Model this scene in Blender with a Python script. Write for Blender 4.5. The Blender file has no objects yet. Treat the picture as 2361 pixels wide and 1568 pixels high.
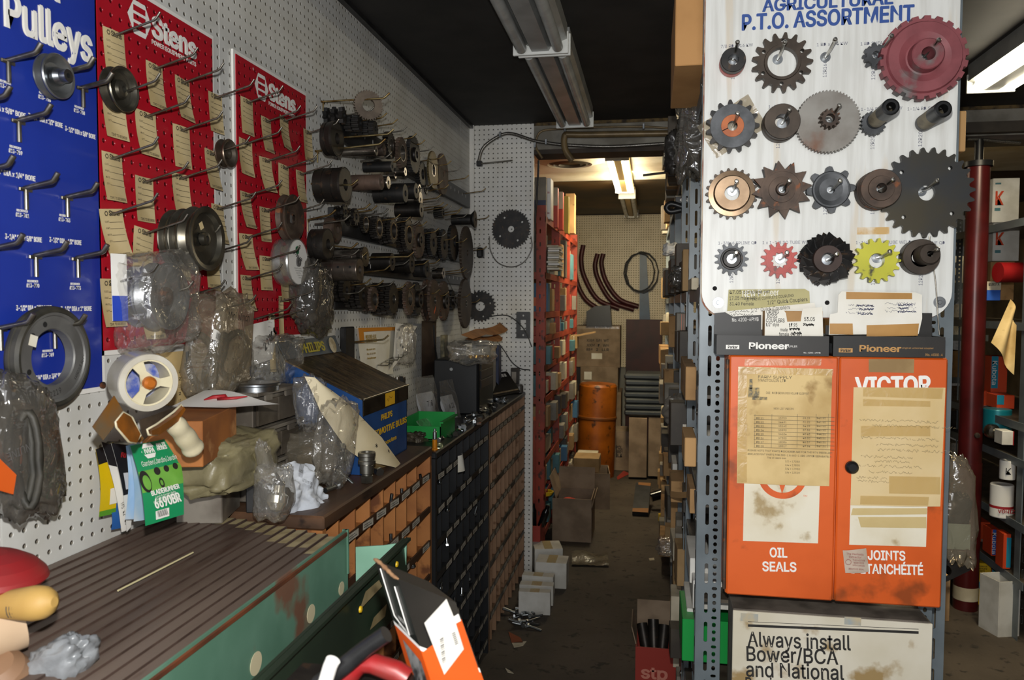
import bpy, math, random
from mathutils import Vector, Matrix, Euler, noise
from mathutils.geometry import tessellate_polygon
SC = bpy.context.scene
COL = SC.collection
RND = random.Random(7)
PI = math.pi
# ---------------------------------------------------------------- camera
F, CX, CY = 1800.0, 1180.5, 784.0
CAM = Vector((0, 0, 1.48))
def _axes(vx, vy, roll):
    y = Vector((vx - CX, CY - vy, -F)).normalized()
    u = Vector((math.sin(roll), math.cos(roll), 0)); u = (u - y * u.dot(y)).normalized()
    return y.cross(u), y, u
_x, _y, _u = _axes(1500, 702, .0115)
R3 = Matrix((_x, _y, _u))            # rows: world axes in camera space
cd = bpy.data.cameras.new('camera'); cam = bpy.data.objects.new('camera', cd); COL.objects.link(cam)
cam.matrix_world = Matrix.Translation(CAM) @ R3.to_4x4()
cd.sensor_width = 36; cd.lens = F / 2361 * 36; cd.clip_start = .05
cd.dof.use_dof = True; cd.dof.focus_distance = 2.1; cd.dof.aperture_fstop = 8
SC.camera = cam
# ---------------------------------------------------------------- exposure, world, flash
SC.view_settings.view_transform = 'Standard'; SC.view_settings.look = 'None'
SC.view_settings.gamma = 1; SC.view_settings.use_curve_mapping = False
SC.view_settings.exposure = 0.0
w = bpy.data.worlds.new('world'); SC.world = w; w.use_nodes = True
w.node_tree.nodes['Background'].inputs[0].default_value = (1, .93, .82, 1)
w.node_tree.nodes['Background'].inputs[1].default_value = .04
SC.cycles.use_denoising = True
SC.cycles.max_bounces = 7; SC.cycles.transparent_max_bounces = 16
SC.cycles.caustics_reflective = False; SC.cycles.caustics_refractive = False
SC.cycles.sample_clamp_indirect = 4
def lamp(name, kind, loc, energy, color=(1, 1, 1), size=.1, aim=None, **k):
    d = bpy.data.lights.new(name, kind); d.energy = energy; d.color = color
    if kind == 'AREA':
        d.shape = 'RECTANGLE'; d.size = size[0]; d.size_y = size[1]
    else: d.shadow_soft_size = size
    for a, v in k.items(): setattr(d, a, v)
    o = bpy.data.objects.new(name, d); COL.objects.link(o); o.location = loc
    if aim is not None: o.rotation_euler = (Vector(aim) - Vector(loc)).to_track_quat('-Z', 'Y').to_euler()
    return o
# the camera's own flash, a hand above the lens
lamp('camera_flash', 'SPOT', CAM + R3 @ Vector((0.0, .115, -.02)), 86, (1, .985, .95), .016,
     aim=CAM + R3 @ Vector((0, 0, -3)), spot_size=math.radians(125), spot_blend=.55)
# fluorescent tubes that are on (side and back have fixtures below; side_back is unseen)
lamp('tube_light_side', 'AREA', (1.42, 2.9, 2.30), 24, (1, .86, .58), (.18, 1.15), aim=(1.42, 2.9, 0))
lamp('tube_light_side_back', 'AREA', (2.1, 5.0, 2.35), 9, (1, .80, .46), (.18, 1.1), aim=(2.1, 5.0, 0))
lamp('tube_light_back', 'AREA', (-.20, 5.7, 2.32), 34, (1, .86, .56), (.16, 1.1), aim=(-.22, 7.9, .6))
lamp('fill_light_behind', 'AREA', (-.1, -1.42, 1.55), 32, (.97, .98, 1), (1.8, 1.3), aim=(-.1, 5, 1.4))  # added soft fill behind the camera to even the far walls, no window

# ---------------------------------------------------------------- pixel -> point on a real plane
def at(px, py, ax, v):
    d = R3 @ Vector(((px - CX) / F, (CY - py) / F, -1)); i = 'xyz'.index(ax)
    return CAM + d * ((v - CAM[i]) / d[i])
def depth(p): return -(R3.transposed() @ (Vector(p) - CAM)).z
def px2m(n, p): return n * depth(p) / F
REG = dict(r1=(0,0,3.92), r2=(0,400,3.92), r3=(0,750,3.92), r4=(0,1100,3.35), r5=(500,100,3.92), r6=(500,450,3.632), r7=(400,700,3.92), r8=(800,700,3.92),
 s1=(550,950,4.48), s2=(700,1200,3.935), s3=(1100,250,3.92), s4=(1180,500,4.481), s5=(1180,800,3.919), s6=(1100,1150,3.752), s7=(1100,0,4.293), s8=(1600,0,3.632),
 t1=(1600,360,3.632), t2=(1600,640,3.632), t3=(1600,980,3.632), t4=(1560,1250,2.9476), t5=(2100,0,3.92), t6=(2150,350,3.484), t7=(2150,750,3.92), t8=(2150,1100,3.92),
 u1=(1500,300,6.03), u2=(1500,550,6.03), u3=(1500,800,6.03), u4=(1500,1050,6.03), v1=(1215,380,6.03), v2=(1215,630,6.03), v3=(1215,880,4.9),
 w1=(720,200,7.84), w2=(700,370,7.84), w3=(880,300,8.71), w4=(700,470,8.71), w5=(900,450,9.225), w6=(730,560,8.713), w7=(900,570,7.838), w8=(200,1000,6.532), w9=(0,880,4.355),
 x1=(720,1300,5.85), x2=(850,1280,5.444), x3=(0,1250,4.93), x4=(980,1000,5.227), x5=(960,1250,4.93), x6=(1540,0,4.9), x7=(1480,1280,5.445), x8=(2190,200,7.128), f=(0,0,1))
def g(r, x, y, ax, v):
    a = REG[r]; return at(a[0] + x / a[2], a[1] + y / a[2], ax, v)

# ---------------------------------------------------------------- materials
def lin(h):
    if not isinstance(h, str): return (*h[:3], 1)
    c = [int(h[i:i+2], 16) / 255 for i in (0, 2, 4)]
    return tuple((x / 12.92 if x <= .04045 else ((x + .055) / 1.055) ** 2.4) for x in c) + (1,)
MATS = {}
def mat(name, c, rough=.55, metal=0.0, c2=None, scale=12.0, lo=.42, hi=.62, bump=0.0, bscale=60.0, emit=0.0, spec=.5, stretch=None, detail=5, c3=None, s3=90., alpha=1.0, coat=0.0):
    if name in MATS: return MATS[name]
    m = bpy.data.materials.new(name); m.use_nodes = True; nt = m.node_tree; N = nt.nodes; L = nt.links
    b = N['Principled BSDF']; b.inputs['Roughness'].default_value = rough; b.inputs['Metallic'].default_value = metal
    b.inputs['Specular IOR Level'].default_value = spec; b.inputs['Base Color'].default_value = lin(c)
    if coat: b.inputs['Coat Weight'].default_value = coat; b.inputs['Coat Roughness'].default_value = .15
    tc = N.new('ShaderNodeTexCoord'); src = tc.outputs['Object']
    if stretch:
        mp = N.new('ShaderNodeMapping'); mp.inputs['Scale'].default_value = stretch; L.new(src, mp.inputs['Vector']); src = mp.outputs['Vector']
    def noisy(sc, lo, hi, a, bcol):
        n = N.new('ShaderNodeTexNoise'); n.inputs['Scale'].default_value = sc; n.inputs['Detail'].default_value = detail; L.new(src, n.inputs['Vector'])
        r = N.new('ShaderNodeMapRange'); r.inputs['From Min'].default_value = lo; r.inputs['From Max'].default_value = hi; L.new(n.outputs['Fac'], r.inputs['Value'])
        x = N.new('ShaderNodeMix'); x.data_type = 'RGBA'; L.new(r.outputs['Result'], x.inputs['Factor'])
        if a is None or isinstance(a, tuple): x.inputs['A'].default_value = a
        else: L.new(a, x.inputs['A'])
        x.inputs['B'].default_value = bcol; return x.outputs['Result']
    out = lin(c)
    if c2: out = noisy(scale, lo, hi, out, lin(c2))
    if c3: out = noisy(s3, .6, .68, out, lin(c3))
    if c2 or c3: L.new(out, b.inputs['Base Color'])
    if bump:
        n = N.new('ShaderNodeTexNoise'); n.inputs['Scale'].default_value = bscale; n.inputs['Detail'].default_value = 4; L.new(src, n.inputs['Vector'])
        bp = N.new('ShaderNodeBump'); bp.inputs['Strength'].default_value = bump; bp.inputs['Distance'].default_value = .01
        L.new(n.outputs['Fac'], bp.inputs['Height']); L.new(bp.outputs['Normal'], b.inputs['Normal'])
    if emit: b.inputs['Emission Color'].default_value = lin(c); b.inputs['Emission Strength'].default_value = emit
    MATS[name] = m; return m
def pegmat(name, c, c2, axes, pitch=.0254, rad=.13, hole='3a3833', rough=.42, off=(.3, .4), scale=6., rim=.0):
    """painted perforated hardboard: a square grid of round dimpled holes"""
    m = mat(name, c, rough, 0, c2, scale, .45, .75); nt = m.node_tree; N = nt.nodes; L = nt.links; b = N['Principled BSDF']
    tc = N.new('ShaderNodeTexCoord'); sp = N.new('ShaderNodeSeparateXYZ'); L.new(tc.outputs['Object'], sp.inputs[0])
    def mth(op, a, v=None):
        n = N.new('ShaderNodeMath'); n.operation = op
        for i, q in enumerate((a, v)):
            if q is None: continue
            if isinstance(q, (int, float)): n.inputs[i].default_value = q
            else: L.new(q, n.inputs[i])
        return n.outputs[0]
    d = []
    for k, a in enumerate(axes):
        f = mth('FRACT', mth('ADD', mth('MULTIPLY', sp.outputs[a], 1 / pitch), off[k] + 1000)); d.append(mth('SUBTRACT', f, .5))
    r = mth('SQRT', mth('ADD', mth('MULTIPLY', d[0], d[0]), mth('MULTIPLY', d[1], d[1])))
    mr = N.new('ShaderNodeMapRange'); mr.inputs['From Min'].default_value = rad * .8; mr.inputs['From Max'].default_value = rad * 1.1; L.new(r, mr.inputs['Value'])
    old = b.inputs['Base Color'].links[0].from_socket
    x = N.new('ShaderNodeMix'); x.data_type = 'RGBA'; L.new(mr.outputs[0], x.inputs['Factor']); x.inputs['A'].default_value = lin(hole); L.new(old, x.inputs['B']); L.new(x.outputs['Result'], b.inputs['Base Color'])
    mb = N.new('ShaderNodeMapRange'); mb.inputs['From Min'].default_value = rad * .5; mb.inputs['From Max'].default_value = rad * 1.6; mb.interpolation_type = 'SMOOTHSTEP'; L.new(r, mb.inputs['Value'])
    bp = N.new('ShaderNodeBump'); bp.inputs['Strength'].default_value = 1.0; bp.inputs['Distance'].default_value = .0035
    L.new(mb.outputs[0], bp.inputs['Height']); L.new(bp.outputs['Normal'], b.inputs['Normal'])
    return m
def film(name, tint='ffffff', amount=.5, rough=.12, milk=.1, bump=.6, bscale=35., milkcol='b8b4a8'):
    """clear or dusty plastic film: see-through with sharp glints and a little milkiness"""
    if name in MATS: return MATS[name]
    m = bpy.data.materials.new(name); m.use_nodes = True; nt = m.node_tree; N = nt.nodes; L = nt.links; N.remove(N['Principled BSDF'])
    t = N.new('ShaderNodeBsdfTransparent'); t.inputs[0].default_value = lin(tint)
    gl = N.new('ShaderNodeBsdfGlossy'); gl.inputs['Roughness'].default_value = rough; gl.inputs[0].default_value = (1, 1, 1, 1)
    df = N.new('ShaderNodeBsdfDiffuse'); df.inputs[0].default_value = lin(milkcol)
    a = N.new('ShaderNodeMixShader'); a.inputs[0].default_value = milk; L.new(t.outputs[0], a.inputs[1]); L.new(df.outputs[0], a.inputs[2])
    fr = N.new('ShaderNodeLayerWeight'); fr.inputs[0].default_value = amount * .5
    mx = N.new('ShaderNodeMixShader'); L.new(fr.outputs['Facing'], mx.inputs[0]); L.new(a.outputs[0], mx.inputs[1]); L.new(gl.outputs[0], mx.inputs[2])
    mul = N.new('ShaderNodeMath'); mul.operation = 'MULTIPLY'; mul.inputs[1].default_value = .55; L.new(fr.outputs['Facing'], mul.inputs[0])
    ad = N.new('ShaderNodeMath'); ad.operation = 'ADD'; ad.inputs[1].default_value = .07; L.new(mul.outputs[0], ad.inputs[0]); L.new(ad.outputs[0], mx.inputs[0])
    n = N.new('ShaderNodeTexNoise'); n.inputs['Scale'].default_value = bscale; n.inputs['Detail'].default_value = 3; n.inputs['Distortion'].default_value = .8
    tc = N.new('ShaderNodeTexCoord'); L.new(tc.outputs['Object'], n.inputs['Vector'])
    bp = N.new('ShaderNodeBump'); bp.inputs['Strength'].default_value = bump; bp.inputs['Distance'].default_value = .02; L.new(n.outputs['Fac'], bp.inputs['Height'])
    L.new(bp.outputs['Normal'], gl.inputs['Normal']); L.new(bp.outputs['Normal'], fr.inputs['Normal'])
    L.new(mx.outputs[0], N['Material Output'].inputs['Surface']); MATS[name] = m; return m

# ---------------------------------------------------------------- mesh builder
def frame(o, r, u):
    """4x4 from origin, right and up directions (third axis = right x up)"""
    r = Vector(r).normalized(); u = Vector(u); u = (u - r * u.dot(r)).normalized(); n = r.cross(u)
    return Matrix(((r.x, u.x, n.x, o[0]), (r.y, u.y, n.y, o[1]), (r.z, u.z, n.z, o[2]), (0, 0, 0, 1)))
WALL = ((0, 1, 0), (0, 0, 1))     # right, up on the left wall (normal +X)
FRONT = ((1, 0, 0), (0, 0, 1))    # right, up on faces looking at -Y
WM = {}
_fonts = {}
try: FONT = bpy.data.fonts.load(bpy.utils.system_resource('DATAFILES') + '/fonts/Inter.woff2')
except Exception: FONT = None
CAPH = [0]
def glyphs(s):
    cu = bpy.data.curves.new('t', 'FONT'); cu.body = s; cu.size = 1; cu.font = FONT or cu.font; cu.resolution_u = 2; cu.offset = GB[0]
    o = bpy.data.objects.new('t', cu); COL.objects.link(o)
    me = o.to_mesh(); vs = [v.co.copy() for v in me.vertices]; fs = [tuple(p.vertices) for p in me.polygons]
    o.to_mesh_clear(); bpy.data.objects.remove(o); bpy.data.curves.remove(cu)
    return vs, fs
GB = [0.0]
class MB:
    def __init__(s): s.v = []; s.f = []; s.m = []; s.s = []
    def add(s, vs, fs, mi=0, sm=False):
        k = len(s.v); s.v += [Vector(p) for p in vs]
        for f in fs: s.f.append(tuple(i + k for i in f)); s.m.append(mi); s.s.append(sm)
        return s
    def box(s, c, d, rot=None, bev=0.0, mi=0):
        c = Vector(c); h = Vector(d) / 2; b = min(bev, h.x * .9, h.y * .9, h.z * .9)
        R = rot.to_matrix() if isinstance(rot, Euler) else (rot.to_3x3() if rot is not None else Matrix.Identity(3))
        if b <= 0:
            vs = [c + R @ Vector((h.x * x, h.y * y, h.z * z)) for x in (-1, 1) for y in (-1, 1) for z in (-1, 1)]
            return s.add(vs, [(0, 1, 3, 2), (4, 6, 7, 5), (0, 4, 5, 1), (2, 3, 7, 6), (0, 2, 6, 4), (1, 5, 7, 3)], mi)
        vs = []; ix = {}
        for x in (-1, 1):
            for y in (-1, 1):
                for z in (-1, 1):
                    for a in range(3):
                        p = Vector((x * h.x, y * h.y, z * h.z)); q = (x, y, z)
                        for t in range(3):
                            if t != a: p[t] -= q[t] * b
                        ix[(x, y, z, a)] = len(vs); vs.append(c + R @ p)
        fs = []
        for a in range(3):
            o1, o2 = (a + 1) % 3, (a + 2) % 3
            for sg in (-1, 1):
                q = []
                for i, j in ((-1, -1), (1, -1), (1, 1), (-1, 1)):
                    k = [0, 0, 0]; k[a] = sg; k[o1] = i; k[o2] = j; q.append(ix[(*k, a)])
                fs.append(tuple(q if sg > 0 else q[::-1]))
            for i in (-1, 1):
                for j in (-1, 1):
                    q = []
                    for sg in (-1, 1):
                        k = [0, 0, 0]; k[a] = sg; k[o1] = i; k[o2] = j; q.append((ix[(*k, o1)], ix[(*k, o2)]))
                    f = (q[0][0], q[1][0], q[1][1], q[0][1]); fs.append(f if i * j > 0 else f[::-1])
        for x in (-1, 1):
            for y in (-1, 1):
                for z in (-1, 1):
                    t = tuple(ix[(x, y, z, a)] for a in range(3)); fs.append(t if x * y * z > 0 else t[::-1])
        return s.add(vs, fs, mi)
    def cyl(s, p0, p1, r0, r1=None, n=20, mi=0, caps=True, sm=True):
        p0, p1 = Vector(p0), Vector(p1); r1 = r0 if r1 is None else r1; d = (p1 - p0).normalized()
        a = d.orthogonal().normalized(); b = d.cross(a)
        ring = lambda p, r: [p + (a * math.cos(2 * PI * i / n) + b * math.sin(2 * PI * i / n)) * r for i in range(n)]
        s.add(ring(p0, r0) + ring(p1, r1), [(i, (i + 1) % n, n + (i + 1) % n, n + i) for i in range(n)], mi, sm)
        if caps: s.add(ring(p0, r0), [tuple(range(n))[::-1]], mi); s.add(ring(p1, r1), [tuple(range(n))], mi)
        return s
    def lathe(s, prof, o, ax, n=28, mi=0, sm=True):
        """prof: (radius, height along ax); sharp rings by repeating points"""
        o = Vector(o); d = Vector(ax).normalized(); a = d.orthogonal().normalized(); b = d.cross(a)
        for (ra, ha), (rb, hb) in zip(prof, prof[1:]):
            if abs(ra - rb) + abs(ha - hb) < 1e-9: continue
            vs = []
            for r, h in ((ra, ha), (rb, hb)):
                vs += [o + d * h + (a * math.cos(2 * PI * i / n) + b * math.sin(2 * PI * i / n)) * max(r, 1e-5) for i in range(n)]
            s.add(vs, [(i, (i + 1) % n, n + (i + 1) % n, n + i) for i in range(n)], mi, sm)
        return s
    def tube(s, pts, r, n=8, mi=0, closed=False):
        pts = [Vector(p) for p in pts]; m = len(pts); vs = []; up = None
        for i, p in enumerate(pts):
            q0 = pts[i - 1] if (i or closed) else p; q1 = pts[(i + 1) % m] if (i < m - 1 or closed) else p
            d = (q1 - q0).normalized()
            a = d.orthogonal().normalized() if up is None else (up - d * up.dot(d)).normalized()
            up = a; b = d.cross(a); rr = r[i] if isinstance(r, (list, tuple)) else r
            vs += [p + (a * math.cos(2 * PI * k / n) + b * math.sin(2 * PI * k / n)) * rr for k in range(n)]
        fs = [(i * n + k, i * n + (k + 1) % n, ((i + 1) % m) * n + (k + 1) % n, ((i + 1) % m) * n + k) for i in range(m if closed else m - 1) for k in range(n)]
        s.add(vs, fs, mi, True)
        if not closed: s.add(vs[:n], [tuple(range(n))[::-1]], mi); s.add(vs[-n:], [tuple(range(n))], mi)
        return s
    def prism(s, M, outer, th, holes=(), mi=0, side=None, back=True):
        """outline (2D) in the frame M's xy, extruded th along its z, with through holes"""
        loops = [[Vector((x, y, 0)) for x, y in outer]] + [[Vector((x, y, 0)) for x, y in h] for h in holes]
        flat = [p for l in loops for p in l]; tri = tessellate_polygon(loops); n = len(flat)
        top = [M @ Vector((p.x, p.y, th)) for p in flat]; bot = [M @ p for p in flat]
        T = []
        for t in tri:
            a, b, c = (flat[i] for i in t); T.append(t if (b - a).cross(c - a).z > 0 else (t[0], t[2], t[1]))
        s.add(top, T, mi)
        if th and back: s.add(bot, [t[::-1] for t in T], mi)
        if th:
            k = 0
            for li, l in enumerate(loops):
                m = len(l); ar = sum(l[i].x * l[(i + 1) % m].y - l[(i + 1) % m].x * l[i].y for i in range(m)); rev = (ar > 0) != (li == 0)
                for i in range(m):
                    j = (i + 1) % m; f = (0, 1, 3, 2); vs = [bot[k + i], bot[k + j], top[k + i], top[k + j]]
                    s.add(vs, [f[::-1] if rev else f], mi if side is None else side)
                k += m
        return s
    def sheet(s, fn, nu, nv, mi=0, sm=True):
        vs = [fn(i / nu, j / nv) for j in range(nv + 1) for i in range(nu + 1)]
        return s.add(vs, [(j * (nu + 1) + i, j * (nu + 1) + i + 1, (j + 1) * (nu + 1) + i + 1, (j + 1) * (nu + 1) + i) for j in range(nv) for i in range(nu)], mi, sm)
    def text(s, t, M, h=None, w=None, mi=0, bold=0.0, al='L', squeeze=None):
        """lettering in the frame M (xy), cap height h, optional overall width w"""
        GB[0] = min(bold, .012); key = (t, GB[0])
        if not CAPH[0]: GB[0] = 0; CAPH[0] = max(v.y for v in glyphs('H')[0]); GB[0] = min(bold, .012)
        if key not in _fonts: _fonts[key] = glyphs(t)
        vs, fs = _fonts[key]
        if not vs: return s
        x0 = min(v.x for v in vs); x1 = max(v.x for v in vs); ys = h / CAPH[0] if h else 1
        xs = ys if w is None else w / (x1 - x0)
        if h is None: ys = xs
        dx = {'L': -x0, 'C': -(x0 + x1) / 2, 'R': -x1}[al]
        k = max(0, bold - .012) * .85
        for i, (ox, oy) in enumerate(((0, 0),) if k <= 0 else ((-k, 0), (k, 0), (0, k * .6), (0, -k * .6))): s.add([M @ Vector(((v.x + dx + ox) * xs, (v.y + oy) * ys, i * max(.00015, ys * .01))) for v in vs], fs, mi)
        return s
    def rect(s, M, x0, y0, x1, y1, mi=0, th=0.0):
        return s.prism(M, [(x0, y0), (x1, y0), (x1, y1), (x0, y1)], th, mi=mi) if th else s.add([M @ Vector(p) for p in ((x0, y0, 0), (x1, y0, 0), (x1, y1, 0), (x0, y1, 0))], [(0, 1, 2, 3)], mi)
    def scrib(s, M, x0, y0, w, h, mi=0, seed=0, t=.0006):
        """a line of handwriting-like strokes"""
        r = random.Random(seed); x = x0; pts = []
        while x < x0 + w:
            pts.append((x, y0 + r.uniform(0, h))); x += h * r.uniform(.15, .5)
        for (a, b), (c, d) in zip(pts, pts[1:]):
            if r.random() < .12: continue
            n = Vector((b - d, c - a)).normalized() * t / 2
            s.add([M @ Vector(p) for p in ((a - n.x, b - n.y, 0), (c - n.x, d - n.y, 0), (c + n.x, d + n.y, 0), (a + n.x, b + n.y, 0))], [(0, 1, 2, 3)], mi)
        return s
    def build(s, name, mats, parent=None, world=True, base=None, th=0.0, sub=0):
        me = bpy.data.meshes.new(name)
        if parent is None:
            if base is None:
                base = Vector((sum(min(v[i] for v in s.v) + max(v[i] for v in s.v) for _ in (0,)) / 2 for i in range(3))); base.z = min(v.z for v in s.v)
            B = Matrix.Translation(base); inv = B.inverted()
        else: inv = WM[parent.name].inverted() if world else Matrix.Identity(4); B = WM[parent.name]
        me.from_pydata([tuple(inv @ v) for v in s.v], [], s.f)
        for m in (mats if isinstance(mats, (list, tuple)) else [mats]): me.materials.append(m)
        me.polygons.foreach_set('material_index', s.m); me.polygons.foreach_set('use_smooth', s.s); me.update()
        o = bpy.data.objects.new(name, me); COL.objects.link(o)
        if parent is None: o.location = base
        else: o.parent = parent
        WM[o.name] = B.copy()
        if th: q = o.modifiers.new('solid', 'SOLIDIFY'); q.thickness = th; q.offset = 0
        if sub: q = o.modifiers.new('sub', 'SUBSURF'); q.levels = sub; q.render_levels = sub
        return o
def tag(o, label=None, cat=None, group=None, kind=None):
    if label: o['label'] = label
    if cat: o['category'] = cat
    if group: o['group'] = group
    if kind: o['kind'] = kind
    return o
def thing(name, label, cat, loc, group=None, M=None):
    o = bpy.data.objects.new(name, None); COL.objects.link(o); o.empty_display_size = .05
    m = Matrix.Translation(Vector(loc)) if M is None else M
    o.matrix_world = m; WM[o.name] = m.copy(); return tag(o, label, cat, group)
def solo(mb, name, mats, label, cat, group=None, **k): return tag(mb.build(name, mats, **k), label, cat, group)
def struct(mb, name, mats, **k): return tag(mb.build(name, mats, **k), kind='structure')
KIDS = {}
def dup(o, loc, label=None, group=None, rot=None, scale=None):
    c = o.copy(); COL.objects.link(c); c.location = loc
    if rot is not None: c.rotation_euler = rot
    if scale: c.scale = (scale,) * 3
    if label: c['label'] = label
    if group: c['group'] = group
    def kids(a, b):
        for ch in a.children:
            d = ch.copy(); COL.objects.link(d); d.parent = b; kids(ch, d)
    kids(o, c); return c
def circ(r, n=24, x=0, y=0, ph=0): return [(x + r * math.cos(2 * PI * i / n + ph), y + r * math.sin(2 * PI * i / n + ph)) for i in range(n)]
def gear(R, n, tip=.35, root=.86, ph=0.0, kind='sprocket'):
    pts = []
    for i in range(n):
        a = 2 * PI * (i + ph) / n; p = 2 * PI / n
        if kind == 'sprocket': q = ((-.5, root), (-.32, root * 1.02), (-.12, .985), (0, 1), (.12, .985), (.32, root * 1.02))
        elif kind == 'square': q = ((-.5, root), (-.3, root), (-.26, 1), (.26, 1), (.3, root))
        elif kind == 'star': q = ((-.5, root), (0, 1))
        elif kind == 'saw': q = ((-.5, root), (.35, 1), (.42, root))
        elif kind == 'lobe': q = ((-.5, root), (-.36, root * 1.0), (-.22, .86), (-.14, .97), (0, 1), (.14, .97), (.22, .86), (.36, root))
        else: q = ((-.5, root), (-.25, root), (-.15, 1), (.15, 1), (.25, root))
        for t, r in q: pts.append((R * r * math.cos(a + t * p), R * r * math.sin(a + t * p)))
    return pts
def bag_mesh(mb, c, ax, ay, az, seed=0, nu=40, nv=30, crush=.18, pw=.6, mi=0, freq=6.0):
    """crumpled pillow shape: half axes ax, ay, az (vectors) about c"""
    c, ax, ay, az = Vector(c), Vector(ax), Vector(ay), Vector(az); o = Vector((seed * 3.1, seed * 1.7, seed))
    sg = lambda t, p: math.copysign(abs(t) ** p, t)
    def fn(u, v):
        th = 2 * PI * u; ph = PI * (v - .5)
        x = sg(math.cos(ph), pw) * sg(math.cos(th), pw); y = sg(math.cos(ph), pw) * sg(math.sin(th), pw); z = sg(math.sin(ph), pw)
        q = Vector((x, y, z)); k = 1 + crush * (noise.noise(q * freq * .3 + o) + .55 * (1 - 2.2 * abs(noise.noise(q * freq * .55 + o))) + .25 * (1 - 2 * abs(noise.noise(q * freq * 1.3 + o))) - .35)
        return c + (ax * x + ay * y + az * z) * k
    return mb.sheet(fn, max(nu, 40), max(nv, 30), mi)
def crumple(mb, M, w, h, amp, seed=0, nu=16, nv=16, mi=0, curl=0.0, freq=2.2):
    o = Vector((seed * 2.3, seed, 0))
    def fn(u, v):
        x, y = (u - .5) * w, (v - .5) * h; z = amp * noise.noise(Vector((u * freq, v * freq, 0)) + o) + amp * .5 * abs(noise.noise(Vector((u * freq * 2.7, v * freq * 2.7, 4)) + o)) + curl * ((u - .5) ** 2 + .6 * (v - .5) ** 2)
        return M @ Vector((x, y, z))
    return mb.sheet(fn, nu, nv, mi)
def bez(pts, n=8):
    """smooth polyline through points (Catmull-Rom)"""
    P = [Vector(p) for p in pts]; P = [P[0] * 2 - P[1]] + P + [P[-1] * 2 - P[-2]]; out = []
    for i in range(1, len(P) - 2):
        for k in range(n):
            t = k / n; a, b, c, d = P[i - 1:i + 3]
            out.append(.5 * ((2 * b) + (c - a) * t + (2 * a - 5 * b + 4 * c - d) * t * t + (3 * b - a - 3 * c + d) * t ** 3))
    out.append(P[-2]); return out
# ---------------------------------------------------------------- common materials
m_peg = pegmat('white_pegboard', 'd3d3cf', 'bebcb4', (1, 2), hole='8d877b', rad=.12)
m_pegend = pegmat('white_pegboard_end', 'e6e5e0', 'd2cec3', (0, 2), rad=.115, hole='33312d')
m_pegback = pegmat('tan_pegboard', 'd2c3a4', 'bfae8c', (0, 2), rad=.15, hole='54462f')
m_floor = mat('floor', '40382f', .75, 0, '554b40', 3.2, .35, .65, .25, 45, c3='2a241f', s3=24)
m_black = mat('ceiling_black', '1d1c1b', .75, 0, '2a2826', 5)
m_cream = mat('ceiling_cream', 'e9e4cf', .7, 0, 'cfc6aa', 3)
m_dkceil = mat('ceiling_stained', '3a2e1c', .6, 0, '63491f', 1.5)
m_concrete = mat('header_plaster', '98958d', .8, 0, '77736a', 6, bump=.15)
m_steel = mat('bright_steel', 'b9b6ae', .28, 1, '8d8a82', 30)
m_wire = mat('hook_wire', '8f8b82', .33, .9, '6f6a60', 40)
m_brasswire = mat('yellowed_wire', '9a8a62', .35, .9, '7a5f36', 40)
m_zinc = mat('zinc', 'c4c8cc', .3, 1, '9aa0a6', 25)
m_iron = mat('black_iron', '262626', .5, .5, '353230', 22, c3='4a3c30', s3=60)
m_rust = mat('rusty_iron', '5b4b40', .6, .45, '3e332c', 18, c3='7a4a2e', s3=50)
m_dark = mat('black_paint', '1a1a1b', .4, 0, '2a2a2b', 15)
m_white = mat('white_paint', 'eceae4', .5)
m_paper = mat('paper', 'e9e6dc', .8, 0, 'd8d2c0', 6)
m_old = mat('aged_paper', 'd8bd86', .75, 0, 'b99a62', 7, c3='9a7a48', s3=12)
m_kraft = mat('tag_paper', 'cdb98c', .85, 0, 'bca676', 9)
m_card = mat('cardboard', 'b08a5c', .85, 0, '97744b', 8, c3='7c5d3b', s3=16)
m_card2 = mat('cardboard_grey', '94806a', .85, 0, '7d6a56', 8)
m_ink = mat('ink', '23211f', .6)
m_greyink = mat('grey_ink', '5c5a58', .7)
m_blueink = mat('blue_ink', '2f4f94', .6)
m_orange = mat('orange_enamel', 'd95f22', .42, 0, 'c85419', 5, c3='8f4116', s3=9)
m_red = mat('red_paint', 'a8242a', .45, 0, '931d23', 8)
m_green = mat('green_plastic', '18913f', .4)
m_yellow = mat('yellow', 'e0b81e', .5)
m_film = film('clear_film', 'fdfcfa', .5, .09, .10, .7, 17, milkcol='d8d5cd')
m_dusty = film('dusty_film', 'f1e9dc', .5, .12, .24, .7, 15, milkcol='a89f8c')
m_smoke = film('smoky_film', 'c4bfb6', .5, .1, .24, .7, 15, milkcol='7d7a74')
m_tape = film('sticky_tape', 'fbf1d6', .25, .25, .2, .1, milkcol='e6d3a0')
m_grey = mat('grey_paint', '6c757a', .42, .15, '5f686d', 9)
m_hole = mat('dark_gap', '0c0b0b', .9)
XW = -.97
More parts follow.
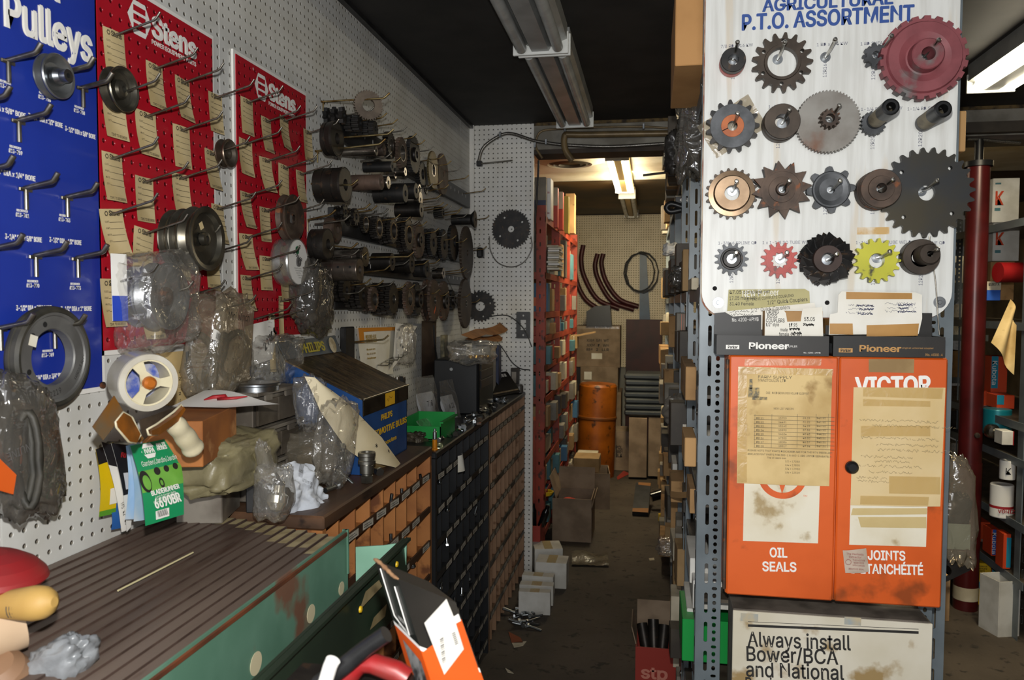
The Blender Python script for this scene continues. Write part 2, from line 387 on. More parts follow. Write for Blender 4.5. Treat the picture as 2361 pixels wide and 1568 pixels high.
# ---------------------------------------------------------------- room shell
struct(MB().box((1.2, 3.6, -.03), (5.4, 11.2, .06)), 'floor', m_floor)
struct(MB().box((1.2, 1.31, 2.47), (5.4, 6.1, .06)), 'ceiling', m_black)
struct(MB().box((1.2, 5.3, 2.475), (5.4, 1.84, .05)), 'ceiling_back', m_cream)
struct(MB().box((1.2, 7.7, 2.475), (5.4, 3.0, .05)), 'ceiling_far', m_dkceil)
wl = MB()
for a, b in ((-1.4, -.18), (-.178, 1.02), (1.022, 1.655), (1.657, 2.72), (2.722, 3.94), (3.942, 4.18)):
    wl.box((XW - .012, (a + b) / 2, 1.22), (.024, b - a, 2.44))
struct(wl, 'wall_left', m_peg)
struct(MB().box((-.797, 4.17, 1.22), (.350, .02, 2.44)), 'wall_end', m_pegend)
struct(MB().box((-1.12, 6.4, 1.22), (.04, 4.5, 2.44)), 'wall_left_back', mat('back_plaster', '8d8678', .8, 0, '7b7466', 5))
bw = MB().box((.6, 8.53, 1.62), (3.6, .03, 1.64)); struct(bw, 'wall_back', m_pegback)
struct(MB().box((.6, 8.55, .4), (3.6, .03, .8)), 'wall_back_lower', mat('grey_board', '8b8a84', .7, 0, '777670', 4))
struct(MB().box((3.4, 3.6, 1.22), (.04, 11.2, 2.44)), 'wall_right', mat('right_plaster', '6b5a3e', .8, 0, '54462f', 4))
struct(MB().box((1.2, -1.5, 1.22), (5.4, .04, 2.44)), 'wall_front', mat('front_plaster', 'a9a59a', .8))
hd = MB().box((1.39, 4.20, 2.37), (4.02, .10, .14)); struct(hd, 'trim_1', m_concrete)
struct(MB().box((1.39, 4.235, 2.288), (4.02, .17, .024)), 'trim_2', mat('header_wood', '3a2f26', .7, 0, '2b231c', 14))
struct(MB().box((XW + .012, 4.152, 1.22), (.024, .014, 2.44)), 'trim_3', m_white)
struct(MB().box((XW + .01, 1.6, 2.43), (.02, 5.1, .016)), 'trim_4', m_dark)
# damp stain line along the header top, thin painted strip
struct(MB().box((1.39, 4.147, 2.432), (4.02, .006, .016)), 'trim_5', mat('stained_edge', '6b5836', .8, 0, '2a2119', 25))

# ---------------------------------------------------------------- display boards on the left wall
m_blueb = mat('blue_board', '22389a', .32, 0, '1d3190', 4, coat=.3)
m_redb = pegmat('red_board', 'b01828', 'a01422', (1, 2), hole='7a1420', rad=.12, rough=.33)
XB = XW + .008
def board(name, label, m, y0, y1, z0, z1, rim=.009):
    t = thing(name, label, 'display board', (XW, (y0 + y1) / 2, z0))
    MB().box((XW + .0035, (y0 + y1) / 2, (z0 + z1) / 2), (.005, y1 - y0, z1 - z0)).build('backing', m_white, t)
    MB().box((XW + .0064, (y0 + y1) / 2, (z0 + z1) / 2), (.0032, y1 - y0 - 2 * rim, z1 - z0 - 2 * rim)).build('panel', m, t)
    return t
def WF(y, z, x=XB + .0004): return frame((x, y, z), *WALL)
bb = board('pulley_board', 'blue display board for steel pulleys with white lettering', m_blueb, .55, 1.249, 1.322, 2.23)
L = MB()
def slab(mb, M, t, w, h, bold):
    mb.text(t, M, h=h, w=w, bold=bold)
p = at(12, 40, 'x', XB); 
slab(L, WF(1.043, 1.896), 'Pulleys', .186, .054, .034)
slab(L, WF(1.033, 1.972), 'Steel', .122, .052, .034)
slab(L, WF(1.19, 2.012), 'H13-750', .05, .007, .0)
for (r, x, y, t1, t2) in (('r1', 400, 905, '#13-756', '3-1/2" DIA x 1/2" BORE'), ('r1', 715, 1025, '#13-758', '3-1/2" DIA x 5/8" BORE'), ('r1', 138, 1390, '#13-759', '3" DIA x 1/4" BORE'), ('r1', 45, 800, '#13-754', '3" DIA x 5/8" BORE'),
      ('r2', 200, 395, '#13-761', '3-1/4" DIA x 5/8" BORE'), ('r2', 580, 435, '#13-763', '3-1/2" DIA x 1/2" BORE'), ('r2', 295, 1030, '#13-770', '3-1/2" DIA x 7/8" BORE'), ('r2', 678, 1050, '#13-773', '3-1/2" DIA x 1" BORE'), ('r3', 430, 285, '#13-769', '3-3/4" DIA x 3/4" BORE')):
    q = g(r, x, y, 'x', XB)
    L.text('REORDER', WF(q.y, q.z + .008), h=.0035, al='C', bold=.02)
    L.text(t1, WF(q.y, q.z), h=.006, w=.026, al='C', bold=.02)
    L.text(t2, WF(q.y + .002, q.z - .036), h=.0075, w=.072, al='C', bold=.03)
L.build('lettering', m_white, bb)
MB().text('P/N CHART', WF(1.17, 2.035), h=.007, w=.06).build('red_lettering', m_red, bb)
MB().cyl((XB, 1.238, 1.333), (XB + .004, 1.238, 1.333), .006, n=10).build('screw', m_rust, bb)
def parts_board(label, y0, y1, ox):
    t = board('parts_board', label, m_redb, y0, y1, 1.385, 2.072)
    s = MB(); M = WF(0, 0)
    A = lambda y, z: (y + ox, z)
    hexo = [(1.327, 2.018), (1.345, 2.049), (1.379, 2.049), (1.397, 2.018), (1.379, 1.986), (1.345, 1.986)]
    bars = [[A(1.344, z), A(1.380, z), A(1.380, z + .011), A(1.344, z + .011)] for z in (1.996, 2.0125, 2.029)]
    s.prism(M, [A(*p) for p in hexo][::-1], 0, holes=bars)
    s.text('Stens', WF(1.400 + ox, 1.999), h=.040, w=.148, bold=.045)
    s.text('POWER EQUIPMENT PARTS', WF(1.398 + ox, 1.984), h=.0085, w=.150, bold=.015)
    s.text('®', WF(1.318 + ox, 2.046), h=.008)
    s.build('lettering', m_white, t); return t
parts_board('red perforated parts board beside the blue board, larger hooks and pulleys on it', 1.237, 1.622, 0)
parts_board('red perforated parts board beside the black sprocket rails', 1.705, 2.098, .473)

# ---------------------------------------------------------------- peg hooks
def hook_mesh(mb, x, y, z, L, rise, tip=.022, r=.0028, up=.6, bracket=True):
    a = Vector((x, y, z)); pts = [a, a + Vector((L * .5, 0, rise * .5)), a + Vector((L, 0, rise)), a + Vector((L + tip * .35, 0, rise + tip * .2)), a + Vector((L + tip, 0, rise + tip * up * 1.5))]
    mb.tube(pts, r, 7)
    if bracket:
        mb.box((x + .002, y, z - .002), (.004, .026, .006), bev=.001)
        mb.tube([(x + .003, y, z), (x + .003, y, z - .033)], r * .85, 6)
    return mb
HN = [0]
def hook(y, z, label, L=.086, rise=.024, tip=.013, r=.0022, up=.72, x=XB, m=None, group=None, bracket=False, cat='peg hook'):
    return solo(hook_mesh(MB(), x, y, z, L, rise, tip, r, up, bracket), 'peg_hook', m or m_wire, label, cat, group, base=Vector((x, y, z)))
ORD = ['first', 'second', 'third', 'fourth', 'fifth', 'sixth', 'seventh', 'eighth', 'ninth', 'tenth', 'eleventh', 'twelfth', 'thirteenth', 'fourteenth', 'fifteenth', 'sixteenth']
bl = [('r1', 60, 548), ('r1', 560, 660), ('r1', 735, 795), ('r1', 155, 1090), ('r2', 220, 135), ('r2', 595, 215), ('r2', 310, 745), ('r2', 690, 765), ('r2', 480, 1400), ('r1', -230, 940), ('r2', -110, 690), ('r2', -10, 1400), ('r1', -200, 1560)]
names = ['above the small silver pulley, top row of the blue board', 'holding the small silver pulley on the blue board', 'right of the small silver pulley on the blue board', 'below the small silver pulley on the blue board', 'empty, third row, second from the right edge of the blue board', 'empty, third row, nearest the right edge of the blue board', 'left of the empty pair above the black drum, blue board', 'right of the empty pair above the black drum, blue board', 'holding the black drum on the blue board', 'half out of the picture, second row of the blue board', 'half out of the picture, row above the black drum', 'tip beside the black drum, left edge of the picture', 'half out of the picture, third row of the blue board']
for (r, x, y), n in zip(bl, names):
    q = g(r, x, y, 'x', XB); hook(q.y, q.z, 'grey double-rod hook ' + n, .048, .009, .012, .0042, .75, group='hooks on the blue board', bracket=True)
# hooks of the red boards, each with a paper reorder tag behind it
m_tagink = mat('tag_ink', '4a4335', .8)
def tagpaper(y, z, label, group, w=.057, h=.086, rot=0.0, curl=.006, seed=0):
    t = thing('paper_tag', label, 'tag', (XB + .002, y, z - .05), group)
    M = frame((XB + .003, y, z), *WALL) @ Matrix.Rotation(rot, 4, 'Z')
    MB().sheet(lambda u, v: M @ Vector(((u - .5) * w, .012 - h * (1 - v), .0015 + curl * (1 - v) ** 2 + .002 * math.sin(u * 3 + seed))), 4, 8).build('sheet', m_kraft, t)
    T = MB(); N = M @ Matrix.Translation((0, 0, .0042 + curl * .02))
    T.prism(N, circ(.0048, 6, -.017, .004), 0, holes=[circ(.003, 6, -.017, .004)]); T.text('Stens', N @ Matrix.Translation((-.010, .000, .0)), h=.009, w=.028, bold=.02)
    for k, (tx, ww) in enumerate((('CUST.', .012), ('PART', .010), ('DATE', .012), ('QTY', .009))):
        N = M @ Matrix.Translation((0, 0, .0045 + curl * ((.012 - (-.012 - k * .0115)) / h) ** 2)); yy = -.012 - k * .0115
        T.text(tx, N @ Matrix.Translation((-.024, yy, 0)), h=.003); T.rect(N, -.024 + ww, yy, .023, yy + .0006)
    N = M @ Matrix.Translation((0, 0, .0035 + curl * .93)); T.text('TIME TO REORDER', N @ Matrix.Translation((0, .0145 - h, 0)), h=.0045, w=.042, al='C', bold=.01)
    T.build('lettering', m_tagink, t); return t
S1 = [('r1', 1000, 333), ('r1', 1370, 633), ('r1', 1625, 760), ('r1', 1925, 893), ('r1', 1000, 880), ('r1', 1290, 1065), ('r1', 1615, 1190), ('r1', 985, 1445), ('r1', 1885, 1405), ('r2', 1280, 88), ('r2', 1610, 55), ('r2', 980, 380), ('r2', 1275, 555), ('r2', 1600, 640), ('r2', 1945, 330), ('r2', 1900, 730), ('r2', 980, 1012), ('r2', 1330, 1150), ('r2', 1640, 1130), ('r2', 1945, 1250)]
d1 = ['over the hexagon logo', 'below the word Stens, top row', 'under the small lettering, second row', 'at the right edge, top row', 'carrying the grey steel pulley', 'below the grey steel pulley', 'in the middle of the fourth row', 'at the left edge, third row', 'carrying the small rusty pulley', 'left of centre, above the pulley stack', 'right of centre, above the pulley stack', 'left of the pulley stack top', 'just left of the three pulleys', 'carrying the stack of three pulleys', 'right of the pulley stack top', 'right of the pulley stack bottom', 'above the left end of the bagged pulleys', 'carrying the bagged pulleys', 'right of the bagged pulleys', 'carrying the bag with handwriting']
for i, ((r, x, y), n) in enumerate(zip(S1, d1)):
    q = g(r, x, y, 'x', XB); hook(q.y, q.z, 'steel hook ' + n + ', larger red board', group='hooks on the larger red board')
    if i in (18, 19): continue
    tagpaper(q.y + .002, q.z, 'reorder tag of the hook ' + n + ', larger red board', 'tags on the larger red board', rot=(.05, 0, -.02, .03, 0, -.03, .02, .01, 0, 0, .02, .12, -.14, 0, 0, 0, .02, 0, 0, 0)[i], curl=.004 + .005 * (i % 3), seed=i)
S2 = [('r5', 250, 545), ('r5', 425, 715), ('r5', 590, 710), ('r5', 805, 820), ('r5', 240, 915), ('r5', 420, 1075), ('r5', 585, 1138), ('r5', 735, 1192), ('r5', 240, 1388), ('r5', 415, 1525), ('r6', 610, 160), ('r6', 225, 365), ('r6', 390, 550), ('r6', 690, 548), ('r6', 225, 712), ('r6', 555, 660), ('r6', 520, 895), ('r6', 310, 1040), ('r6', 440, 1043)]
d2 = ['over the hexagon logo', 'below the word Stens, top row', 'second in the top row', 'at the right edge, top row', 'right of the small rusty pulley', 'in the middle of the third row', 'right of the middle, third row', 'at the right edge, third row', 'at the left edge, fourth row', 'left of the big brown pulley', 'carrying the big brown pulley', 'below left of the big brown pulley', 'left of the film-wrapped pulley', 'carrying the film-wrapped pulley', 'at the left edge, sixth row', 'below the film-wrapped pulley', 'left of the dark bag', 'lower of the two at the bottom', 'upper of the two at the bottom']
for i, ((r, x, y), n) in enumerate(zip(S2, d2)):
    q = g(r, x, y, 'x', XB); hook(q.y, q.z, 'steel hook ' + n + ', red board beside the rails', group='hooks on the second red board')
    if i == 16 or i == 18:
        tagpaper(q.y + .003, q.z + .004, 'narrow brown strip tag, ' + n + ', board by the rails', 'tags on the second red board', w=.026, h=.15, seed=i, rot=-.03); continue
    if i in (17,): continue
    tagpaper(q.y + .002, q.z, 'reorder tag of the hook ' + n + ', board by the rails', 'tags on the second red board', rot=(0, .02, -.08, .04, -.06, .03, -.05, .02, 0, .02, 0, .03, 0, 0, 0, .01, 0, 0, 0)[i], curl=.004 + .006 * (i % 3), seed=i)
# ================================================================ end-of-rack display: sprocket board, cabinets
YB = 1.782                     # front face of the sprocket board
m_boardw = mat('whitewashed_board', 'dedfdb', .4, 0, 'd0d0cb', 7, stretch=(9, 1, .7), c3='d2cabb', s3=3)
t = thing('sprocket_board', 'white wood-grain display board of sprockets with blue heading', 'display board', (.365, YB, 1.44))
q0 = at(1619, 600, 'y', YB).x; q1 = at(2203, 400, 'y', YB).x
zb = at(1700, 731, 'y', YB).z; c = .055
def rr(x0, z0, x1, z1, r, n=8, corners='abcd'):
    out = []
    for (cx, cz, a0, k) in ((x1 - r, z0 + r, -PI / 2, 'a'), (x1 - r, z1 - r, 0, 'b'), (x0 + r, z1 - r, PI / 2, 'c'), (x0 + r, z0 + r, PI, 'd')):
        if k in corners: out += [(cx + r * math.cos(a0 + PI / 2 * i / n), cz + r * math.sin(a0 + PI / 2 * i / n)) for i in range(n + 1)]
        else: out.append({'a': (x1, z0), 'b': (x1, z1), 'c': (x0, z1), 'd': (x0, z0)}[k])
    return out
def FF(x, z, y=YB - .0006): return frame((x, y, z), *FRONT)
MB().prism(FF(0, 0, YB + .012), rr(q0, zb, q1, 2.30, c, corners='ad'), .012).build('panel', m_boardw, t)
MB().prism(FF(0, 0, YB + .0135), rr(q0 - .002, zb - .002, q1 + .002, 2.302, c, corners='ad'), .0015).build('edge_strip', mat('rust_edge', '8d5138', .7, 0, 'c7b8a0', 20), t)
T = MB()
a = at(1758, 27, 'y', YB); b = at(2058, 20, 'y', YB); T.text('AGRICULTURAL', FF(a.x, a.z), h=.026, w=b.x - a.x, bold=.035)
a = at(1711, 70, 'y', YB); b = at(2106, 62, 'y', YB); T.text('P.T.O. ASSORTMENT', FF(a.x, a.z), h=.032, w=b.x - a.x, bold=.035)
T.build('heading', m_blueink, t)
T = MB()
for x, y, s_, vx, vy, v in ((1662, 111, '7/8 RD 3/16 KW', 1690, 183, '12R144'), (1883, 107, '1 RD x 1/4 KW', 1902, 178, '12R164'), (1984, 105, '1 RD SHEAR PIN', 2014, 184, '12R160  7'), (1985, 256, '1-1/4 RD x 1/4 KW', 2012, 344, '12R2045'), (2092, 255, '1-1/4 RD SHEAR', 2122, 338, '12R200  7'),
      (1656, 564, '1-3/8-6 SPLINE QD', 1687, 652, '12R210'), (1758, 563, '1 x 1-1/8 SQ TUBE WELD', 1794, 654, '12R2211'), (1973, 563, '1-1/4 x 1-3/8 TUBE WELD', 2013, 657, '12R2212'), (2094, 564, '1-3/8 SPLINE QD', 2123, 658, '12R220T'), (1772, 250, '1-1/8 RD', 1794, 342, '12R180'), (1790, 490, '12R', 1903, 495, '12R190'), (1795, 408, '1-1/4 HEX', 2012, 494, '12R18')):
    a = at(x, y, 'y', YB); T.text(s_, FF(a.x, a.z), h=.0065, w=.0048 * len(s_), bold=0)
    a = at(vx, vy, 'y', YB); T.text(v, frame((a.x + .003, YB - .0006, a.z), (0, 0, 1), (-1, 0, 0)), h=.0075, w=.0056 * len(v))
T.build('lettering', mat('board_ink', '66687a', .7), t)
for x, y in ((1656, 698), (2166, 697)):
    a = at(x, y, 'y', YB); MB().lathe([(.0, .004), (.004, .004), (.005, .002), (.006, .002), (.012, .002), (.0125, 0)], a, (0, -1, 0), 20).build('washer_bolt', m_zinc, t)
for x, y in ((1648, 665), (1907, 698)):
    a = at(x, y, 'y', YB); MB().lathe([(0, .0008), (.005, .0008), (.005, 0)], a, (0, -1, 0), 12).build('bolt_hole', m_hole, t)
a = at(2010, 534, 'y', YB); MB().rect(FF(a.x, a.z), -.03, -.006, .035, .009).build('tape_scar', mat('tape_scar', 'c9a56c', .8, 0, 'e0d8c8', 30), t)
# ---- the parts hanging on the board
def pin(px, py, label, L=.078):
    a = at(px, py, 'y', YB); t = thing('display_pin', label, 'pin', a, 'pins of the sprocket board')
    MB().tube([a, a + Vector((0, -L * .5, .002)), a + Vector((0, -L, .008))], .0032, 10).lathe([(.0001, .0042), (.003, .004), (.0046, .001), (.0046, -.004)], a + Vector((0, -L, .008)), (0, -1, 0), 12).build('rod', m_steel, t)
    MB().lathe([(.004, .0015), (.0105, .0015), (.011, 0)], a, (0, -1, 0), 20).build('flange', m_zinc, t)
def FG(px, py, off):
    """frame on a plane off in front of the board: x right, y up, z towards the viewer"""
    a = at(px, py, 'y', YB - off); return frame(a, *FRONT), a
def wheel(name, label, px, py, R, outline, th, bore, m, off=None, holes=(), extra=None, cat='sprocket', mats=None, nb=28):
    off = th + .004 if off is None else off
    M, a = FG(px, py, off); t = thing(name, label, cat, a)
    k = M @ Matrix.Translation((0, 0, -th))
    MB().prism(k, outline, th, holes=([circ(bore, nb)] if isinstance(bore, float) else [bore]) + [circ(r, 10, x, y) for x, y, r in holes]).build('plate', m, t)
    if extra: extra(M, a, t)
    return t
def ring(M, t, prof, m, name='hub', n=36): return MB().lathe(prof, M @ Vector((0, 0, 0)), M.to_3x3() @ Vector((0, 0, 1)), n).build(name, m, t)
S = at(1700, 400, 'y', YB - .02); K = depth(S) / F      # metres per pixel just in front of the board
m_steelgrey = mat('cast_grey', '55575a', .5, .5, '3f4143', 25)
m_bronze = mat('bronze_steel', '8d7760', .35, .85, '6e5b48', 14)
m_brown = mat('brown_iron', '4b4138', .5, .5, '3a322b', 20)
m_bigblack = mat('blued_plate', '3b3c3d', .45, .55, '454034', 7)
m_redcast = mat('faded_red_casting', '87474c', .6, .05, '743a3f', 16, c3='6d6a68', s3=11)
m_silver = mat('silver_grey_casting', '8d8a84', .5, .5, '77716a', 12, c3='6f5344', s3=8)
m_yel = mat('chipped_yellow', 'c3c032', .45, 0, 'b3b12a', 8, c3='3d3b22', s3=34)
m_redg = mat('red_enamel', 'b53a2e', .4, 0, 'a02f25', 12, c3='5a2a22', s3=40)
for x, y, n in ((1690, 137, 'through the black collar'), (1793, 137, 'inside the six-hole brown sprocket'), (1903, 132, 'bare in the top row'), (2026, 125, 'behind the big red casting, top row'), (2128, 134, 'through the big red casting'), (1690, 293, 'through the orange bush sprocket'), (1803, 285, 'through the grooved hub, second row'), (1912, 276, 'through the silver gear'), (2022, 280, 'inside the black tube over a small gear'), (2132, 282, 'inside the lone black tube'), (1688, 441, 'through the bronze sprocket'), (1803, 440, 'through the pointed star sprocket'), (1914, 440, 'through the lobed sprocket'), (2028, 438, 'through the thick brown hub, third row'), (2124, 441, 'through the largest black sprocket'), (1687, 597, 'through the small grey sprocket'), (1798, 597, 'through the red sprocket'), (1906, 600, 'through the black cutter stack'), (2022, 595, 'through the yellow sprocket'), (2126, 590, 'through the flanged hub, bottom row')):
    pin(x, y, 'bright steel pin ' + n, .09)
def collar(M, a, t): ring(M, t, [(.0115, -.03), (.0115, 0), (.025, 0), (.026, -.002), (.026, -.038), (.0115, -.038)], m_iron)
t = thing('shaft_collar', 'small black shaft collar with a red rim, top row of the sprocket board', 'collar', FG(1689, 139, .045)[1])
M, a = FG(1691, 137, .045); collar(M, a, t); MB().lathe([(.0262, -.02), (.0268, -.022), (.0268, -.038), (.0262, -.04)], M @ Vector((0, 0, 0)), (0, -1, 0), 30).build('red_band', m_redg, t)
R = 67 * K
wheel('sprocket', 'dark brown sprocket with six bolt holes, top row of the sprocket board', 1804, 143, R, gear(R, 17, root=.79), .016, .031, m_brown, holes=[(.045 * math.cos(PI * k / 3 + .5), .045 * math.sin(PI * k / 3 + .5), .0042) for k in range(6)], extra=lambda M, a, t: ring(M, t, [(.031, .0), (.031, .003), (.037, .003), (.038, 0)], m_brown, 'raised_rim'))
t = wheel('sprocket', 'little grey double sprocket half hidden behind the big red casting', 2021, 126, .026, gear(.026, 7, root=.7), .008, .008, m_steelgrey, off=.028, extra=lambda M, a, t: MB().prism(M @ Matrix.Translation((.002, .0, -.022)), gear(.026, 7, root=.7, ph=.4), .008, [circ(.008, 16)]).build('second_row', m_steelgrey, t))
R = 90 * K
def redhub(M, a, t):
    ring(M, t, [(.073, .0), (.070, .006), (.05, .006), (.036, .001), (.033, .002), (.031, .024), (.029, .026), (.0135, .026), (.0135, -.02)], m_redcast)
wheel('gear_wheel', 'large faded red cast wheel with square teeth, top right of the sprocket board', 2131, 132, R, gear(R, 22, root=.925, kind='square', ph=.3), .022, .0135, m_redcast, off=.042, extra=redhub, cat='gear wheel')
R = 60 * K
def orhub(M, a, t):
    ring(M, t, [(.0105, .001), (.0235, .001), (.024, 0)], mat('orange_bush', 'b4622f', .5, .1, '9d5228', 30), 'bush')
    MB().rect(M @ Matrix.Translation((0, 0, .0014)) @ Matrix.Rotation(3.6, 4, 'Z'), .0105, -.001, .024, .001).build('slit', m_hole, t)
    ring(M, t, [(.024, .0004), (.0463, .0004), (.047, -.002)], m_steelgrey, 'face_ring')
wheel('sprocket', 'black sprocket with an orange centre bush, on a scrap of plastic', 1689, 290, R, gear(R, 15, root=.80), .017, .0105, m_iron, off=.03, extra=orhub)
M, a = FG(1688, 292, .004)
B = MB(); crumple(B, M @ Matrix.Rotation(.55, 4, 'Z'), .125, .082, .012, 5, 12, 10); solo(B, 'plastic_bag', m_dusty, 'scrap of clear plastic bag behind the orange bush sprocket', 'bag')
t = thing('grooved_hub', 'dark grooved hub with a keyed bore, second row beside the silver gear', 'hub', FG(1803, 281, .04)[1]); M, a = FG(1804, 279, .045)
ring(M, t, [(.015, -.03), (.015, 0), (.036, 0), (.037, -.002), (.037, -.013), (.034, -.015), (.034, -.019), (.038, -.021), (.038, -.04), (.015, -.04)], m_brown)
R = 70 * K
def silv(M, a, t):
    MB().prism(M @ Matrix.Translation((0, .002, 0)), gear(.0205, 13, root=.78, kind='cut'), .022, [circ(.0095, 20)]).build('pinion', m_rust, t)
wheel('gear_wheel', 'big silver-grey gear wheel of fine teeth with a small pinion', 1909, 280, R, gear(R, 58, root=.955, kind='cut'), .012, .0095, m_silver, off=.03, extra=silv, cat='gear wheel')
wheel('sprocket', 'small dark gear behind the black tube, second row of the board', 2014, 284, .026, gear(.026, 18, root=.85), .014, .010, m_steelgrey, off=.02)
for (x, y, lab) in ((2017, 279, 'black tube socket standing out over the small dark gear'), (2129, 284, 'lone black tube socket, right end of the second row')):
    a = at(x, y, 'y', YB - .02); t = thing('tube_socket', lab, 'tube', a)
    d = Vector((0, -1, .02)).normalized()
    MB().lathe([(.009, .09), (.009, .112), (.0135, .112), (.0165, .110), (.0165, .066)], a, d, 26).build('end_sleeve', mat('socket_black', '1b1c1d', .4, .2), t)
    MB().lathe([(.0164, .066), (.0164, .012)], a, d, 26).build('label_band', mat('label_band', '8a8069', .6, .1, '5d5648', 30), t)
    MB().lathe([(.0166, .012), (.0166, 0), (.005, 0)], a, d, 26).build('base_sleeve', mat('socket_black', '1b1c1d'), t)
R = 59 * K
def brz(M, a, t): ring(M, t, [(.016, .010), (.036, .010), (.038, .007), (.039, .002), (.049, .001), (.0495, 0)], m_bronze, 'face')
def keyed(r, n=30, k=.3): return [((r * (1.18 if abs(math.atan2(y, x) - 2.0) < k else 1) / r) * x, (1.18 if abs(math.atan2(y, x) - 2.0) < k else 1) * y) for x, y in circ(r, n)]
wheel('sprocket', 'bronze-faced sprocket, left end of the third row on the board', 1687, 446, R, gear(R, 22, root=.86), .014, .0158, m_brown, off=.024, extra=brz)
R = 66 * K
def star(M, a, t):
    ring(M, t, [(.009, .012), (.0125, .012), (.014, .003), (.027, .002), (.0275, 0)], m_rust, 'hub')
    ring(M, t, [(.0385, .0002), (.0385, .002), (.0435, .002), (.0435, 0)], m_rust, 'raised_rim')
    MB().prism(M @ Matrix.Translation((.0, .001, -.026)), gear(R * .97, 12, root=.66, ph=.35, kind='star'), .01, [circ(.01, 12)]).build('second_row', m_iron, t)
wheel('star_wheel', 'brown twelve-pointed star wheel, third row of the sprocket board', 1803, 437, R, gear(R, 12, root=.69, ph=.25, kind='star'), .012, .009, m_rust, off=.036, extra=star, cat='star wheel')
R = 53 * K
def lobe(M, a, t): ring(M, t, [(.0085, .0005), (.024, .0005), (.034, .003), (.037, .003), (.039, 0)], m_steelgrey, 'dished_face')
wheel('sprocket', 'grey-green sprocket with eight rounded lobes, third row of the board', 1916, 437, R, gear(R, 8, root=.70, ph=.1, kind='lobe'), .016, .0085, m_steelgrey, extra=lobe)
t = thing('grooved_hub', 'thick brown grooved hub overlapping the largest black sprocket', 'hub', FG(2030, 436, .04)[1]); M, a = FG(2032, 434, .055)
ring(M, t, [(.0105, -.03), (.0105, .003), (.025, .003), (.026, 0), (.039, 0), (.040, -.002), (.040, -.012), (.037, -.014), (.040, -.017), (.040, -.022), (.037, -.025), (.041, -.028), (.041, -.05), (.01, -.05)], m_rust)
R = 100 * K
wheel('sprocket', 'largest black plate sprocket with four small holes, right of the board', 2137, 444, R, gear(R, 27, root=.87, ph=.2), .011, .0165, m_bigblack, off=.022, holes=[(.066 * math.cos(PI / 2 * k + .85), .066 * math.sin(PI / 2 * k + .85), .0045) for k in range(4)])
R = 38.5 * K
wheel('sprocket', 'small dark grey sprocket with a beaded weld ring, bottom row', 1687, 597, R, gear(R, 15, root=.78), .012, .0115, m_steelgrey, extra=lambda M, a, t: ring(M, t, [(.0115, .006), (.018, .006), (.019, .001), (.020, .003), (.023, .003), (.024, 0)], m_iron))
R = 42 * K
spl = [(.0175 * (1 if i % 4 < 2 else .82) * math.cos(2 * PI * i / 40), .0175 * (1 if i % 4 < 2 else .82) * math.sin(2 * PI * i / 40)) for i in range(40)]
wheel('sprocket', 'red enamelled sprocket with a splined bore, bottom row', 1798, 600, R, gear(R, 15, root=.76), .012, spl, m_redg, extra=lambda M, a, t: ring(M, t, [(.0255, .0002), (.0255, .002), (.029, .002), (.029, 0)], m_redg, 'raised_rim'))
M, a = FG(1908, 597, .05); t = thing('cutter_stack', 'stack of black bent-blade cutter wheels, bottom row centre', 'cutter', a)
C = MB(); R = 60 * K
for j in range(3):
    for i in range(14):
        an = 2 * PI * (i + j * .33) / 14 + .1; Mr = M @ Matrix.Rotation(an, 4, 'Z') @ Matrix.Translation((0, 0, -.012 - .014 * j))
        C.add([Mr @ Vector(p) for p in ((.018, -.010, 0), (R * .86, -.011, .0), (R * (1.02 - .05 * (i % 3)), .004, .006), (R * .72, .012, .012), (.018, .010, .004), (.018, -.010, -.003), (R * .86, -.011, -.003), (R * (1.02 - .05 * (i % 3)), .004, .003), (R * .72, .012, .009), (.018, .010, .001))], [(0, 1, 2, 3, 4), (9, 8, 7, 6, 5), (0, 5, 6, 1), (1, 6, 7, 2), (2, 7, 8, 3), (3, 8, 9, 4)])
C.build('blades', m_iron, t); ring(M, t, [(.013, -.02), (.013, .004), (.028, .004), (.029, .0), (.029, -.05)], mat('brown_hub', '40302a', .6, .3, '32251f', 20))
R = 51 * K
wheel('sprocket', 'chipped yellow sprocket, bottom row of the sprocket board', 2022, 601, R, gear(R, 17, root=.80), .016, .0155, m_yel, off=.022)
M, a = FG(2125, 592, .03); t = thing('flanged_hub', 'dark flanged hub with an offset boss, right end of the bottom row', 'hub', a)
ring(M, t, [(.021, .0), (.036, 0), (.037, -.002), (.037, -.03), (.01, -.03)], m_brown, 'flange')
MB().lathe([(.006, .034), (.019, .034), (.021, .031), (.021, -.002)], M @ Vector((.004, .003, 0)), M.to_3x3() @ Vector((.04, .03, 1)), 28).build('boss', m_brown, t)
# wires hanging from the largest sprocket
a = [at(x, y, 'y', YB - .004) for x, y in ((2143, 545), (2150, 600), (2157, 650), (2160, 690), (2163, 740), (2166, 772))]
solo(MB().tube(bez(a, 4), .0014, 6), 'hanging_wire', m_wire, 'thin wire hanging down the right side of the sprocket board', 'wire')
a = [at(x, y, 'y', YB - .012) for x, y in ((1968, 441), (1978, 438), (1990, 436))]
solo(MB().tube(a, .0014, 6), 'hanging_wire', m_wire, 'short wire between the lobed sprocket and the thick brown hub', 'wire')

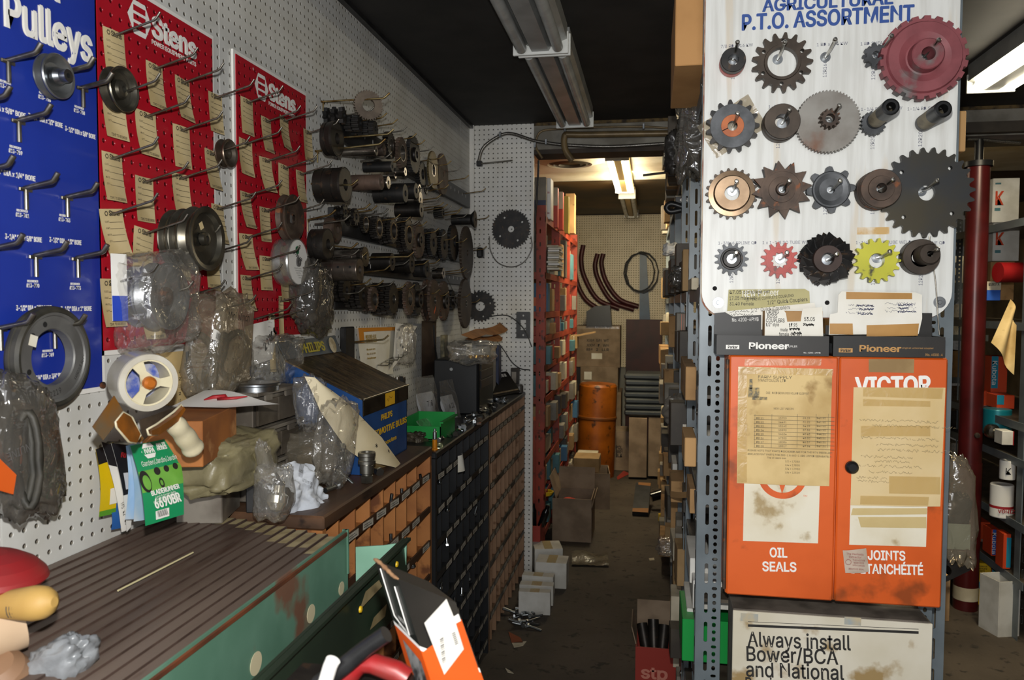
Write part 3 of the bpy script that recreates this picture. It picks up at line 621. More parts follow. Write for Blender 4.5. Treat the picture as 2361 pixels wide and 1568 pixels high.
# ================================================================ rack uprights (slotted angle)
def slot(x, z, w, h, n=5):
    r = min(w, h) / 2; out = []
    for sx, sz, a0 in (((w / 2 - r), (h / 2 - r), 0), (-(w / 2 - r), (h / 2 - r), PI / 2), (-(w / 2 - r), -(h / 2 - r), PI), ((w / 2 - r), -(h / 2 - r), 1.5 * PI)):
        out += [(x + sx + r * math.cos(a0 + PI / 2 * i / n), z + sz + r * math.sin(a0 + PI / 2 * i / n)) for i in range(n + 1)]
    return out
def angle_post(name, label, x, y, w, d, z1, m, group, flip=1, side=1, holes=True, z0=0.0):
    """L upright: front flange from x to x+w*flip at depth y, return flange d going back at x"""
    t = thing(name, label, 'rack post', (x, y, z0), group)
    hs = []
    if holes:
        z = z0 + .06
        while z < z1 - .06:
            hs.append(slot(w * .40 * flip, z, .008, .047, 4))
            for k in range(3): hs.append(slot(w * .74 * flip, z - .016 + k * .0165, .0085, .0095 if k == 1 else .011, 3))
            hs.append(slot(w * .74 * flip, z + .0335, .012, .0072, 3)); z += .0675
    o = [(0, z0), (w * flip, z0), (w * flip, z1), (0, z1)]
    if flip < 0: o = o[::-1]
    MB().prism(frame((x, y, 0), *FRONT), o, .0025, hs).build('front_flange', m, t)
    hs = []; z = z0 + .06
    while holes and z < z1 - .06: hs.append(slot(d * .5, z, .008, .045, 3)); z += .0675
    M = frame((x, y, 0), (0, 1, 0), (0, 0, 1)) if flip < 0 else frame((x + .0025, y, 0), (0, 1, 0), (0, 0, 1))
    MB().prism(frame((x - .00125, y, 0), (0, 1, 0), (0, 0, 1)), [(0, z0), (d, z0), (d, z1), (0, z1)], .0025, hs).build('side_flange', m, t)
    return t
xl = .110; xr = .606
angle_post('rack_post', 'grey slotted steel post left of the orange cabinet', xl, 1.80, .054, .04, 2.43, m_grey, 'posts of the nearest rack')
angle_post('rack_post', 'grey slotted steel post behind the right edge of the orange cabinet', xr + .028, 1.80, .054, .04, 2.43, m_grey, 'posts of the nearest rack', flip=-1)

# ================================================================ orange two-door cabinet
YC = 1.70
ox0 = at(1681, 815, 'y', YC).x; ox1 = at(2187, 822, 'y', YC).x; oz1 = 1.374; oz0 = at(1915, 1386, 'y', YC).z; om = at(1934, 818, 'y', YC).x
t = thing('wall_cabinet', 'orange two-door metal cabinet lettered OIL SEALS', 'cabinet', ((ox0 + ox1) / 2, 1.75, oz0))
MB().box(((ox0 + ox1) / 2, 1.752, (oz0 + oz1) / 2), (ox1 - ox0, .09, oz1 - oz0), bev=.002).build('body', mat('orange_side', 'cf6a33', .5, 0, 'a84f22', 12), t)
m_label = mat('cream_label', 'e3dcc8', .55, 0, 'd6cbb0', 7, c3='a9936a', s3=14)
def door(x0, x1, lab):
    d = MB().box(((x0 + x1) / 2, YC + .004, (oz0 + oz1) / 2), (x1 - x0 - .003, .014, oz1 - oz0 - .002), bev=.003).build('door', m_orange, t); return d
dl = door(ox0, om, 0); dr = door(om, ox1, 1)
YD = YC - .0034
def P(x, y, o=0.0): return at(x, y, 'y', YD - o)
def plate(mb, pts, o=0.0, mi=0): return mb.prism(frame((0, YD - o, 0), *FRONT), [(P(x, y, o).x, P(x, y, o).z) for x, y in pts], 0, mi=mi)
X = MB(); plate(X, [(1716, 1100), (1891, 1100), (1886, 1253), (1713, 1247)], .0004); X.build('label_panel', m_label, dl)
X = MB(); plate(X, [(1961, 1150), (2139, 1150), (2135, 1261), (1958, 1256)], .0004); X.build('label_panel', m_label, dr)
def bend(mb, t_, x, y, h, x2, y2, al='L', o=.0006, bold=.025):
    a = P(x, y, o); b = P(x2, y2, o); M = frame(a, (b - a), (0, 0, 1)); mb.text(t_, M, h=h, w=(b - a).length, bold=bold); return mb
X = MB(); bend(X, 'OIL', 1775, 1284, .0195, 1815, 1285); bend(X, 'SEALS', 1758, 1316, .0195, 1836, 1318); X.build('lettering', m_white, dl)
X = MB(); bend(X, 'JOINTS', 2001, 1290, .019, 2087, 1292); bend(X, "D'ÉTANCHÉITÉ", 1962, 1321, .0195, 2128, 1325)
bend(X, 'VICTOR', 1973, 909, .034, 2146, 906, bold=.04); X.build('lettering', m_white, dr)
X = MB(); c0 = P(1804, 1097, .0008); Mv = frame(c0, *FRONT)
ar = [(.049 * math.cos(-PI + PI * i / 24), .049 * math.sin(-PI + PI * i / 24)) for i in range(25)]; ai = [(.036 * math.cos(-PI * i / 24), .036 * math.sin(-PI * i / 24)) for i in range(25)]
X.prism(Mv, ar + ai, 0); X.prism(Mv, [(-.012, 0), (0, -.038), (.012, 0)], 0); X.text('TM', frame(P(1852, 1146, .0008), *FRONT), h=.004); X.build('emblem', m_orange, dl)
k = P(1961, 1075, .0); MB().lathe([(0, .019), (.008, .019), (.0125, .015), (.0135, .010), (.010, .006), (.006, .004), (.006, 0)], k, (0, -1, 0), 28).build('knob', mat('black_knob', '17181a', .3), dr)
X = MB(); plate(X, [(2003, 828), (2108, 828), (2107, 860), (2003, 858)], .0004); X.build('worn_patch', mat('bare_patch', 'a58a5c', .6, .1, '8a6f45', 12), dr)
# hinge rib on the left edge
X = MB(); X.cyl((ox0 - .002, YC + .008, oz0 + .01), (ox0 - .002, YC + .008, oz1 - .01), .004, n=10); X.build('hinge', m_rust, t)
# papers taped on the doors
def sheet(name, label, pts, m, o, lines=None, cat='paper', bulge=.004):
    q = [P(x, y, o) for x, y in pts]; tt = thing(name, label, cat, (sum((p.x for p in q)) / 4, YD, min(p.z for p in q)))
    def fn(u, v):
        a = q[3].lerp(q[2], u); b = q[0].lerp(q[1], u); r = a.lerp(b, v); r.y -= bulge * math.sin(PI * u) * (.4 + .6 * math.sin(v * 5 + u * 2) ** 2); return r
    MB().sheet(fn, 10, 12).build('sheet', m, tt); return tt
pl = sheet('taped_invoice', 'yellowed invoice sheet taped across the left orange door', [(1702, 845), (1919, 851), (1912, 1121), (1699, 1114)], m_old, .002)
def inv(mb, x, y, t_, h, x2=None, o=.0085):
    a = P(x, y, o); mb.text(t_, frame(a, *FRONT), h=h, w=None if x2 is None else P(x2, y, o).x - a.x)
X = MB(); inv(X, 1748, 872, 'FARM SUPPLY', .006, 1826); inv(X, 1748, 880, 'MANITOULIN LTD', .006, 1812); inv(X, 1766, 908, 'CASE - DAVID BROWN & NEW HOLLAND EQUIPMENT', .0045, 1865); inv(X, 1784, 944, 'NEW LIST PRICES', .004, 1830)
for k in range(9):
    y = 958 + k * 9.2; X.rect(frame(P(1738, y, .0085), *FRONT), 0, 0, .160, .0006)
for x in (1739, 1778, 1837, 1880, 1908): X.rect(frame(P(x, 1032, .0086), *FRONT), 0, 0, .0006, .07)
for k in range(8):
    y = 966 + k * 9.2
    for x, t_ in ((1744, 'DB %d' % (21 + k)), (1795, '%d' % (13700 + 731 * k)), (1851, '%d.%02d' % (28 + 3 * k, 15 + 7 * k % 90)), (1883, '$%d.50' % (40 + k))): inv(X, x, y, t_, .0038)
for k, t_ in enumerate(('PLEASE NOTE THAT PARTS DESCRIBED ARE FOR THE 9/76 PRICELIST.', 'REPLACEMENT PARTS FOR 380-1 & 660-1 ARE LISTED SEPARATELY.', 'The oil seals are:', '1/2 = 17250', '1/4 = 17800', '3/4 = 17950', '1/4 = 12520')):
    inv(X, 1724 + (44 if k > 1 else 0) + (42 if k > 2 else 0), 1040 + k * 8.5, t_, .0036)
X.build('lettering', mat('faded_ink', '7a6f55', .8), pl)
X = MB(); a = P(1738, 905, .0086); X.box((a.x, a.y, a.z), (.022, .0004, .02)); X.box((a.x - .006, a.y, a.z + .018), (.006, .0004, .02)); X.box((a.x + .012, a.y, a.z - .012), (.03, .0004, .006)); X.build('tractor_sketch', mat('sketch_ink', '6f6a5a', .8, 0, 'b59d6a', 160), pl)
def tapes(lst):
    for pts, o, lab in lst: X = MB(); plate(X, pts, o); solo(X, 'tape_strip', m_tape, lab, 'tape')
tapes((([(1702, 846), (1722, 846), (1722, 1112), (1700, 1112)], .009, 'glossy tape down the left edge of the yellowed invoice'), ([(1722, 846), (1922, 851), (1920, 866), (1722, 862)], .0095, 'glossy tape along the top edge of the yellowed invoice'), ([(1718, 828), (1894, 828), (1893, 843), (1716, 843)], .002, 'clear tape above the yellowed invoice on the left orange door')))
pr = sheet('taped_note', 'yellowed handwritten note taped across the right orange door', [(1968, 893), (2180, 894), (2168, 1168), (1961, 1165)], mat('note_paper', 'd9c294', .8, 0, 'cdb27c', 5, c3='e3d3ad', s3=4), .002)
X = MB()
for k, (x, y, w_) in enumerate(((1982, 972, .15), (2008, 984, .16), (1985, 1012, .15), (2020, 1028, .12), (2024, 1040, .14), (1985, 1055, .10), (2014, 1066, .07), (1980, 1076, .12), (1995, 1090, .09), (1975, 1103, .06), (1978, 1112, .06))):
    X.scrib(frame(P(x, y, .0085), *FRONT), 0, 0, w_, .006, seed=k, t=.0005)
X.build('handwriting', mat('faint_ink', '9a8a66', .8), pr)
tapes((([(1990, 893), (2175, 895), (2172, 920), (1990, 914)], .009, 'topmost tape band on the handwritten note'), ([(1990, 920), (2145, 925), (2145, 938), (1990, 936)], .0085, 'second tape band from the top of the handwritten note'), ([(1985, 982), (2145, 982), (2145, 1006), (1985, 1006)], .0085, 'third tape band from the top of the handwritten note'), ([(1984, 1143), (2142, 1146), (2140, 1166), (1983, 1163)], .009, 'bottom tape band on the handwritten note'), ([(2050, 1098), (2168, 1100), (2168, 1140), (2050, 1138)], .0088, 'wide tape patch low on the right half of the handwritten note')))
tapes((([(1966, 1172), (2138, 1172), (2137, 1186), (1962, 1188)], .0015, 'upper torn tape left on the cream panel below the note'), ([(1978, 1192), (2136, 1192), (2136, 1218), (1985, 1216)], .0018, 'lower torn tape left on the cream panel below the note')))
pk = sheet('small_sachet', 'small pink-grey printed sachet stuck over the word JOINTS', [(1943, 1269), (1997, 1264), (2004, 1318), (1949, 1321)], mat('sachet', 'bfae9d', .75, 0, 'b09d8c', 20), .003, cat='sachet', bulge=.006)
X = MB(); Ms = lambda x, y: frame(P(x, y, .0115), *FRONT)
for x, y, t_, h, w_ in ((1952, 1279, 'The Maxilastic', .004, .033), (1958, 1286, 'Extractor', .004, .024), (1966, 1293, 'THE MOTOR', .003, .024), (1968, 1299, 'SERVICE', .003, .02), (1966, 1305, 'MFG CANADA', .003, .024), (1957, 1313, 'REMOVE SEAL', .003, .03)): X.text(t_, Ms(x, y), h=h, w=w_, bold=.01)
X.prism(Ms(1956, 1296), circ(.006, 16), 0, [circ(.005, 16)]); X.build('lettering', mat('faded_red_ink', 'a8736b', .8), pk)

# ================================================================ cream cabinet below
bx0 = at(1690, 1440, 'y', YC).x; bx1 = at(2150, 1440, 'y', YC).x; bz1 = at(1920, 1421, 'y', YC).z
t = thing('bearing_cabinet', 'cream metal cabinet lettered Always install, under the orange cabinet', 'cabinet', ((bx0 + bx1) / 2, 1.76, .18))
m_creamcab = mat('cream_enamel', 'd9d3c3', .45, 0, 'cbc3ae', 5, c3='9c8358', s3=11)
MB().box(((bx0 + bx1) / 2, 1.755, (.18 + bz1) / 2), (bx1 - bx0, .10, bz1 - .18), bev=.002).build('body', mat('dusty_top', '6a6258', .7, 0, '4b443c', 16), t)
f = MB().box(((bx0 + bx1) / 2, YC + .002, (.18 + bz1) / 2 - .001), (bx1 - bx0 + .001, .006, bz1 - .182), bev=.0012).build('front_panel', m_creamcab, t)
YF = YC - .0012
X = MB()
def bt(t_, x, y, h, x2, y2, bold=.0):
    a = at(x, y, 'y', YF - .0004); b = at(x2, y2, 'y', YF - .0004); X.text(t_, frame(a, b - a, (0, 0, 1)), h=h, w=(b - a).length, bold=bold)
r = REG['t4']; tp = lambda x, y: (r[0] + x / r[2], r[1] + y / r[2])
bt('Always install', *tp(482, 707), .031, *tp(1185, 735), .012); bt('Bower/BCA', *tp(476, 806), .031, *tp(1100, 832), .012); bt('and National', *tp(473, 912), .031, *tp(1140, 938), .012); bt('Bearings and Oil Seals', *tp(470, 1000), .026, *tp(1300, 1030), .012)
for (x0, y0, x1, y1, w_) in ((485, 541, 1645, 592, .001), (485, 567, 1645, 615, .0055)):
    a = at(*tp(x0, y0), 'y', YF - .0004); b = at(*tp(x1, y1), 'y', YF - .0004); X.rect(frame(a, b - a, (0, 0, 1)), 0, -w_ / 2, (b - a).length, w_ / 2)
X.build('lettering', m_ink, f)
X = MB()
for x0, y0, x1, y1 in ((435, 490, 555, 515), (1140, 515, 1255, 540)):
    a = at(*tp(x0, y1 + 20), 'y', YF - .0004); b = at(*tp(x1, y0), 'y', YF - .0004); X.rect(frame(a, *FRONT), 0, 0, b.x - a.x, b.z - a.z)
X.build('tape_remains', mat('tape_remains', 'b5a88c', .7, 0, '98a0a0', 30), f)

# ================================================================ coupler trays and cards on top of the orange cabinet
def tray(label, x0, x1, y0, y1, letters, mcol):
    a = at(x0, y1, 'y', YC - .002); b = at(x1, y0, 'y', YC - .002); t = thing('coupler_tray', label, 'tray', ((a.x + b.x) / 2, 1.74, oz1))
    h = b.z - oz1; w_ = b.x - a.x; m = mat('black_card', '151413', .5, 0, '201d1a', 14); xm = (a.x + b.x) / 2; z0 = oz1 + .0005
    Y = MB().box((xm, YC, z0 + h / 2), (w_, .003, h)).box((xm, 1.775, z0 + h / 2 + .01), (w_, .003, h + .02)).box((xm, 1.737, z0 + .002), (w_, .074, .003)).box((a.x + .0015, 1.737, z0 + h / 2), (.003, .074, h)).box((b.x - .0015, 1.737, z0 + h / 2), (.003, .074, h)); Y.build('shell', m, t)
    T = MB()
    for t_, u, v, hh, ww, bo in letters: T.text(t_, frame((a.x + u * w_, YC - .0022, z0 + v * h), *FRONT), h=hh, w=ww, bold=bo)
    u, v = (.085, .30) if mcol is m_white else (.05, .2)
    T.rect(frame((a.x + u * w_, YC - .0021, z0 + v * h), *FRONT), 0, 0, .027, .0085); T.build('lettering', mcol, t)
    MB().text('Parker', frame((a.x + (u + .018) * w_, YC - .0024, z0 + (v + .03) * h), *FRONT), h=.006, w=.02, bold=.03).build('badge_lettering', m_ink, t); return t
m_gold = mat('gold_ink', 'b98a4c', .5)
tray('black coupler tray with white Pioneer lettering', 1652, 1912, 776, 814, (('Pioneer', .295, .33, .0125, .079, .03), ('COUPLER', .61, .42, .004, .025, 0), ('No. 4200-4PMB', .78, .12, .003, .033, 0)), m_white)
tray('black coupler tray with gold Pioneer lettering', 1921, 2180, 778, 816, (('Pioneer', .24, .26, .0125, .079, .03), ('The original universal coupler', .57, .42, .003, .07, 0), ('No. 4000-4', .83, .08, .005, .032, 0)), m_gold)
def card(name, label, pts, yv, m, letters=(), mi=m_ink, th=.0015, scr=()):
    q = [at(x, y, 'y', yv) for x, y in pts]; t = thing(name, label, 'card', (sum(p.x for p in q) / len(q), yv, min(p.z for p in q)))
    MB().prism(frame((0, yv + th, 0), *FRONT), [(p.x, p.z) for p in q][::-1], th).build('sheet', m, t); T = MB()
    for t_, x, y, hh, x2, y2 in letters:
        a = at(x, y, 'y', yv - .0005); b = at(x2, y2, 'y', yv - .0005); T.text(t_, frame(a, b - a, (0, 0, 1)), h=hh, w=(b - a).length)
    for k, (x, y, w_, h_) in enumerate(scr): T.scrib(frame(at(x, y, 'y', yv - .0005), *FRONT), 0, 0, w_, h_, seed=k + int(x), t=.0008)
    if T.v: T.build('lettering', mi, t)
    return t
card('coupling_card', 'olive coupling card with rounded top, pencilled prices on it', [(1680, 668), (1855, 666), (1866, 672), (1868, 710), (1690, 728), (1676, 728)], 1.770, mat('olive_card', 'b5ad7c', .7, 0, 'a59d6c', 8), (('NEW Pioneer', 1712, 685, .014, 1796, 681), ), m_white)
card('note_slip', 'white slip of pencilled coupler notes leaning on the olive card', [(1672, 718), (1878, 698), (1880, 706), (1880, 760), (1672, 760)], 1.765, m_paper, (('1/2" Quick Couplers', 1732, 720, .008, 1822, 712),), m_ink, scr=((1682, 722, .05, .006), (1682, 729, .05, .006), (1684, 737, .05, .006)))
T = MB(); a = at(1722, 695, 'y', 1.7675)
for t_, x, y, hh, x2, y2 in (('LET VALVE COMPLETE COUPLING', 1720, 695, .006, 1830, 684), ('1/2" Quick Couplers', 1770, 702, .008, 1862, 694), ('47.05 complete set', 1682, 678, .008, 1775, 676), ('17.05 male sets', 1682, 692, .008, 1745, 690), ('31.40 Female', 1682, 704, .007, 1738, 704)):
    a = at(x, y, 'y', 1.7675); b = at(x2, y2, 'y', 1.7675); T.text(t_, frame(a, b - a, (0, 0, 1)), h=hh, w=(b - a).length)
T.build('lettering', m_ink, bpy.data.objects['coupling_card'])
card('coupling_box', 'black coupling carton panel marked with a number, behind the white tray', [(1647, 722), (1672, 720), (1690, 730), (1755, 726), (1755, 780), (1647, 780)], 1.757, mat('black_card', '151413'), (('No. 4200-4PMB', 1688, 742, .008, 1749, 740),), m_white)
t = thing('price_box', 'small open carton of handwritten O-ring coupler prices', 'box', at(1822, 775, 'y', 1.725))
a = at(1763, 776, 'y', 1.722); b = at(1898, 712, 'y', 1.722)
MB().box(((a.x + b.x) / 2, 1.742, (a.z + b.z) / 2 - .002), (b.x - a.x, .034, b.z - a.z - .006)).build('carton', m_card, t)
MB().prism(frame((0, 1.723, 0), *FRONT), [(p.x, p.z) for p in (at(x, y, 'y', 1.722) for x, y in ((1763, 778), (1898, 778), (1896, 708), (1850, 712), (1846, 741), (1815, 742), (1812, 722), (1806, 714), (1764, 716)))], .0016).build('front_flap', m_paper, t)
T = MB()
for t_, x, y, hh, x2 in (('ORING', 1767, 723, .008, 1796), ('BOSS', 1769, 733, .008, 1792), ('COUPLERS', 1766, 743, .008, 1809), ('1/2" style', 1766, 752, .007, 1796), ('17.95', 1819, 753, .007, 1838), ('53.05', 1854, 740, .008, 1879), ('male', 1799, 764, .007, 1816), ('female', 1796, 774, .007, 1819), ('25.60', 1822, 777, .007, 1848)):
    a = at(x, y, 'y', 1.7205); T.text(t_, frame(a, *FRONT), h=hh, w=at(x2, y, 'y', 1.7205).x - a.x, bold=.01)
for k, (x, y) in enumerate(((1820, 762), (1824, 771), (1852, 752))):
    for j in range(3): T.scrib(frame(at(x, y, 'y', 1.7204), *FRONT), 0, 0, .022, .006, seed=k * 7 + j, t=.0014)
T.build('handwriting', m_ink, t)
cd2 = card('price_card', 'cream price card with brown tape bars, behind the gold tray', [(1911, 772), (1913, 725), (1931, 721), (1933, 680), (1940, 672), (2110, 674), (2126, 680), (2126, 735), (2118, 770)], 1.745, m_paper, (), mat('pale_ink', '84848c', .8), scr=((1956, 708, .05, .006), (1956, 716, .05, .006), (1950, 724, .05, .006), (2040, 704, .06, .006), (2045, 713, .06, .006), (2040, 721, .06, .006)))
T = MB()
for k, (x, y, w_) in enumerate(((1975, 708, .035), (1980, 716, .03), (1978, 726, .03), (2070, 706, .03), (2072, 714, .02), (2070, 722, .036))):
    for j in range(2): T.scrib(frame(at(x, y, 'y', 1.7443), *FRONT), 0, 0, w_, .005, seed=k * 5 + j + 90, t=.0012)
T.build('scored_prices', mat('navy_ink', '3a3f66', .7), cd2)
X = MB()
for q in ([(1951, 673), (2103, 676), (2103, 690), (1951, 690)], [(1913, 746), (1966, 746), (1967, 772), (1913, 770)], [(1998, 750), (2119, 746), (2116, 774), (1998, 776)]): X.prism(frame((0, 1.7442, 0), *FRONT), [(p.x, p.z) for p in (at(x, y, 'y', 1.7442) for x, y in q)][::-1], 0)
X.build('brown_tape', mat('brown_tape', 'b88a4c', .35, 0, 'a67a3e', 8), cd2)
for x, y, r_, h_, lab in ((1928, 772, .018, .022, 'zinc coupler ring standing in the left end of the gold tray'), (2131, 778, .013, .03, 'silver coupler standing in the right end of the gold tray')):
    a = at(x, y, 'y', 1.725); solo(MB().lathe([(r_ * .6, 0), (r_ * .9, 0), (r_, .003), (r_, h_ * .5), (r_ * .92, h_ * .52), (r_ * .92, h_), (r_ * .6, h_), (r_ * .6, .01)], (a.x, 1.725, oz1 + .004), (0, 0, 1), 24), 'coupler', m_zinc, lab, 'coupler')
X = MB(); X.box((at(2130, 745, 'y', 1.765).x, 1.765, oz1 + .05), (.03, .004, .08)); solo(X, 'black_tab', mat('black_card', '151413'), 'black cardboard tab behind the cream price card', 'card')
# ================================================================ pulleys and bags on the left wall
XA = Vector((1, 0, 0))
m_rubber = mat('black_rubber', '26251f', .6, 0, '3a372f', 25)
m_drumgrey = mat('drum_grey', '6f6f6d', .45, .3, '5c5b59', 12)
m_pulley = mat('zinc_pulley', 'a3a6a8', .3, .85, '85888a', 15)
m_pulley2 = mat('dull_pulley', '7d7a70', .33, .9, '5e594e', 12)
m_pulley3 = mat('rusty_pulley', '8a8074', .35, .85, '5f5044', 14)
def V_pulley(R, w, gd=.010, hub=None):
    h = w
    return [(R * .3, 0), (R * .95, 0), (R, .002), (R * .985, .004), (R - gd, h * .48), (R - gd, h * .52), (R * .985, h - .004), (R, h - .002), (R * .96, h)]
def xl_(name, label, cat, c, profs, n=44, group=None):
    """turned part with its axis out of the wall; profs: (part name, profile, material)"""
    t = thing(name, label, cat, c, group)
    for nm, pr, m in profs: MB().lathe(pr, c, XA, n).build(nm, m, t)
    return t
q = g('r1', 500, 690, 'x', XB + .02); c = Vector((XB + .008, q.y, q.z)); R = .0355
xl_('pulley', 'small silver pulley hanging on the blue board', 'pulley', c, [('rim', V_pulley(R, .020) + [(R * .84, .018), (R * .6, .008), (.014, .007)], m_pulley), ('hub', [(.015, .004), (.0145, .018), (.011, .026), (.010, .036), (.004, .036), (.004, 0)], m_zinc)])
q = g('r1', 1060, 810, 'x', XB + .02); c = Vector((XB + .012, q.y, q.z)); R = .040
xl_('pulley', 'grey steel pulley at the left edge of the larger red board', 'pulley', c, [('rim', V_pulley(R, .024) + [(R * .88, .022), (R * .8, .012), (.017, .008)], m_pulley2), ('hub', [(.018, .004), (.017, .016), (.013, .020), (.006, .022), (.005, 0)], m_pulley2)])
q = g('r1', 2060, 1385, 'x', XB + .035); c = Vector((XB + .02, q.y, q.z)); R = .031
xl_('pulley', 'small rusty pulley hanging between the two red boards', 'pulley', c, [('rim', V_pulley(R, .022) + [(R * .8, .02), (R * .55, .012), (.011, .012)], m_pulley3), ('hub', [(.012, .0), (.012, .018), (.006, .018), (.005, 0)], m_pulley3)])
q = g('r2', 1890, 590, 'x', XB + .10)
for k, (x, R, w_) in enumerate(((.026, .058, .021), (.048, .060, .021), (.070, .064, .029))):
    c = Vector((XB + x, q.y - (.003 - .0015 * k), q.z))
    pr = V_pulley(R, w_, .008) + ([(R * .82, w_ - .002), (R * .78, w_ - .012), (R * .4, w_ - .018), (.012, w_ - .018)] if k == 2 else [(.012, w_)])
    t = xl_('pulley', 'grey steel pulley, ' + ('innermost of the stack of three', 'middle one of the stack of three', 'outermost of the stack of three, with a square sticker')[k], 'pulley', c, [('rim', pr, m_pulley2)], group='stack of three pulleys')
    if k == 2:
        MB().lathe([(.014, .016), (.012, .026), (.006, .027)], c, XA, 24).build('hub', m_pulley2, t)
        MB().prism(frame(c + Vector((.0185, -.010, .016)), *WALL) @ Matrix.Rotation(.5, 4, 'Z'), [(0, 0), (.012, 0), (.012, .014), (0, .014)], .0006).build('sticker', m_kraft, t)
q = g('r2', 1570, 1110, 'x', XB + .085)
for k, (x, R, w_) in enumerate(((.010, .058, .03), (.045, .063, .034))):
    c = Vector((XB + x, q.y, q.z)); pr = V_pulley(R, w_, .008) + ([(R * .9, w_ - .002), (R * .5, w_ - .014), (.018, w_ - .014)] if k else [(.012, w_)])
    t = xl_('pulley', 'bright zinc pulley in the film bag, ' + ('front one', 'rear one')[1 - k], 'pulley', c, [('rim', pr, m_pulley)], group='bagged pulleys')
    if k: MB().lathe([(.0185, .018), (.017, .028), (.008, .029), (.006, .01)], c, XA, 24).build('hub', m_rust, t)
B = MB(); bag_mesh(B, (XB + .046, q.y + .004, q.z - .006), (.048, 0, 0), (0, .078, .01), (0, -.006, .086), 3, 30, 24, .16, .42)
solo(B, 'plastic_bag', m_film, 'clear film bag with red print round the two zinc pulleys', 'bag')
M = frame((XB + .02, q.y - .085, q.z + .01), (.25, 1, 0), (0, .06, 1)); X = MB(); X.rect(M, 0, -.055, .032, .065, th=.001); o = solo(X, 'bag_card', m_white, 'white and blue card inside the film bag of pulleys', 'card'); MB().rect(M @ Matrix.Translation((0, 0, .0013)), 0, -.055, .032, -.01).build('blue_band', mat('card_blue', '2343b4', .5), o)
q = g('r3', 520, 290, 'x', XB + .045); c = Vector((XB + .018, q.y, q.z)); R = .081
t = xl_('brake_drum', 'black rubber-rimmed drum wheel hanging at the bottom of the blue board', 'wheel', c, [('tyre', [(R * .9, 0), (R * .97, .003), (R, .008), (R, .012), (R * .975, .013), (R * .975, .015), (R, .016), (R * .985, .022), (R * .93, .026), (R * .88, .026), (R * .84, .016)], m_rubber), ('disc', [(R * .88, .024), (R * .82, .0235), (R * .80, .021), (.046, .021), (.044, .019), (.044, .004), (R * .9, .004)], m_drumgrey)], 56)
MB().prism(frame(c + Vector((.0216, -.052, .022)), *WALL) @ Matrix.Rotation(-.3, 4, 'Z'), [(0, 0), (.015, 0), (.015, .017), (0, .017)], .0005).build('sticker', m_paper, t)
X = MB()
for a_ in (1.9, 2.45, 3.5, 4.05): X.lathe([(0, .0217), (.0045, .0217)], c + Vector((0, math.cos(a_) * .055, math.sin(a_) * .055)), XA, 12)
X.build('bolt_holes', m_hole, t)
X = MB(); X.text('2219', frame(c + Vector((.0218, -.010, -.063)), (0, 1, .25), (0, -.25, 1)), h=.009, w=.024); X.text('FABRIQUE AU CANADA', frame(c + Vector((.0218, .046, -.04)), (0, .55, .9), (0, -.9, .55)), h=.006, w=.06); X.build('lettering', m_ink, t)
q = g('r6', 640, 190, 'x', XB + .05); c = Vector((XB + .028, q.y, q.z)); R = .060
t = xl_('pulley', 'big brown flat pulley hanging on the second red board', 'pulley', c, [('rim', V_pulley(R, .026, .006) + [(R * .85, .024), (R * .55, .020), (R * .3, .020), (.012, .024), (.008, .024)], m_rust)])
MB().prism(frame(c + Vector((.0235, -.022, -.014)), *WALL) @ Matrix.Rotation(-.15, 4, 'Z'), [(0, 0), (.012, 0), (.012, .02), (0, .02)], .0005).build('label', m_greyink, t)
q = g('r6', 690, 560, 'x', XB + .06); c = Vector((XB + .012, q.y, q.z)); R = .060
t = xl_('pulley', 'film-wrapped pulley with a white printed face, second red board', 'pulley', c, [('rim', [(R * .4, 0), (R * .97, 0), (R, .004), (R * .94, .022), (R, .040), (R * .97, .044)], m_pulley), ('face_label', [(R * .97, .0445), (.012, .0445)], m_white), ('hub', [(.012, .042), (.012, .048), (.004, .048)], m_greyink)])
X = MB()
for k in range(5): X.text(('Pulley for mowers', 'Poulie de tondeuse', 'No. 275-4', 'Made in Canada', 'Ontario')[k], frame(c + Vector((.0452, -.022 + .006 * k, -.018 - .006 * k)), *WALL), h=.0035)
X.text('V-IDLER', frame(c + Vector((.0452, -.03, .02)), (0, 1, -.35), (0, .35, 1)), h=.008, w=.055, bold=.02); X.build('lettering', m_greyink, t)
MB().prism(frame(c + Vector((.0453, -.005, .030)), *WALL) @ Matrix.Rotation(-.6, 4, 'Z'), circ(.012, 6), 0).build('logo_patch', mat('logo_green', '2f6b4a', .5), t)
B = MB().lathe([(R * 1.02, -.002), (R * 1.04, .01), (R * 1.0, .022), (R * 1.04, .036), (R * 1.02, .046), (R * .95, .0465)], c, XA, 40); B.build('wrap', m_film, t)
# bag with handwriting, belts inside
q = g('r7', 420, 380, 'x', XW + .06); 
for k, (dx, x, y, a_, b_) in enumerate(((.05, 380, 500, .027, .052), (.06, 545, 460, .025, .050), (.035, 255, 520, .022, .055))):
    p = g('r7', x, y, 'x', XW + .05)
    solo(MB().tube([p + Vector((dx * .0, a_ * math.cos(i * PI / 14), b_ * math.sin(i * PI / 14) )) + Vector((.02 * math.sin(i * PI / 14 + k), 0, 0)) for i in range(28)], .0075, 8, closed=True), 'drive_belt', m_rubber, 'black rubber belt inside the handwritten dusty bag, ' + ('the middle one', 'the right one', 'the left one')[k], 'belt', 'belts in the dusty bag')
B = MB(); bag_mesh(B, q + Vector((0, .0, .005)), (.040, 0, 0), (0, .074, .0), (0, .012, .108), 9, 30, 26, .18, .38)
t = solo(B, 'plastic_bag', m_dusty, 'large dusty plastic bag with handwriting hanging on the larger red board', 'bag')
M = frame(q + Vector((.047, -.045, .058)), (0, 1, -.08), (0, .08, 1)); X = MB(); X.text('Mini Winch', M, h=.016, w=.085); X.build('handwriting', m_ink, t)
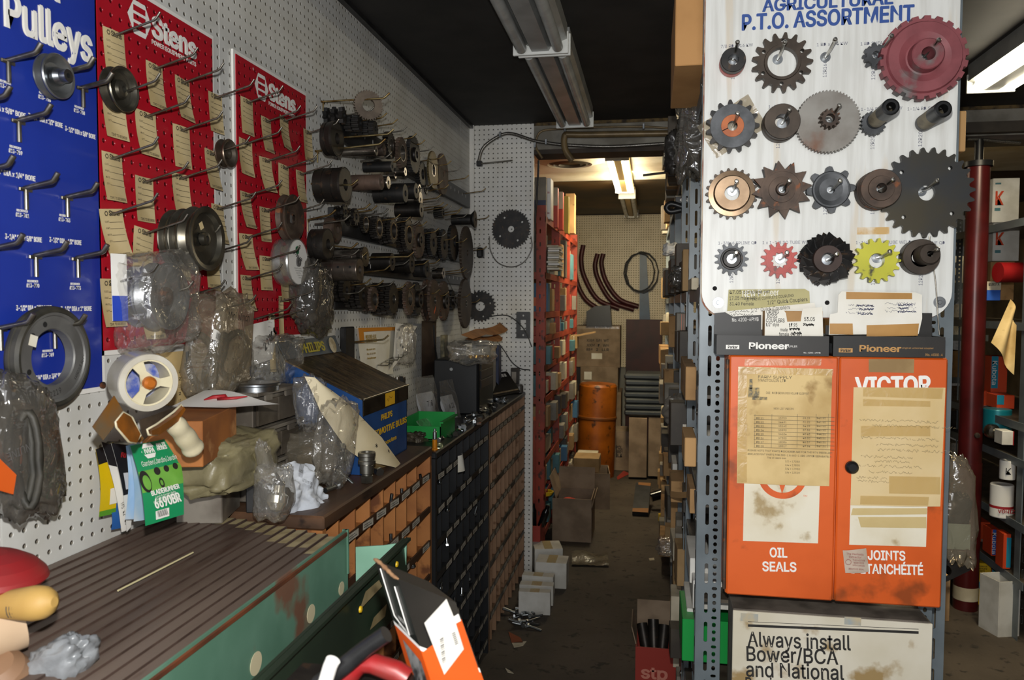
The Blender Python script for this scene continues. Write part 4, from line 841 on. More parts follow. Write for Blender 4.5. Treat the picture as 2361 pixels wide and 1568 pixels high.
M = frame(g('r7', 345, 320, 'x', XW + .105), (0, 1, -.38), (0, .38, 1)); X = MB().sheet(lambda u, v: M @ Vector((u * .032, v * .022, .003 * math.sin(u * 4))), 5, 3); X.build('barcode_label', m_white, t)
X = MB(); [X.rect(M @ Matrix.Translation((0, 0, .0036)), .007 + i * .0017, .004, .007 + i * .0017 + (.0009 if i % 3 else .0005), .017) for i in range(10)]; X.build('barcode', m_ink, t)
# dark part bag beside it
q = g('r6', 800, 850, 'x', XW + .06)
solo(MB().lathe([(.03, 0), (.045, .002), (.046, .02), (.02, .028), (.012, .03)], q + Vector((-.02, -.01, 0)), XA, 24), 'dark_pulley', m_iron, 'black pulley inside the smoky bag below the film-wrapped pulley', 'pulley')
B = MB(); bag_mesh(B, q + Vector((0, .0, -.004)), (.04, 0, 0), (0, .076, -.02), (0, .02, .088), 14, 28, 24, .22, .6)
t = solo(B, 'plastic_bag', m_smoke, 'smoky grey bag with handwriting hung below the film-wrapped pulley', 'bag')
M = frame(g('r6', 770, 745, 'x', XW + .104), (0, 1, -.05), (0, .05, 1)); X = MB().scrib(M, 0, 0, .05, .012, seed=4, t=.0014); X.build('handwriting', m_ink, t)
B = MB(); crumple(B, frame(g('r6', 900, 1080, 'x', XW + .03), *WALL), .045, .07, .02, 8, 10, 10); solo(B, 'plastic_bag', m_smoke, 'small smoky bag tail hanging under the larger smoky bag', 'bag')

# ================================================================ sprocket rails
def rail(label, y0, y1, z0, z1):
    X = MB().box((XW + .012, (y0 + y1) / 2, (z0 + z1) / 2), (.022, y1 - y0, z1 - z0), bev=.002); t = solo(X, 'hook_rail', m_dark, label, 'rail', 'black hook rails')
    Y = MB(); y = y0 + .06
    while y < y1 - .03: Y.box((XW + .0232, y, (z0 + z1) / 2 + .012), (.0008, .003, .014)); y += .0762
    Y.build('slots', m_white, t)
rail('uppermost black steel hook rail on the white pegboard', 2.30, 4.06, 1.985, 2.062)
rail('second black hook rail from the top, sprockets on it', 2.25, 4.06, 1.690, 1.772)
rail('narrow black hook rail behind the row of silver hubs', 2.50, 4.06, 1.575, 1.615)
rail('lowest black hook rail, nearest the counter', 2.25, 4.06, 1.462, 1.54)
XR = XW + .024
def tiphook(r, x, y, label, L=.088, rise=.010, m=None):
    p = g(r, x, y, 'x', XR + L + .02); z = p.z - rise - .014
    solo(hook_mesh(MB(), XR, p.y, z, L, rise, .020, .0026, .5, False), 'peg_hook', m or m_brasswire, label, 'peg hook', 'hooks of the sprocket rails', base=Vector((XR, p.y, z)))
rows = (('top', [('w1', 1130, 360), ('w1', 1350, 480), ('w1', 1545, 590), ('w1', 1710, 720), ('w1', 1885, 850), ('w1', 2040, 965), ('w1', 2190, 1080), ('w3', 1250, 500), ('w3', 1400, 620), ('w3', 1590, 750), ('w3', 1750, 910), ('w3', 2090, 1170)]),
  ('second', [('w1', 1435, 1195), ('w1', 1600, 1280), ('w3', 1225, 1015), ('w3', 1030, 1075), ('w3', 1350, 1100), ('w3', 1195, 1295), ('w3', 1165, 1355), ('w3', 1250, 1450), ('w3', 1330, 1490), ('w5', 1305, 240), ('w5', 1525, 265), ('w5', 1485, 330), ('w5', 1640, 400), ('w5', 2105, 435)]),
  ('third', [('w2', 850, 990), ('w2', 1210, 785), ('w2', 1330, 820), ('w2', 1530, 880), ('w2', 1750, 975), ('w2', 1935, 1025), ('w2', 2095, 1090), ('w2', 2230, 1105), ('w5', 1035, 710), ('w5', 1200, 800), ('w5', 1400, 865), ('w5', 1630, 925), ('w5', 1915, 1065), ('w5', 2050, 1090)]),
  ('fourth', [('w4', 1120, 920), ('w4', 1280, 975), ('w4', 1740, 1240), ('w5', 400, 1380), ('w5', 815, 1385), ('w5', 1050, 1370), ('w5', 1050, 1495), ('w7', 1320, 360), ('w7', 1380, 395), ('w7', 1455, 415)]),
  ('lowest', [('w6', 960, 905), ('w6', 1095, 725), ('w6', 1345, 760), ('w6', 1565, 770), ('w6', 1795, 830), ('w6', 1975, 840), ('w7', 660, 690), ('w7', 885, 770), ('w7', 1050, 815), ('w7', 1240, 830), ('w7', 1440, 845), ('w7', 1620, 940)]))
for rn, lst in rows:
    for i, (r, x, y) in enumerate(lst):
        tiphook(r, x, y, 'upturned wire hook, ' + ORD[i] + ' from the near end of the ' + rn + ' rail row', m=m_wire if (i * 7) % 3 == 0 else m_brasswire)
def longhook(r, x, y, r2, x2, y2, label):
    b = g(r, x, y, 'x', XW + .002); p = g(r2, x2, y2, 'y', b.y); L_ = p.x - b.x - .02
    solo(hook_mesh(MB(), b.x, b.y, b.z, L_, p.z - b.z - .012, .02, .003, .5, True), 'peg_hook', m_brasswire, label, 'peg hook', 'long hooks beside the rails', base=b); return b
ha = longhook('w1', 180, 270, 'w1', 1400, 130, 'long wire hook carrying the lone grey gear, above the rails')
longhook('w1', 370, 930, 'w1', 1470, 785, 'long wire hook through the near dark pulley of the top row'); longhook('w1', 75, 1165, 'w1', 1325, 960, 'long wire hook right of the second red board, below the dark pulley')
hb = longhook('w2', 160, 420, 'w2', 985, 365, 'wire hook through the double-grooved dark pulley'); hc = longhook('w4', 250, 800, 'w4', 1090, 805, 'wire hook through the dark cup pulley, left of the rails')
longhook('w4', 60, 330, 'w4', 650, 140, 'wire hook over the flat brown piece, left of the rails'); longhook('w4', 900, 1080, 'w4', 2215, 985, 'long wire hook over the brown hub row'); longhook('r6', 1095, 1235, 'r6', 1440, 1180, 'wire hook over the blank white card, below the rails')
# turned parts and sprockets on the rails; (px, py) front face centre, R in pixels, distance of the face from the wall
m_shiny = mat('turned_steel', '9c958c', .25, .95, '6f675e', 18)
m_gun = mat('gun_iron', '383430', .42, .7, '292624', 20, c3='4c3d31', s3=50)
def xgear(label, x, y, rp, n, th, bore, out=.09, m=None, kind='sprocket', root=.84, ph=.2, hub=None, shiny=0, cat='sprocket', y_=None, reps=1, gap=.0, turn=None):
    p = at(x, y, 'x', XW + out) if y_ is None else at(x, y, 'y', y_); R = px2m(rp, p); m = m or m_gun; b = R * bore
    t = thing('sprocket', label, cat, p, 'sprockets on the rails'); M = frame(p, *(WALL if turn is None else turn))
    for k in range(reps):
        MB().prism(M @ Matrix.Translation((0, 0, -th - k * (th + gap))), gear(R, n, root=root, ph=ph + .4 * k, kind=kind) if n else circ(R, 36), th, [circ(b, 22)]).build('plate' if k == 0 else 'rear_plate', m, t)
    if hub: MB().lathe([(b, -th), (b, hub), (b + R * .16, hub), (b + R * .18, hub - .002), (b + R * .2, -.002)], p, XA, 26).build('hub', m_gun, t)
    if shiny: MB().lathe([(b * 1.0, .0006), (b * .985, 0), (b * .985, -th - .004)], p, XA, 26).build('bore', m_shiny, t); MB().lathe([(b * 1.0, .0006), (b * 1.12, .0006)], p, XA, 26).build('bore_rim', m_shiny, t)
    return t
def xhub(label, x0, y0, x1, y1, rp, m, rings=0, holes=0, flange=0, cat='hub', out=.12):
    """hub turned about an axis out of the wall, from pixel (x1,y1) front face back to x0"""
    p = at(x1, y1, 'x', XW + out); R = px2m(rp, p); q = at(x0, y0, 'y', p.y); L_ = max(.02, min(out - .02, p.x - q.x)); t = thing('hub', label, cat, p, 'hubs on the rails')
    pr = [(R * .35, -.012), (R * .35, 0), (R * .97, 0), (R, -.002)]
    for k in range(rings):
        h = -L_ * (k + 1) / (rings + 1); pr += [(R, h + .001), (R * .965, h + .001), (R * .965, h - .001), (R, h - .001)]
    pr += [(R, -L_), (R * .3, -L_)]
    MB().lathe(pr, p, XA, 34).build('body', m, t)
    if flange: MB().lathe([(R, 0), (R * flange, 0), (R * flange, -.006), (R, -.02)], p, XA, 34).build('flange', m, t)
    if holes:
        X = MB()
        for k in range(rings + 1):
            a_ = p + Vector((-L_ * (k + .5) / (rings + 1), -.0, 0)); d = Vector((0, -.97, .2)); X.cyl(a_ + d * R * .98, a_ + d * R * 1.012, .004, n=10)
        X.build('set_screw_holes', m_hole, t)
    return t
t = xgear('lone grey gear with a large double-keyed bore, on a long hook', 850, 242, 35, 34, .010, .42, y_=ha.y, m=mat('grey_gear', '75695c', .5, .5, '5a5047', 20), root=.90, turn=((.82, .57, 0), (0, 0, 1)))
xhub('dark pulley nearest the red board in the top rail row', 752, 322, 778, 320, 38, m_gun, 2, flange=1.06, out=.09, cat='pulley')
xgear('black spiky double sprocket, near end of the top rail row', 794, 266, 20, 9, .012, .3, .07, reps=3, gap=.012, root=.66, kind='star', m=m_iron)
xgear('black toothed cluster, second in the top rail row', 831, 284, 19, 12, .022, .35, .08, m=m_iron, reps=2, gap=.003)
xgear('long black toothed stack, third in the top rail row', 866, 297, 19, 13, .017, .3, .11, m=m_iron, reps=4, gap=.002)
xhub('polished steel hub sleeve under the top rail row', 790, 360, 868, 348, 11, m_shiny, 2, out=.13)
xhub('brown steel hub end behind the polished sleeve', 850, 350, 886, 345, 14, m_rust, 1, out=.10)
xgear('black gear with a shiny bore, fourth in the top rail row', 903, 335, 31, 22, .02, .45, .09, shiny=1)
xgear('dark ring gear with polished bore, fifth in the top rail row', 929, 353, 36, 24, .014, .48, .10, m=m_rust, shiny=1, root=.9)
xgear('large black sprocket with one round hole, top rail row', 957, 357, 43, 30, .016, .2, .10, m=m_iron, root=.92, hub=.008)
xgear('black gear behind the brass-tinted ring, top rail row', 975, 402, 30, 26, .02, .4, .07, m=m_iron)
xgear('brass-tinted ring gear near the far end of the top rail row', 1000, 392, 43, 40, .008, .30, .08, m=mat('brassy', '7d6e4c', .48, .85, '5d5236', 10), root=.96, shiny=1)
xgear('brown disc sprocket at the far end of the top rail row', 1022, 402, 47, 46, .010, .12, .08, m=m_rust, root=.96)
xhub('long black hub on the second row of hooks', 838, 384, 905, 384, 12, m_iron, 2, out=.12)
xhub('bright steel coupling end below the large black sprocket', 915, 405, 935, 396, 10, m_shiny, 0, out=.11); xhub('short bright coupling under the long black hub', 898, 404, 912, 404, 8, m_shiny, 0, out=.09)
xhub('double-grooved dark pulley right of the second red board', 735, 424, 797, 426, 39, m_gun, 2, flange=1.04, out=.11, cat='pulley')
xhub('brown rusty hub behind the double-grooved pulley', 812, 426, 880, 420, 18, mat('brown_hub2', '6b564a', .6, .3, '54443b', 25), 1, out=.12); xhub('polished end of the brown rusty hub', 872, 424, 896, 421, 15, m_shiny, 1, out=.11)
xhub('long black hub under the brown hub', 838, 462, 935, 446, 21, m_iron, 3, out=.13); xhub('black hub with a light rim, beside the long black hub', 905, 446, 960, 440, 18, m_iron, 1, out=.11)
xhub('tapered grey hub with a bright front, second rail row', 935, 470, 970, 460, 13, m_shiny, 0, flange=1.25, out=.11); xhub('black-backed hub with a bright bore, lower in the second row', 905, 490, 972, 484, 16, m_gun, 1, flange=1.05, out=.12)
xgear('thin ring on a hook at the far end of the second row', 968, 437, 13, 14, .006, .6, .08, m=m_shiny); xgear('small thin ring next to the other one, second row', 984, 437, 11, 12, .006, .5, .08, m=m_gun)
xgear('dark small sprocket cluster far in the second row', 1022, 490, 13, 12, .02, .45, .07, reps=2, m=m_iron)
xhub('flanged black hub at the far end, against the white end panel', 1042, 507, 1096, 506, 12, m_iron, 2, flange=1.6, out=.15)
xgear('little grey knobbed sprocket, near end of the third row', 781, 491, 17, 8, .008, .35, .08, m=m_gun, root=.7, kind='square'); xgear('second little knobbed sprocket in the third row', 797, 489, 18, 8, .008, .35, .09, m=m_gun, root=.7, kind='square')
xgear('grey-brown knobbed double sprocket, third row', 822, 500, 20, 9, .012, .35, .09, m=m_gun, root=.74, kind='square', reps=2, gap=.006)
xgear('sprocket with a wide bright ring, fourth in the third row', 844, 516, 22, 14, .010, .66, .08, shiny=1); xgear('dark stacked sprocket with wide bore, fifth in the third row', 875, 525, 27, 16, .012, .62, .09, shiny=1, reps=2)
xgear('black multi-row sprocket with a bright bore, sixth in the third row', 908, 532, 31, 18, .014, .55, .09, shiny=1, reps=3, gap=.003); xgear('coarse black sprocket with polished ring, seventh in the third row', 944, 542, 40, 26, .016, .48, .10, shiny=1, reps=2, gap=.004)
xgear('rusty disc sprocket with a polished hub, eighth in the third row', 968, 553, 42, 30, .012, .2, .10, m=m_rust, root=.93, hub=.006)
xgear('black sprocket bank, ninth in the third row', 1000, 560, 33, 20, .016, .3, .09, m=m_iron, reps=3, gap=.006); xgear('black sprocket bank with wide teeth, tenth in the third row', 1025, 565, 36, 20, .014, .3, .08, m=m_iron, reps=2, gap=.008); xgear('dark smooth drum near the big brown disc, third row', 1048, 560, 42, 28, .016, .25, .08, m=m_iron, root=.95)
xgear('big brown disc sprocket at the far end of the third row', 1078, 583, 61, 44, .012, .12, .10, m=mat('brown_disc', '4a3f35', .5, .4, '3a3129', 10), root=.96)
solo(MB().box(at(1108, 583, 'y', 4.135), (.035, .05, .055), bev=.008), 'black_block', m_dark, 'small black block hung on a hook in front of the end panel', 'block')
xhub('dark cup pulley hanging left of the rails', 722, 558, 757, 563, 35, m_gun, 2, flange=1.03, out=.10, cat='pulley'); p = at(757, 530, 'x', XW + .03); solo(MB().lathe([(.012, .03), (.032, .03), (.038, .026), (.038, 0), (.01, 0)], p, XA, 26), 'hub', m_rust, 'flat brown hub behind the dark cup pulley', 'hub')
xhub('polished triple steel hub with set-screw holes', 742, 624, 830, 622, 26, mat('brushed_hub', '857a70', .3, .85, '645a52', 24), 2, 3, out=.13); xhub('polished hub with grooves above the triple steel hub', 770, 595, 843, 592, 20, m_shiny, 2, flange=1.15, out=.12)
xhub('dark brown hub row behind the triple hub, near half', 850, 608, 905, 604, 21, m_gun, 1, out=.09); xhub('dark brown hub row behind the triple hub, far half', 900, 612, 950, 608, 22, m_gun, 2, out=.09); xhub('black hub with a bright rim, fourth row', 955, 622, 985, 620, 19, m_iron, 0, flange=1.1, out=.09)
xhub('short polished hub with one hole, far in the fourth row', 999, 632, 1023, 630, 13, m_shiny, 0, 1, out=.09)
xgear('dark sprocket cluster, near end of the lowest row', 800, 668, 27, 12, .014, .3, .08, m=m_gun, reps=3, gap=.006); xgear('dark multi-row sprocket, second in the lowest row', 838, 682, 31, 15, .014, .3, .09, m=m_gun, reps=3, gap=.004)
xgear('brown ring sprocket with a bright bore, third in the lowest row', 864, 690, 29, 18, .012, .5, .10, m=m_rust, shiny=1, root=.88, reps=2, gap=.012); xgear('wide black roller sprocket, fourth in the lowest row', 908, 690, 38, 20, .016, .3, .10, m=m_gun, reps=4, gap=.003, shiny=1)
xgear('brown sprocket with an open bright bore, fifth in the lowest row', 946, 688, 39, 24, .012, .42, .11, m=m_rust, shiny=1, root=.88); xgear('black sprocket with a round hub, sixth in the lowest row', 964, 690, 39, 20, .02, .3, .09, m=m_iron, hub=.012)
p = xgear('large brown double sprocket with an orange mark, lowest row', 1003, 693, 49, 28, .010, .17, .10, m=m_rust, reps=2, gap=.02, root=.92, shiny=1)
a = at(1003, 715, 'x', XW + .101); MB().rect(frame(a, (0, 1, .9), (0, -.9, 1)), -.018, -.006, .018, .006).build('orange_mark', m_orange, p)
xgear('narrow brown roller sprocket behind the double sprocket, lowest row', 1026, 694, 46, 26, .014, .2, .08, m=m_rust, root=.9, hub=.01); xgear('black hub sprocket between the two brown ones, lowest row', 1045, 692, 24, 12, .03, .3, .08, m=m_iron, hub=.01)
p = xgear('largest brown disc sprocket at the far end of the lowest row', 1075, 700, 57, 40, .014, .12, .10, m=mat('brown_disc', '4a3f35'), root=.95, shiny=1)
# plate sprocket and black ring sprocket hung on the end panel
YE = 4.158
def eplate(label, x, y, rp, n, bore, holes, off=.012, m=None, root=.88):
    p = at(x, y, 'y', YE - off - .006); R = px2m(rp, p); t = thing('sprocket', label, 'sprocket', p); M = frame(p, *FRONT) @ Matrix.Translation((0, 0, -.008))
    MB().prism(M, gear(R, n, root=root), .008, [circ(R * bore, 22)] + [(circ(R * .055, 10, R * .66 * math.cos(a_), R * .66 * math.sin(a_))) for a_ in holes]).build('plate', m or m_iron, t); return t
eplate('black plate sprocket of many teeth alone on the white end panel', 1178, 528, 46, 42, .16, (.55, 2.1, 3.7, 5.25), root=.92); eplate('black plate sprocket half behind the largest brown disc', 1107, 706, 37, 26, .30, (.3, 1.9, 3.5, 5.0), off=.05)
# ================================================================ bolt-bin cabinets under the pegboard
m_bin = mat('bin_board', 'b2753f', .65, 0, '9a6032', 7, c3='6d3f20', s3=13)
m_bin2 = mat('bin_board_far', '96755a', .7, 0, '84644a', 7, c3='6b4a30', s3=13)
m_binb = mat('bin_steel', '2a2b2d', .42, .3, '232426', 10)
m_wornwood = mat('worn_top', '4a3526', .5, 0, '6b4c35', 9, stretch=(1, .25, 1), c3='2a1d15', s3=20)
m_strip = mat('strip_brown', '4d3422', .55, 0, '3a2718', 14)
m_lab = mat('bin_label', 'cfc8b8', .75, 0, 'b5ad9c', 40)
m_labg = mat('gold_label', 'b79a4e', .6)
def label_mesh(L_, h):
    X = MB(); M = frame((0, 0, 0), *WALL); X.rect(M, -L_ / 2, -h / 2, L_ / 2, h / 2, 0); N = M @ Matrix.Translation((0, 0, .0003))
    X.rect(N, -L_ * .4, h * .1, L_ * .2, h * .2, 1); X.rect(N, -L_ * .4, -h * .22, L_ * .35, -h * .1, 1); return X
def bins(label, y0, y1, zt, xf, rows, pitch, cols, m, ms, mtop, first, th=.03, lab=.6, topm=None):
    t = thing('bin_cabinet', label, 'cabinet', ((XW + xf) / 2, (y0 + y1) / 2, 0)); xb = XW + .004; d = xf - xb
    X = MB().box(((xb + xf) / 2, (y0 + y1) / 2, zt - th / 2), (d + .006, y1 - y0, th), bev=.004); X.build('top', mtop, t)
    for y in (y0 + .009, y1 - .009): MB().box(((xb + xf) / 2, y, (zt - th) / 2), (d, .018, zt - th)).build('side_panel', m if y < y1 - .1 or m is not m_binb else m, t)
    MB().box((xb + .004, (y0 + y1) / 2, (zt - th) / 2), (.008, y1 - y0 - .036, zt - th)).build('back_panel', m, t)
    w_ = (y1 - y0 - .036) / cols
    for k in range(1, cols): MB().box(((xb + xf) / 2 - .004, y0 + .018 + w_ * k, (zt - th) / 2), (d - .016, .007, zt - th)).build('divider', m, t)
    o0 = None
    for r in range(rows):
        z = zt - first - r * pitch
        if z < .03: break
        MB().box(((xb + xf) / 2 - .004, (y0 + y1) / 2, z - .01), (d - .012, y1 - y0 - .036, .006)).build('shelf', m, t)
        s_ = MB().box((xf - .002, (y0 + y1) / 2, z + .004), (.005, y1 - y0 - .02, .019)).build('label_strip', ms, t)
        for c_ in range(cols):
            if RND.random() > lab: continue
            if o0 is None:
                o0 = label_mesh(w_ * .72, .017).build('paper_label', [m_lab, m_greyink], s_, world=False); o = o0
            else: o = o0.copy(); COL.objects.link(o); o.parent = s_
            o.location = Vector((xf + .0012, y0 + .018 + w_ * (c_ + .5) + RND.uniform(-.004, .004), z + .004)) - Vector(t.location)
            o.rotation_euler = (RND.uniform(-.06, .06), 0, 0)
    return t
bins('orange-brown wooden bolt bin cabinet with a worn top, nearest the counter', 1.50, 2.315, 1.040, -.662, 10, .105, 8, m_bin, m_strip, m_wornwood, .092)
bins('black steel bolt bin cabinet with paper labels, between the two brown ones', 2.36, 3.195, 1.012, -.662, 10, .108, 8, m_binb, m_binb, m_binb, .090, th=.022, lab=.85)
bins('grey-brown bolt bin cabinet farthest along the wall, against the end panel', 3.20, 4.14, 1.008, -.662, 10, .113, 9, m_bin2, mat('strip_dark', '3a3530', .5, .3, '5a544c', 18), m_binb, .085, th=.022, lab=.7)
# white slip stuck on the black cabinet front
M = frame(at(1060, 1067, 'x', -.655), *WALL); X = MB().sheet(lambda u, v: M @ Vector(((u - .5) * .055, (v - .5) * .058, .010 * math.sin(PI * u) + .012 * (1 - v) * u)), 6, 6); solo(X, 'paper_slip', m_paper, 'curled white paper slip stuck on the black bin cabinet', 'paper')
# bolts: one mesh kind, copied
def bolt_mb(L_=.05, r=.004):
    X = MB().cyl((0, 0, 0), (L_, 0, 0), r, n=10); X.cyl((-r * 1.4, 0, 0), (0, 0, 0), r * 1.9, n=6, sm=False); return X
m_bolt = mat('plated_bolt', 'a9adb0', .32, 1, 'a9b0b2', 40)
BOLTS = {}
def bolt(L_, r, p, rot, label, group=None, m=None, cat='bolt'):
    k = (L_, r, m)
    if k not in BOLTS:
        o = bolt_mb(L_, r).build('bolt', m or m_bolt, None, base=Vector((0, 0, 0))); BOLTS[k] = o; tag(o, label, cat, group)
    else: o = BOLTS[k].copy(); COL.objects.link(o); tag(o, label, cat); o['group'] = group or ''
    if not group and 'group' in o.keys(): del o['group']
    o.location = p; o.rotation_euler = rot; return o
for r_, x, y, L_, lab in (('s1', 1570, 955, .03, 'bolt poking over the first wooden label strip, near half'), ('s1', 1685, 870, .022, 'bolt head over the first wooden label strip, in the middle'), ('s1', 1885, 705, .02, 'bolt tip at the far end of the first wooden label strip'), ('s1', 1575, 1370, .03, 'bolt poking over the second wooden label strip'), ('s2', 990, 405, .024, 'dark bolt over the third wooden label strip'), ('x4', 175, 580, .018, 'bolt tip in the nearest top bin of the black cabinet'), ('x4', 270, 910, .024, 'bolt in the second row of the black cabinet, near end'), ('x4', 600, 965, .03, 'shiny bolt in the third row of the black cabinet, far half'), ('x4', 265, 1330, .026, 'bolt in the third row of the black cabinet, near end'), ('x4', 745, 1490, .024, 'ring-headed bolt in a far bin of the black cabinet'), ('x5', 600, 410, .024, 'bolt in the fifth row of the black cabinet, upper'), ('x5', 515, 590, .022, 'bolt in the sixth row of the black cabinet'), ('x5', 435, 690, .022, 'bolt lower in the sixth row of the black cabinet'), ('x5', 795, 505, .022, 'bolt in the far column of the black cabinet, sixth row'), ('x5', 275, 515, .02, 'bluish bolt in the near column of the black cabinet, fifth row')):
    p = g(r_, x, y, 'x', -.675); bolt(L_, .0045, p, (0, RND.uniform(-1.9, -1.2), RND.uniform(0, 3)), lab, 'loose bolts in the bins')

# ================================================================ ribbed counter and its green metal case
t = thing('parts_counter', 'green metal parts counter with a ribbed brown top, nearest the camera on the left', 'counter', (-.78, 1.0, 0))
m_ribs = mat('ribbed_top', '5a4a41', .5, 0, '75655a', 14, stretch=(1, .12, 1), c3='4a342a', s3=20, lo=.35, hi=.65)
m_ribworn = mat('worn_ends', 'b3a37c', .6, 0, '9b8a64', 30); m_ribedge = mat('rib_edge', '4a3a33', .55, 0, '3a2c26', 20)
m_greenm = mat('green_enamel', '5b826d', .42, 0, '688f7a', 7, c3='7c5a48', s3=7)
m_greenshade = mat('unlit_green', '2a3a2c', .4, .1, '232f25', 6); m_greenl = mat('pale_green', '8fbfa6', .5, 0, '83b198', 8)  # tray's first green is darkened: the shade of its unlit face is in the colour
n = 16; x0, x1, z0_, z1_ = XW + .002, -.603, 1.049, 1.017; y0, y1 = .42, 1.475
X = MB(); E_ = MB(); W_ = MB()
for k in range(n):
    a, b = x0 + (x1 - x0) * k / n, x0 + (x1 - x0) * (k + 1) / n; za = z0_ + (z1_ - z0_) * k / n; zb_ = z0_ + (z1_ - z0_) * (k + 1) / n - .0012; ye = y1 - .002 * k - .006 * (k % 2)
    X.add([(a, y0, za), (b - .0015, y0, zb_ + .004), (b - .0015, ye, zb_ + .004), (a, ye, za)], [(0, 1, 2, 3)])
    E_.add([(b - .0015, y0, zb_ + .004), (b, y0, zb_ - .003), (b, ye, zb_ - .003), (b - .0015, ye, zb_ + .004)], [(0, 1, 2, 3)]); E_.add([(a, ye, za), (b, ye, zb_), (b, ye, zb_ - .02), (a, ye, za - .02)], [(0, 1, 2, 3)])
    if k > 3:
        L_ = .014 + .006 * k * RND.uniform(.6, 1.1)
        W_.add([(a + .002, ye - L_, za + .0003), (b - .003, ye - L_, zb_ + .0042), (b - .003, ye - .001, zb_ + .0042), (a + .002, ye - .001, za + .0003)], [(0, 1, 2, 3)])
X.build('ribbed_top', m_ribs, t); E_.build('rib_edges', m_ribedge, t); W_.build('worn_rib_ends', m_ribworn, t)
MB().box(((x0 + x1) / 2, .945, .49), (x1 - x0 - .004, 1.05, .98)).build('case', m_greenm, t)
X = MB().box((x1 + .004, .945, .9), (.004, 1.06, .25)).box((x1 + .003, 1.472, .98), (.012, .006, .09)); X.build('front_face', m_greenm, t)
MB().box((x1 + .002, .945, 1.016), (.012, 1.06, .012), bev=.003).build('front_lip', mat('rust_lip', '6e3d24', .6, 0, '53301f', 10), t)
for k, (px, py, r_) in enumerate(((787, 1357, .0135), (717, 1415, .0165), (590, 1530, .018))):
    p = at(px, py, 'x', x1 + .0065); MB().prism(frame(p, *WALL), circ(r_, 28), .0006).build('cream_disc', mat('cream_disc', 'd9cda8', .7), t)
s_ = MB(); p = at(1, 1, 'x', 0); q0 = at(272, 1362, 'z', 1.043); q1 = at(445, 1274, 'z', 1.043); s_.tube([q0, q1], .0016, 6); solo(s_, 'splinter', mat('pale_wood', 'c9bf94', .7), 'long pale splinter lying on the ribbed top', 'splinter')
# tilt-out tray in front
XT = -.484; d = thing('tilt_tray', 'green tilt-out tray painted in shade, with label holders, in front of the green counter', 'tray', (-.52, .95, .86))
MB().box((XT - .004, .965, .938), (.006, 1.10, .125), Euler((0, -.08, 0))).build('front_panel', m_greenshade, d)
MB().box((XT + .002, .965, .9995), (.010, 1.10, .006)).build('rim', m_greenshade, d)
X = MB().prism(frame((x1 + .01, 1.512, 0), (1, 0, 0), (0, 0, 1)), [(0, .88), (.105, .88), (.109, .995), (.06, .985), (.0, .978)], .004); X.build('end_panel', m_greenl, d)
MB().box((-.54, .965, .88), (.10, 1.09, .005)).build('floor_panel', m_greenshade, d)
for (pts, mm) in (([(874, 1337), (881, 1352), (829, 1407), (843, 1364)], m_labg), ([(892, 1392), (888, 1421), (853, 1453), (862, 1424)], m_labg)):
    q = [at(x, y, 'x', XT + .006) for x, y in pts]; h_ = MB().add(q, [(0, 1, 2, 3)]).build('label_holder', mat('holder_paper', 'a59670', .6, 0, '8a7c58', 14), d)
for k, (x, y) in enumerate(((914, 1301), (830, 1405))):
    p = at(x, y, 'x', XT + .008); MB().lathe([(0, .004), (.005, .003), (.006, 0)], p, XA, 10).build('yellow_knob', m_yellow, d)

# ================================================================ things on the counter
# tape gun
c = at(344, 883, 'x', -.79); ax = Vector((.80, -.56, -.05)).normalized(); Rt = .047
t = thing('tape_gun', 'packing tape gun with a cream pistol grip, hung on the pegboard', 'tape dispenser', c - Vector((0, 0, .11)))
m_clear = mat('tape_roll', 'b9b4a8', .3, 0, 'a59f90', 14, coat=.5); m_gripc = mat('cream_grip', 'c9c0a2', .4, 0, 'bcb293', 20); m_amber = mat('amber_frame', 'a8621a', .42, .2, '6d431a', 12)
MB().lathe([(Rt * .80, .001), (Rt * .98, 0), (Rt, -.003), (Rt, -.052), (Rt * .98, -.055), (Rt * .8, -.055), (Rt * .8, .001)], c, ax, 44).build('tape_roll', m_clear, t)
Mx = frame(c, ax.cross(Vector((0, 0, 1))) * -1, (0, 0, 1)); Mx = Matrix(((0,) * 4,) * 4) if False else Mx
rt = Vector((0, 0, 1)).cross(ax).normalized(); Mx = frame(c - ax * .004, rt, (0, 0, 1))
X = MB(); X.lathe([(Rt * .80, -.002), (Rt * .74, -.002), (Rt * .74, -.05)], c, ax, 40)
for k in range(3): X.prism(Mx @ Matrix.Rotation(k * 2 * PI / 3 + .5, 4, 'Z'), [(-.013, .0), (.013, 0), (.006, .018), (.010, Rt * .76), (-.010, Rt * .76), (-.006, .018)], .003)
X.build('core', m_gripc, t)
MB().lathe([(0, .010), (.006, .010), (.010, .006), (.011, -.004)], c, ax, 20).build('centre_bolt', mat('orange_bolt', 'b5661f', .4, .3), t)
X = MB(); X.lathe([(Rt * .73, -.049), (0, -.05)], c, ax, 30); X.build('inner_label', mat('inner_label', '9a9cab', .6, 0, '3b4fa0', 50), t)
def slabpx(pts, x, th=.003): return [at(px, py, 'x', x) for px, py in pts]
def plate3(name, pts, th, m, parent, nrm=None):
    q = [Vector(p) for p in pts]; n_ = (nrm or (q[1] - q[0]).cross(q[2] - q[0])).normalized() * th; X = MB(); k = len(q)
    X.add(q, [tuple(range(k))]); X.add([p + n_ for p in q], [tuple(range(k))[::-1]])
    for i in range(k): X.add([q[i], q[(i + 1) % k], q[(i + 1) % k] + n_, q[i] + n_], [(0, 1, 2, 3)])
    return X.build(name, m, parent)
nn = ax
plate3('frame_side', [at(x, y, 'x', -.79) for x, y in ((262, 912), (285, 952), (330, 1010), (322, 1020), (308, 1016), (268, 974), (236, 1014), (212, 984))], .004, mat('dusty_amber', '77654c', .5, .3, '8f5f25', 16), t, nn)
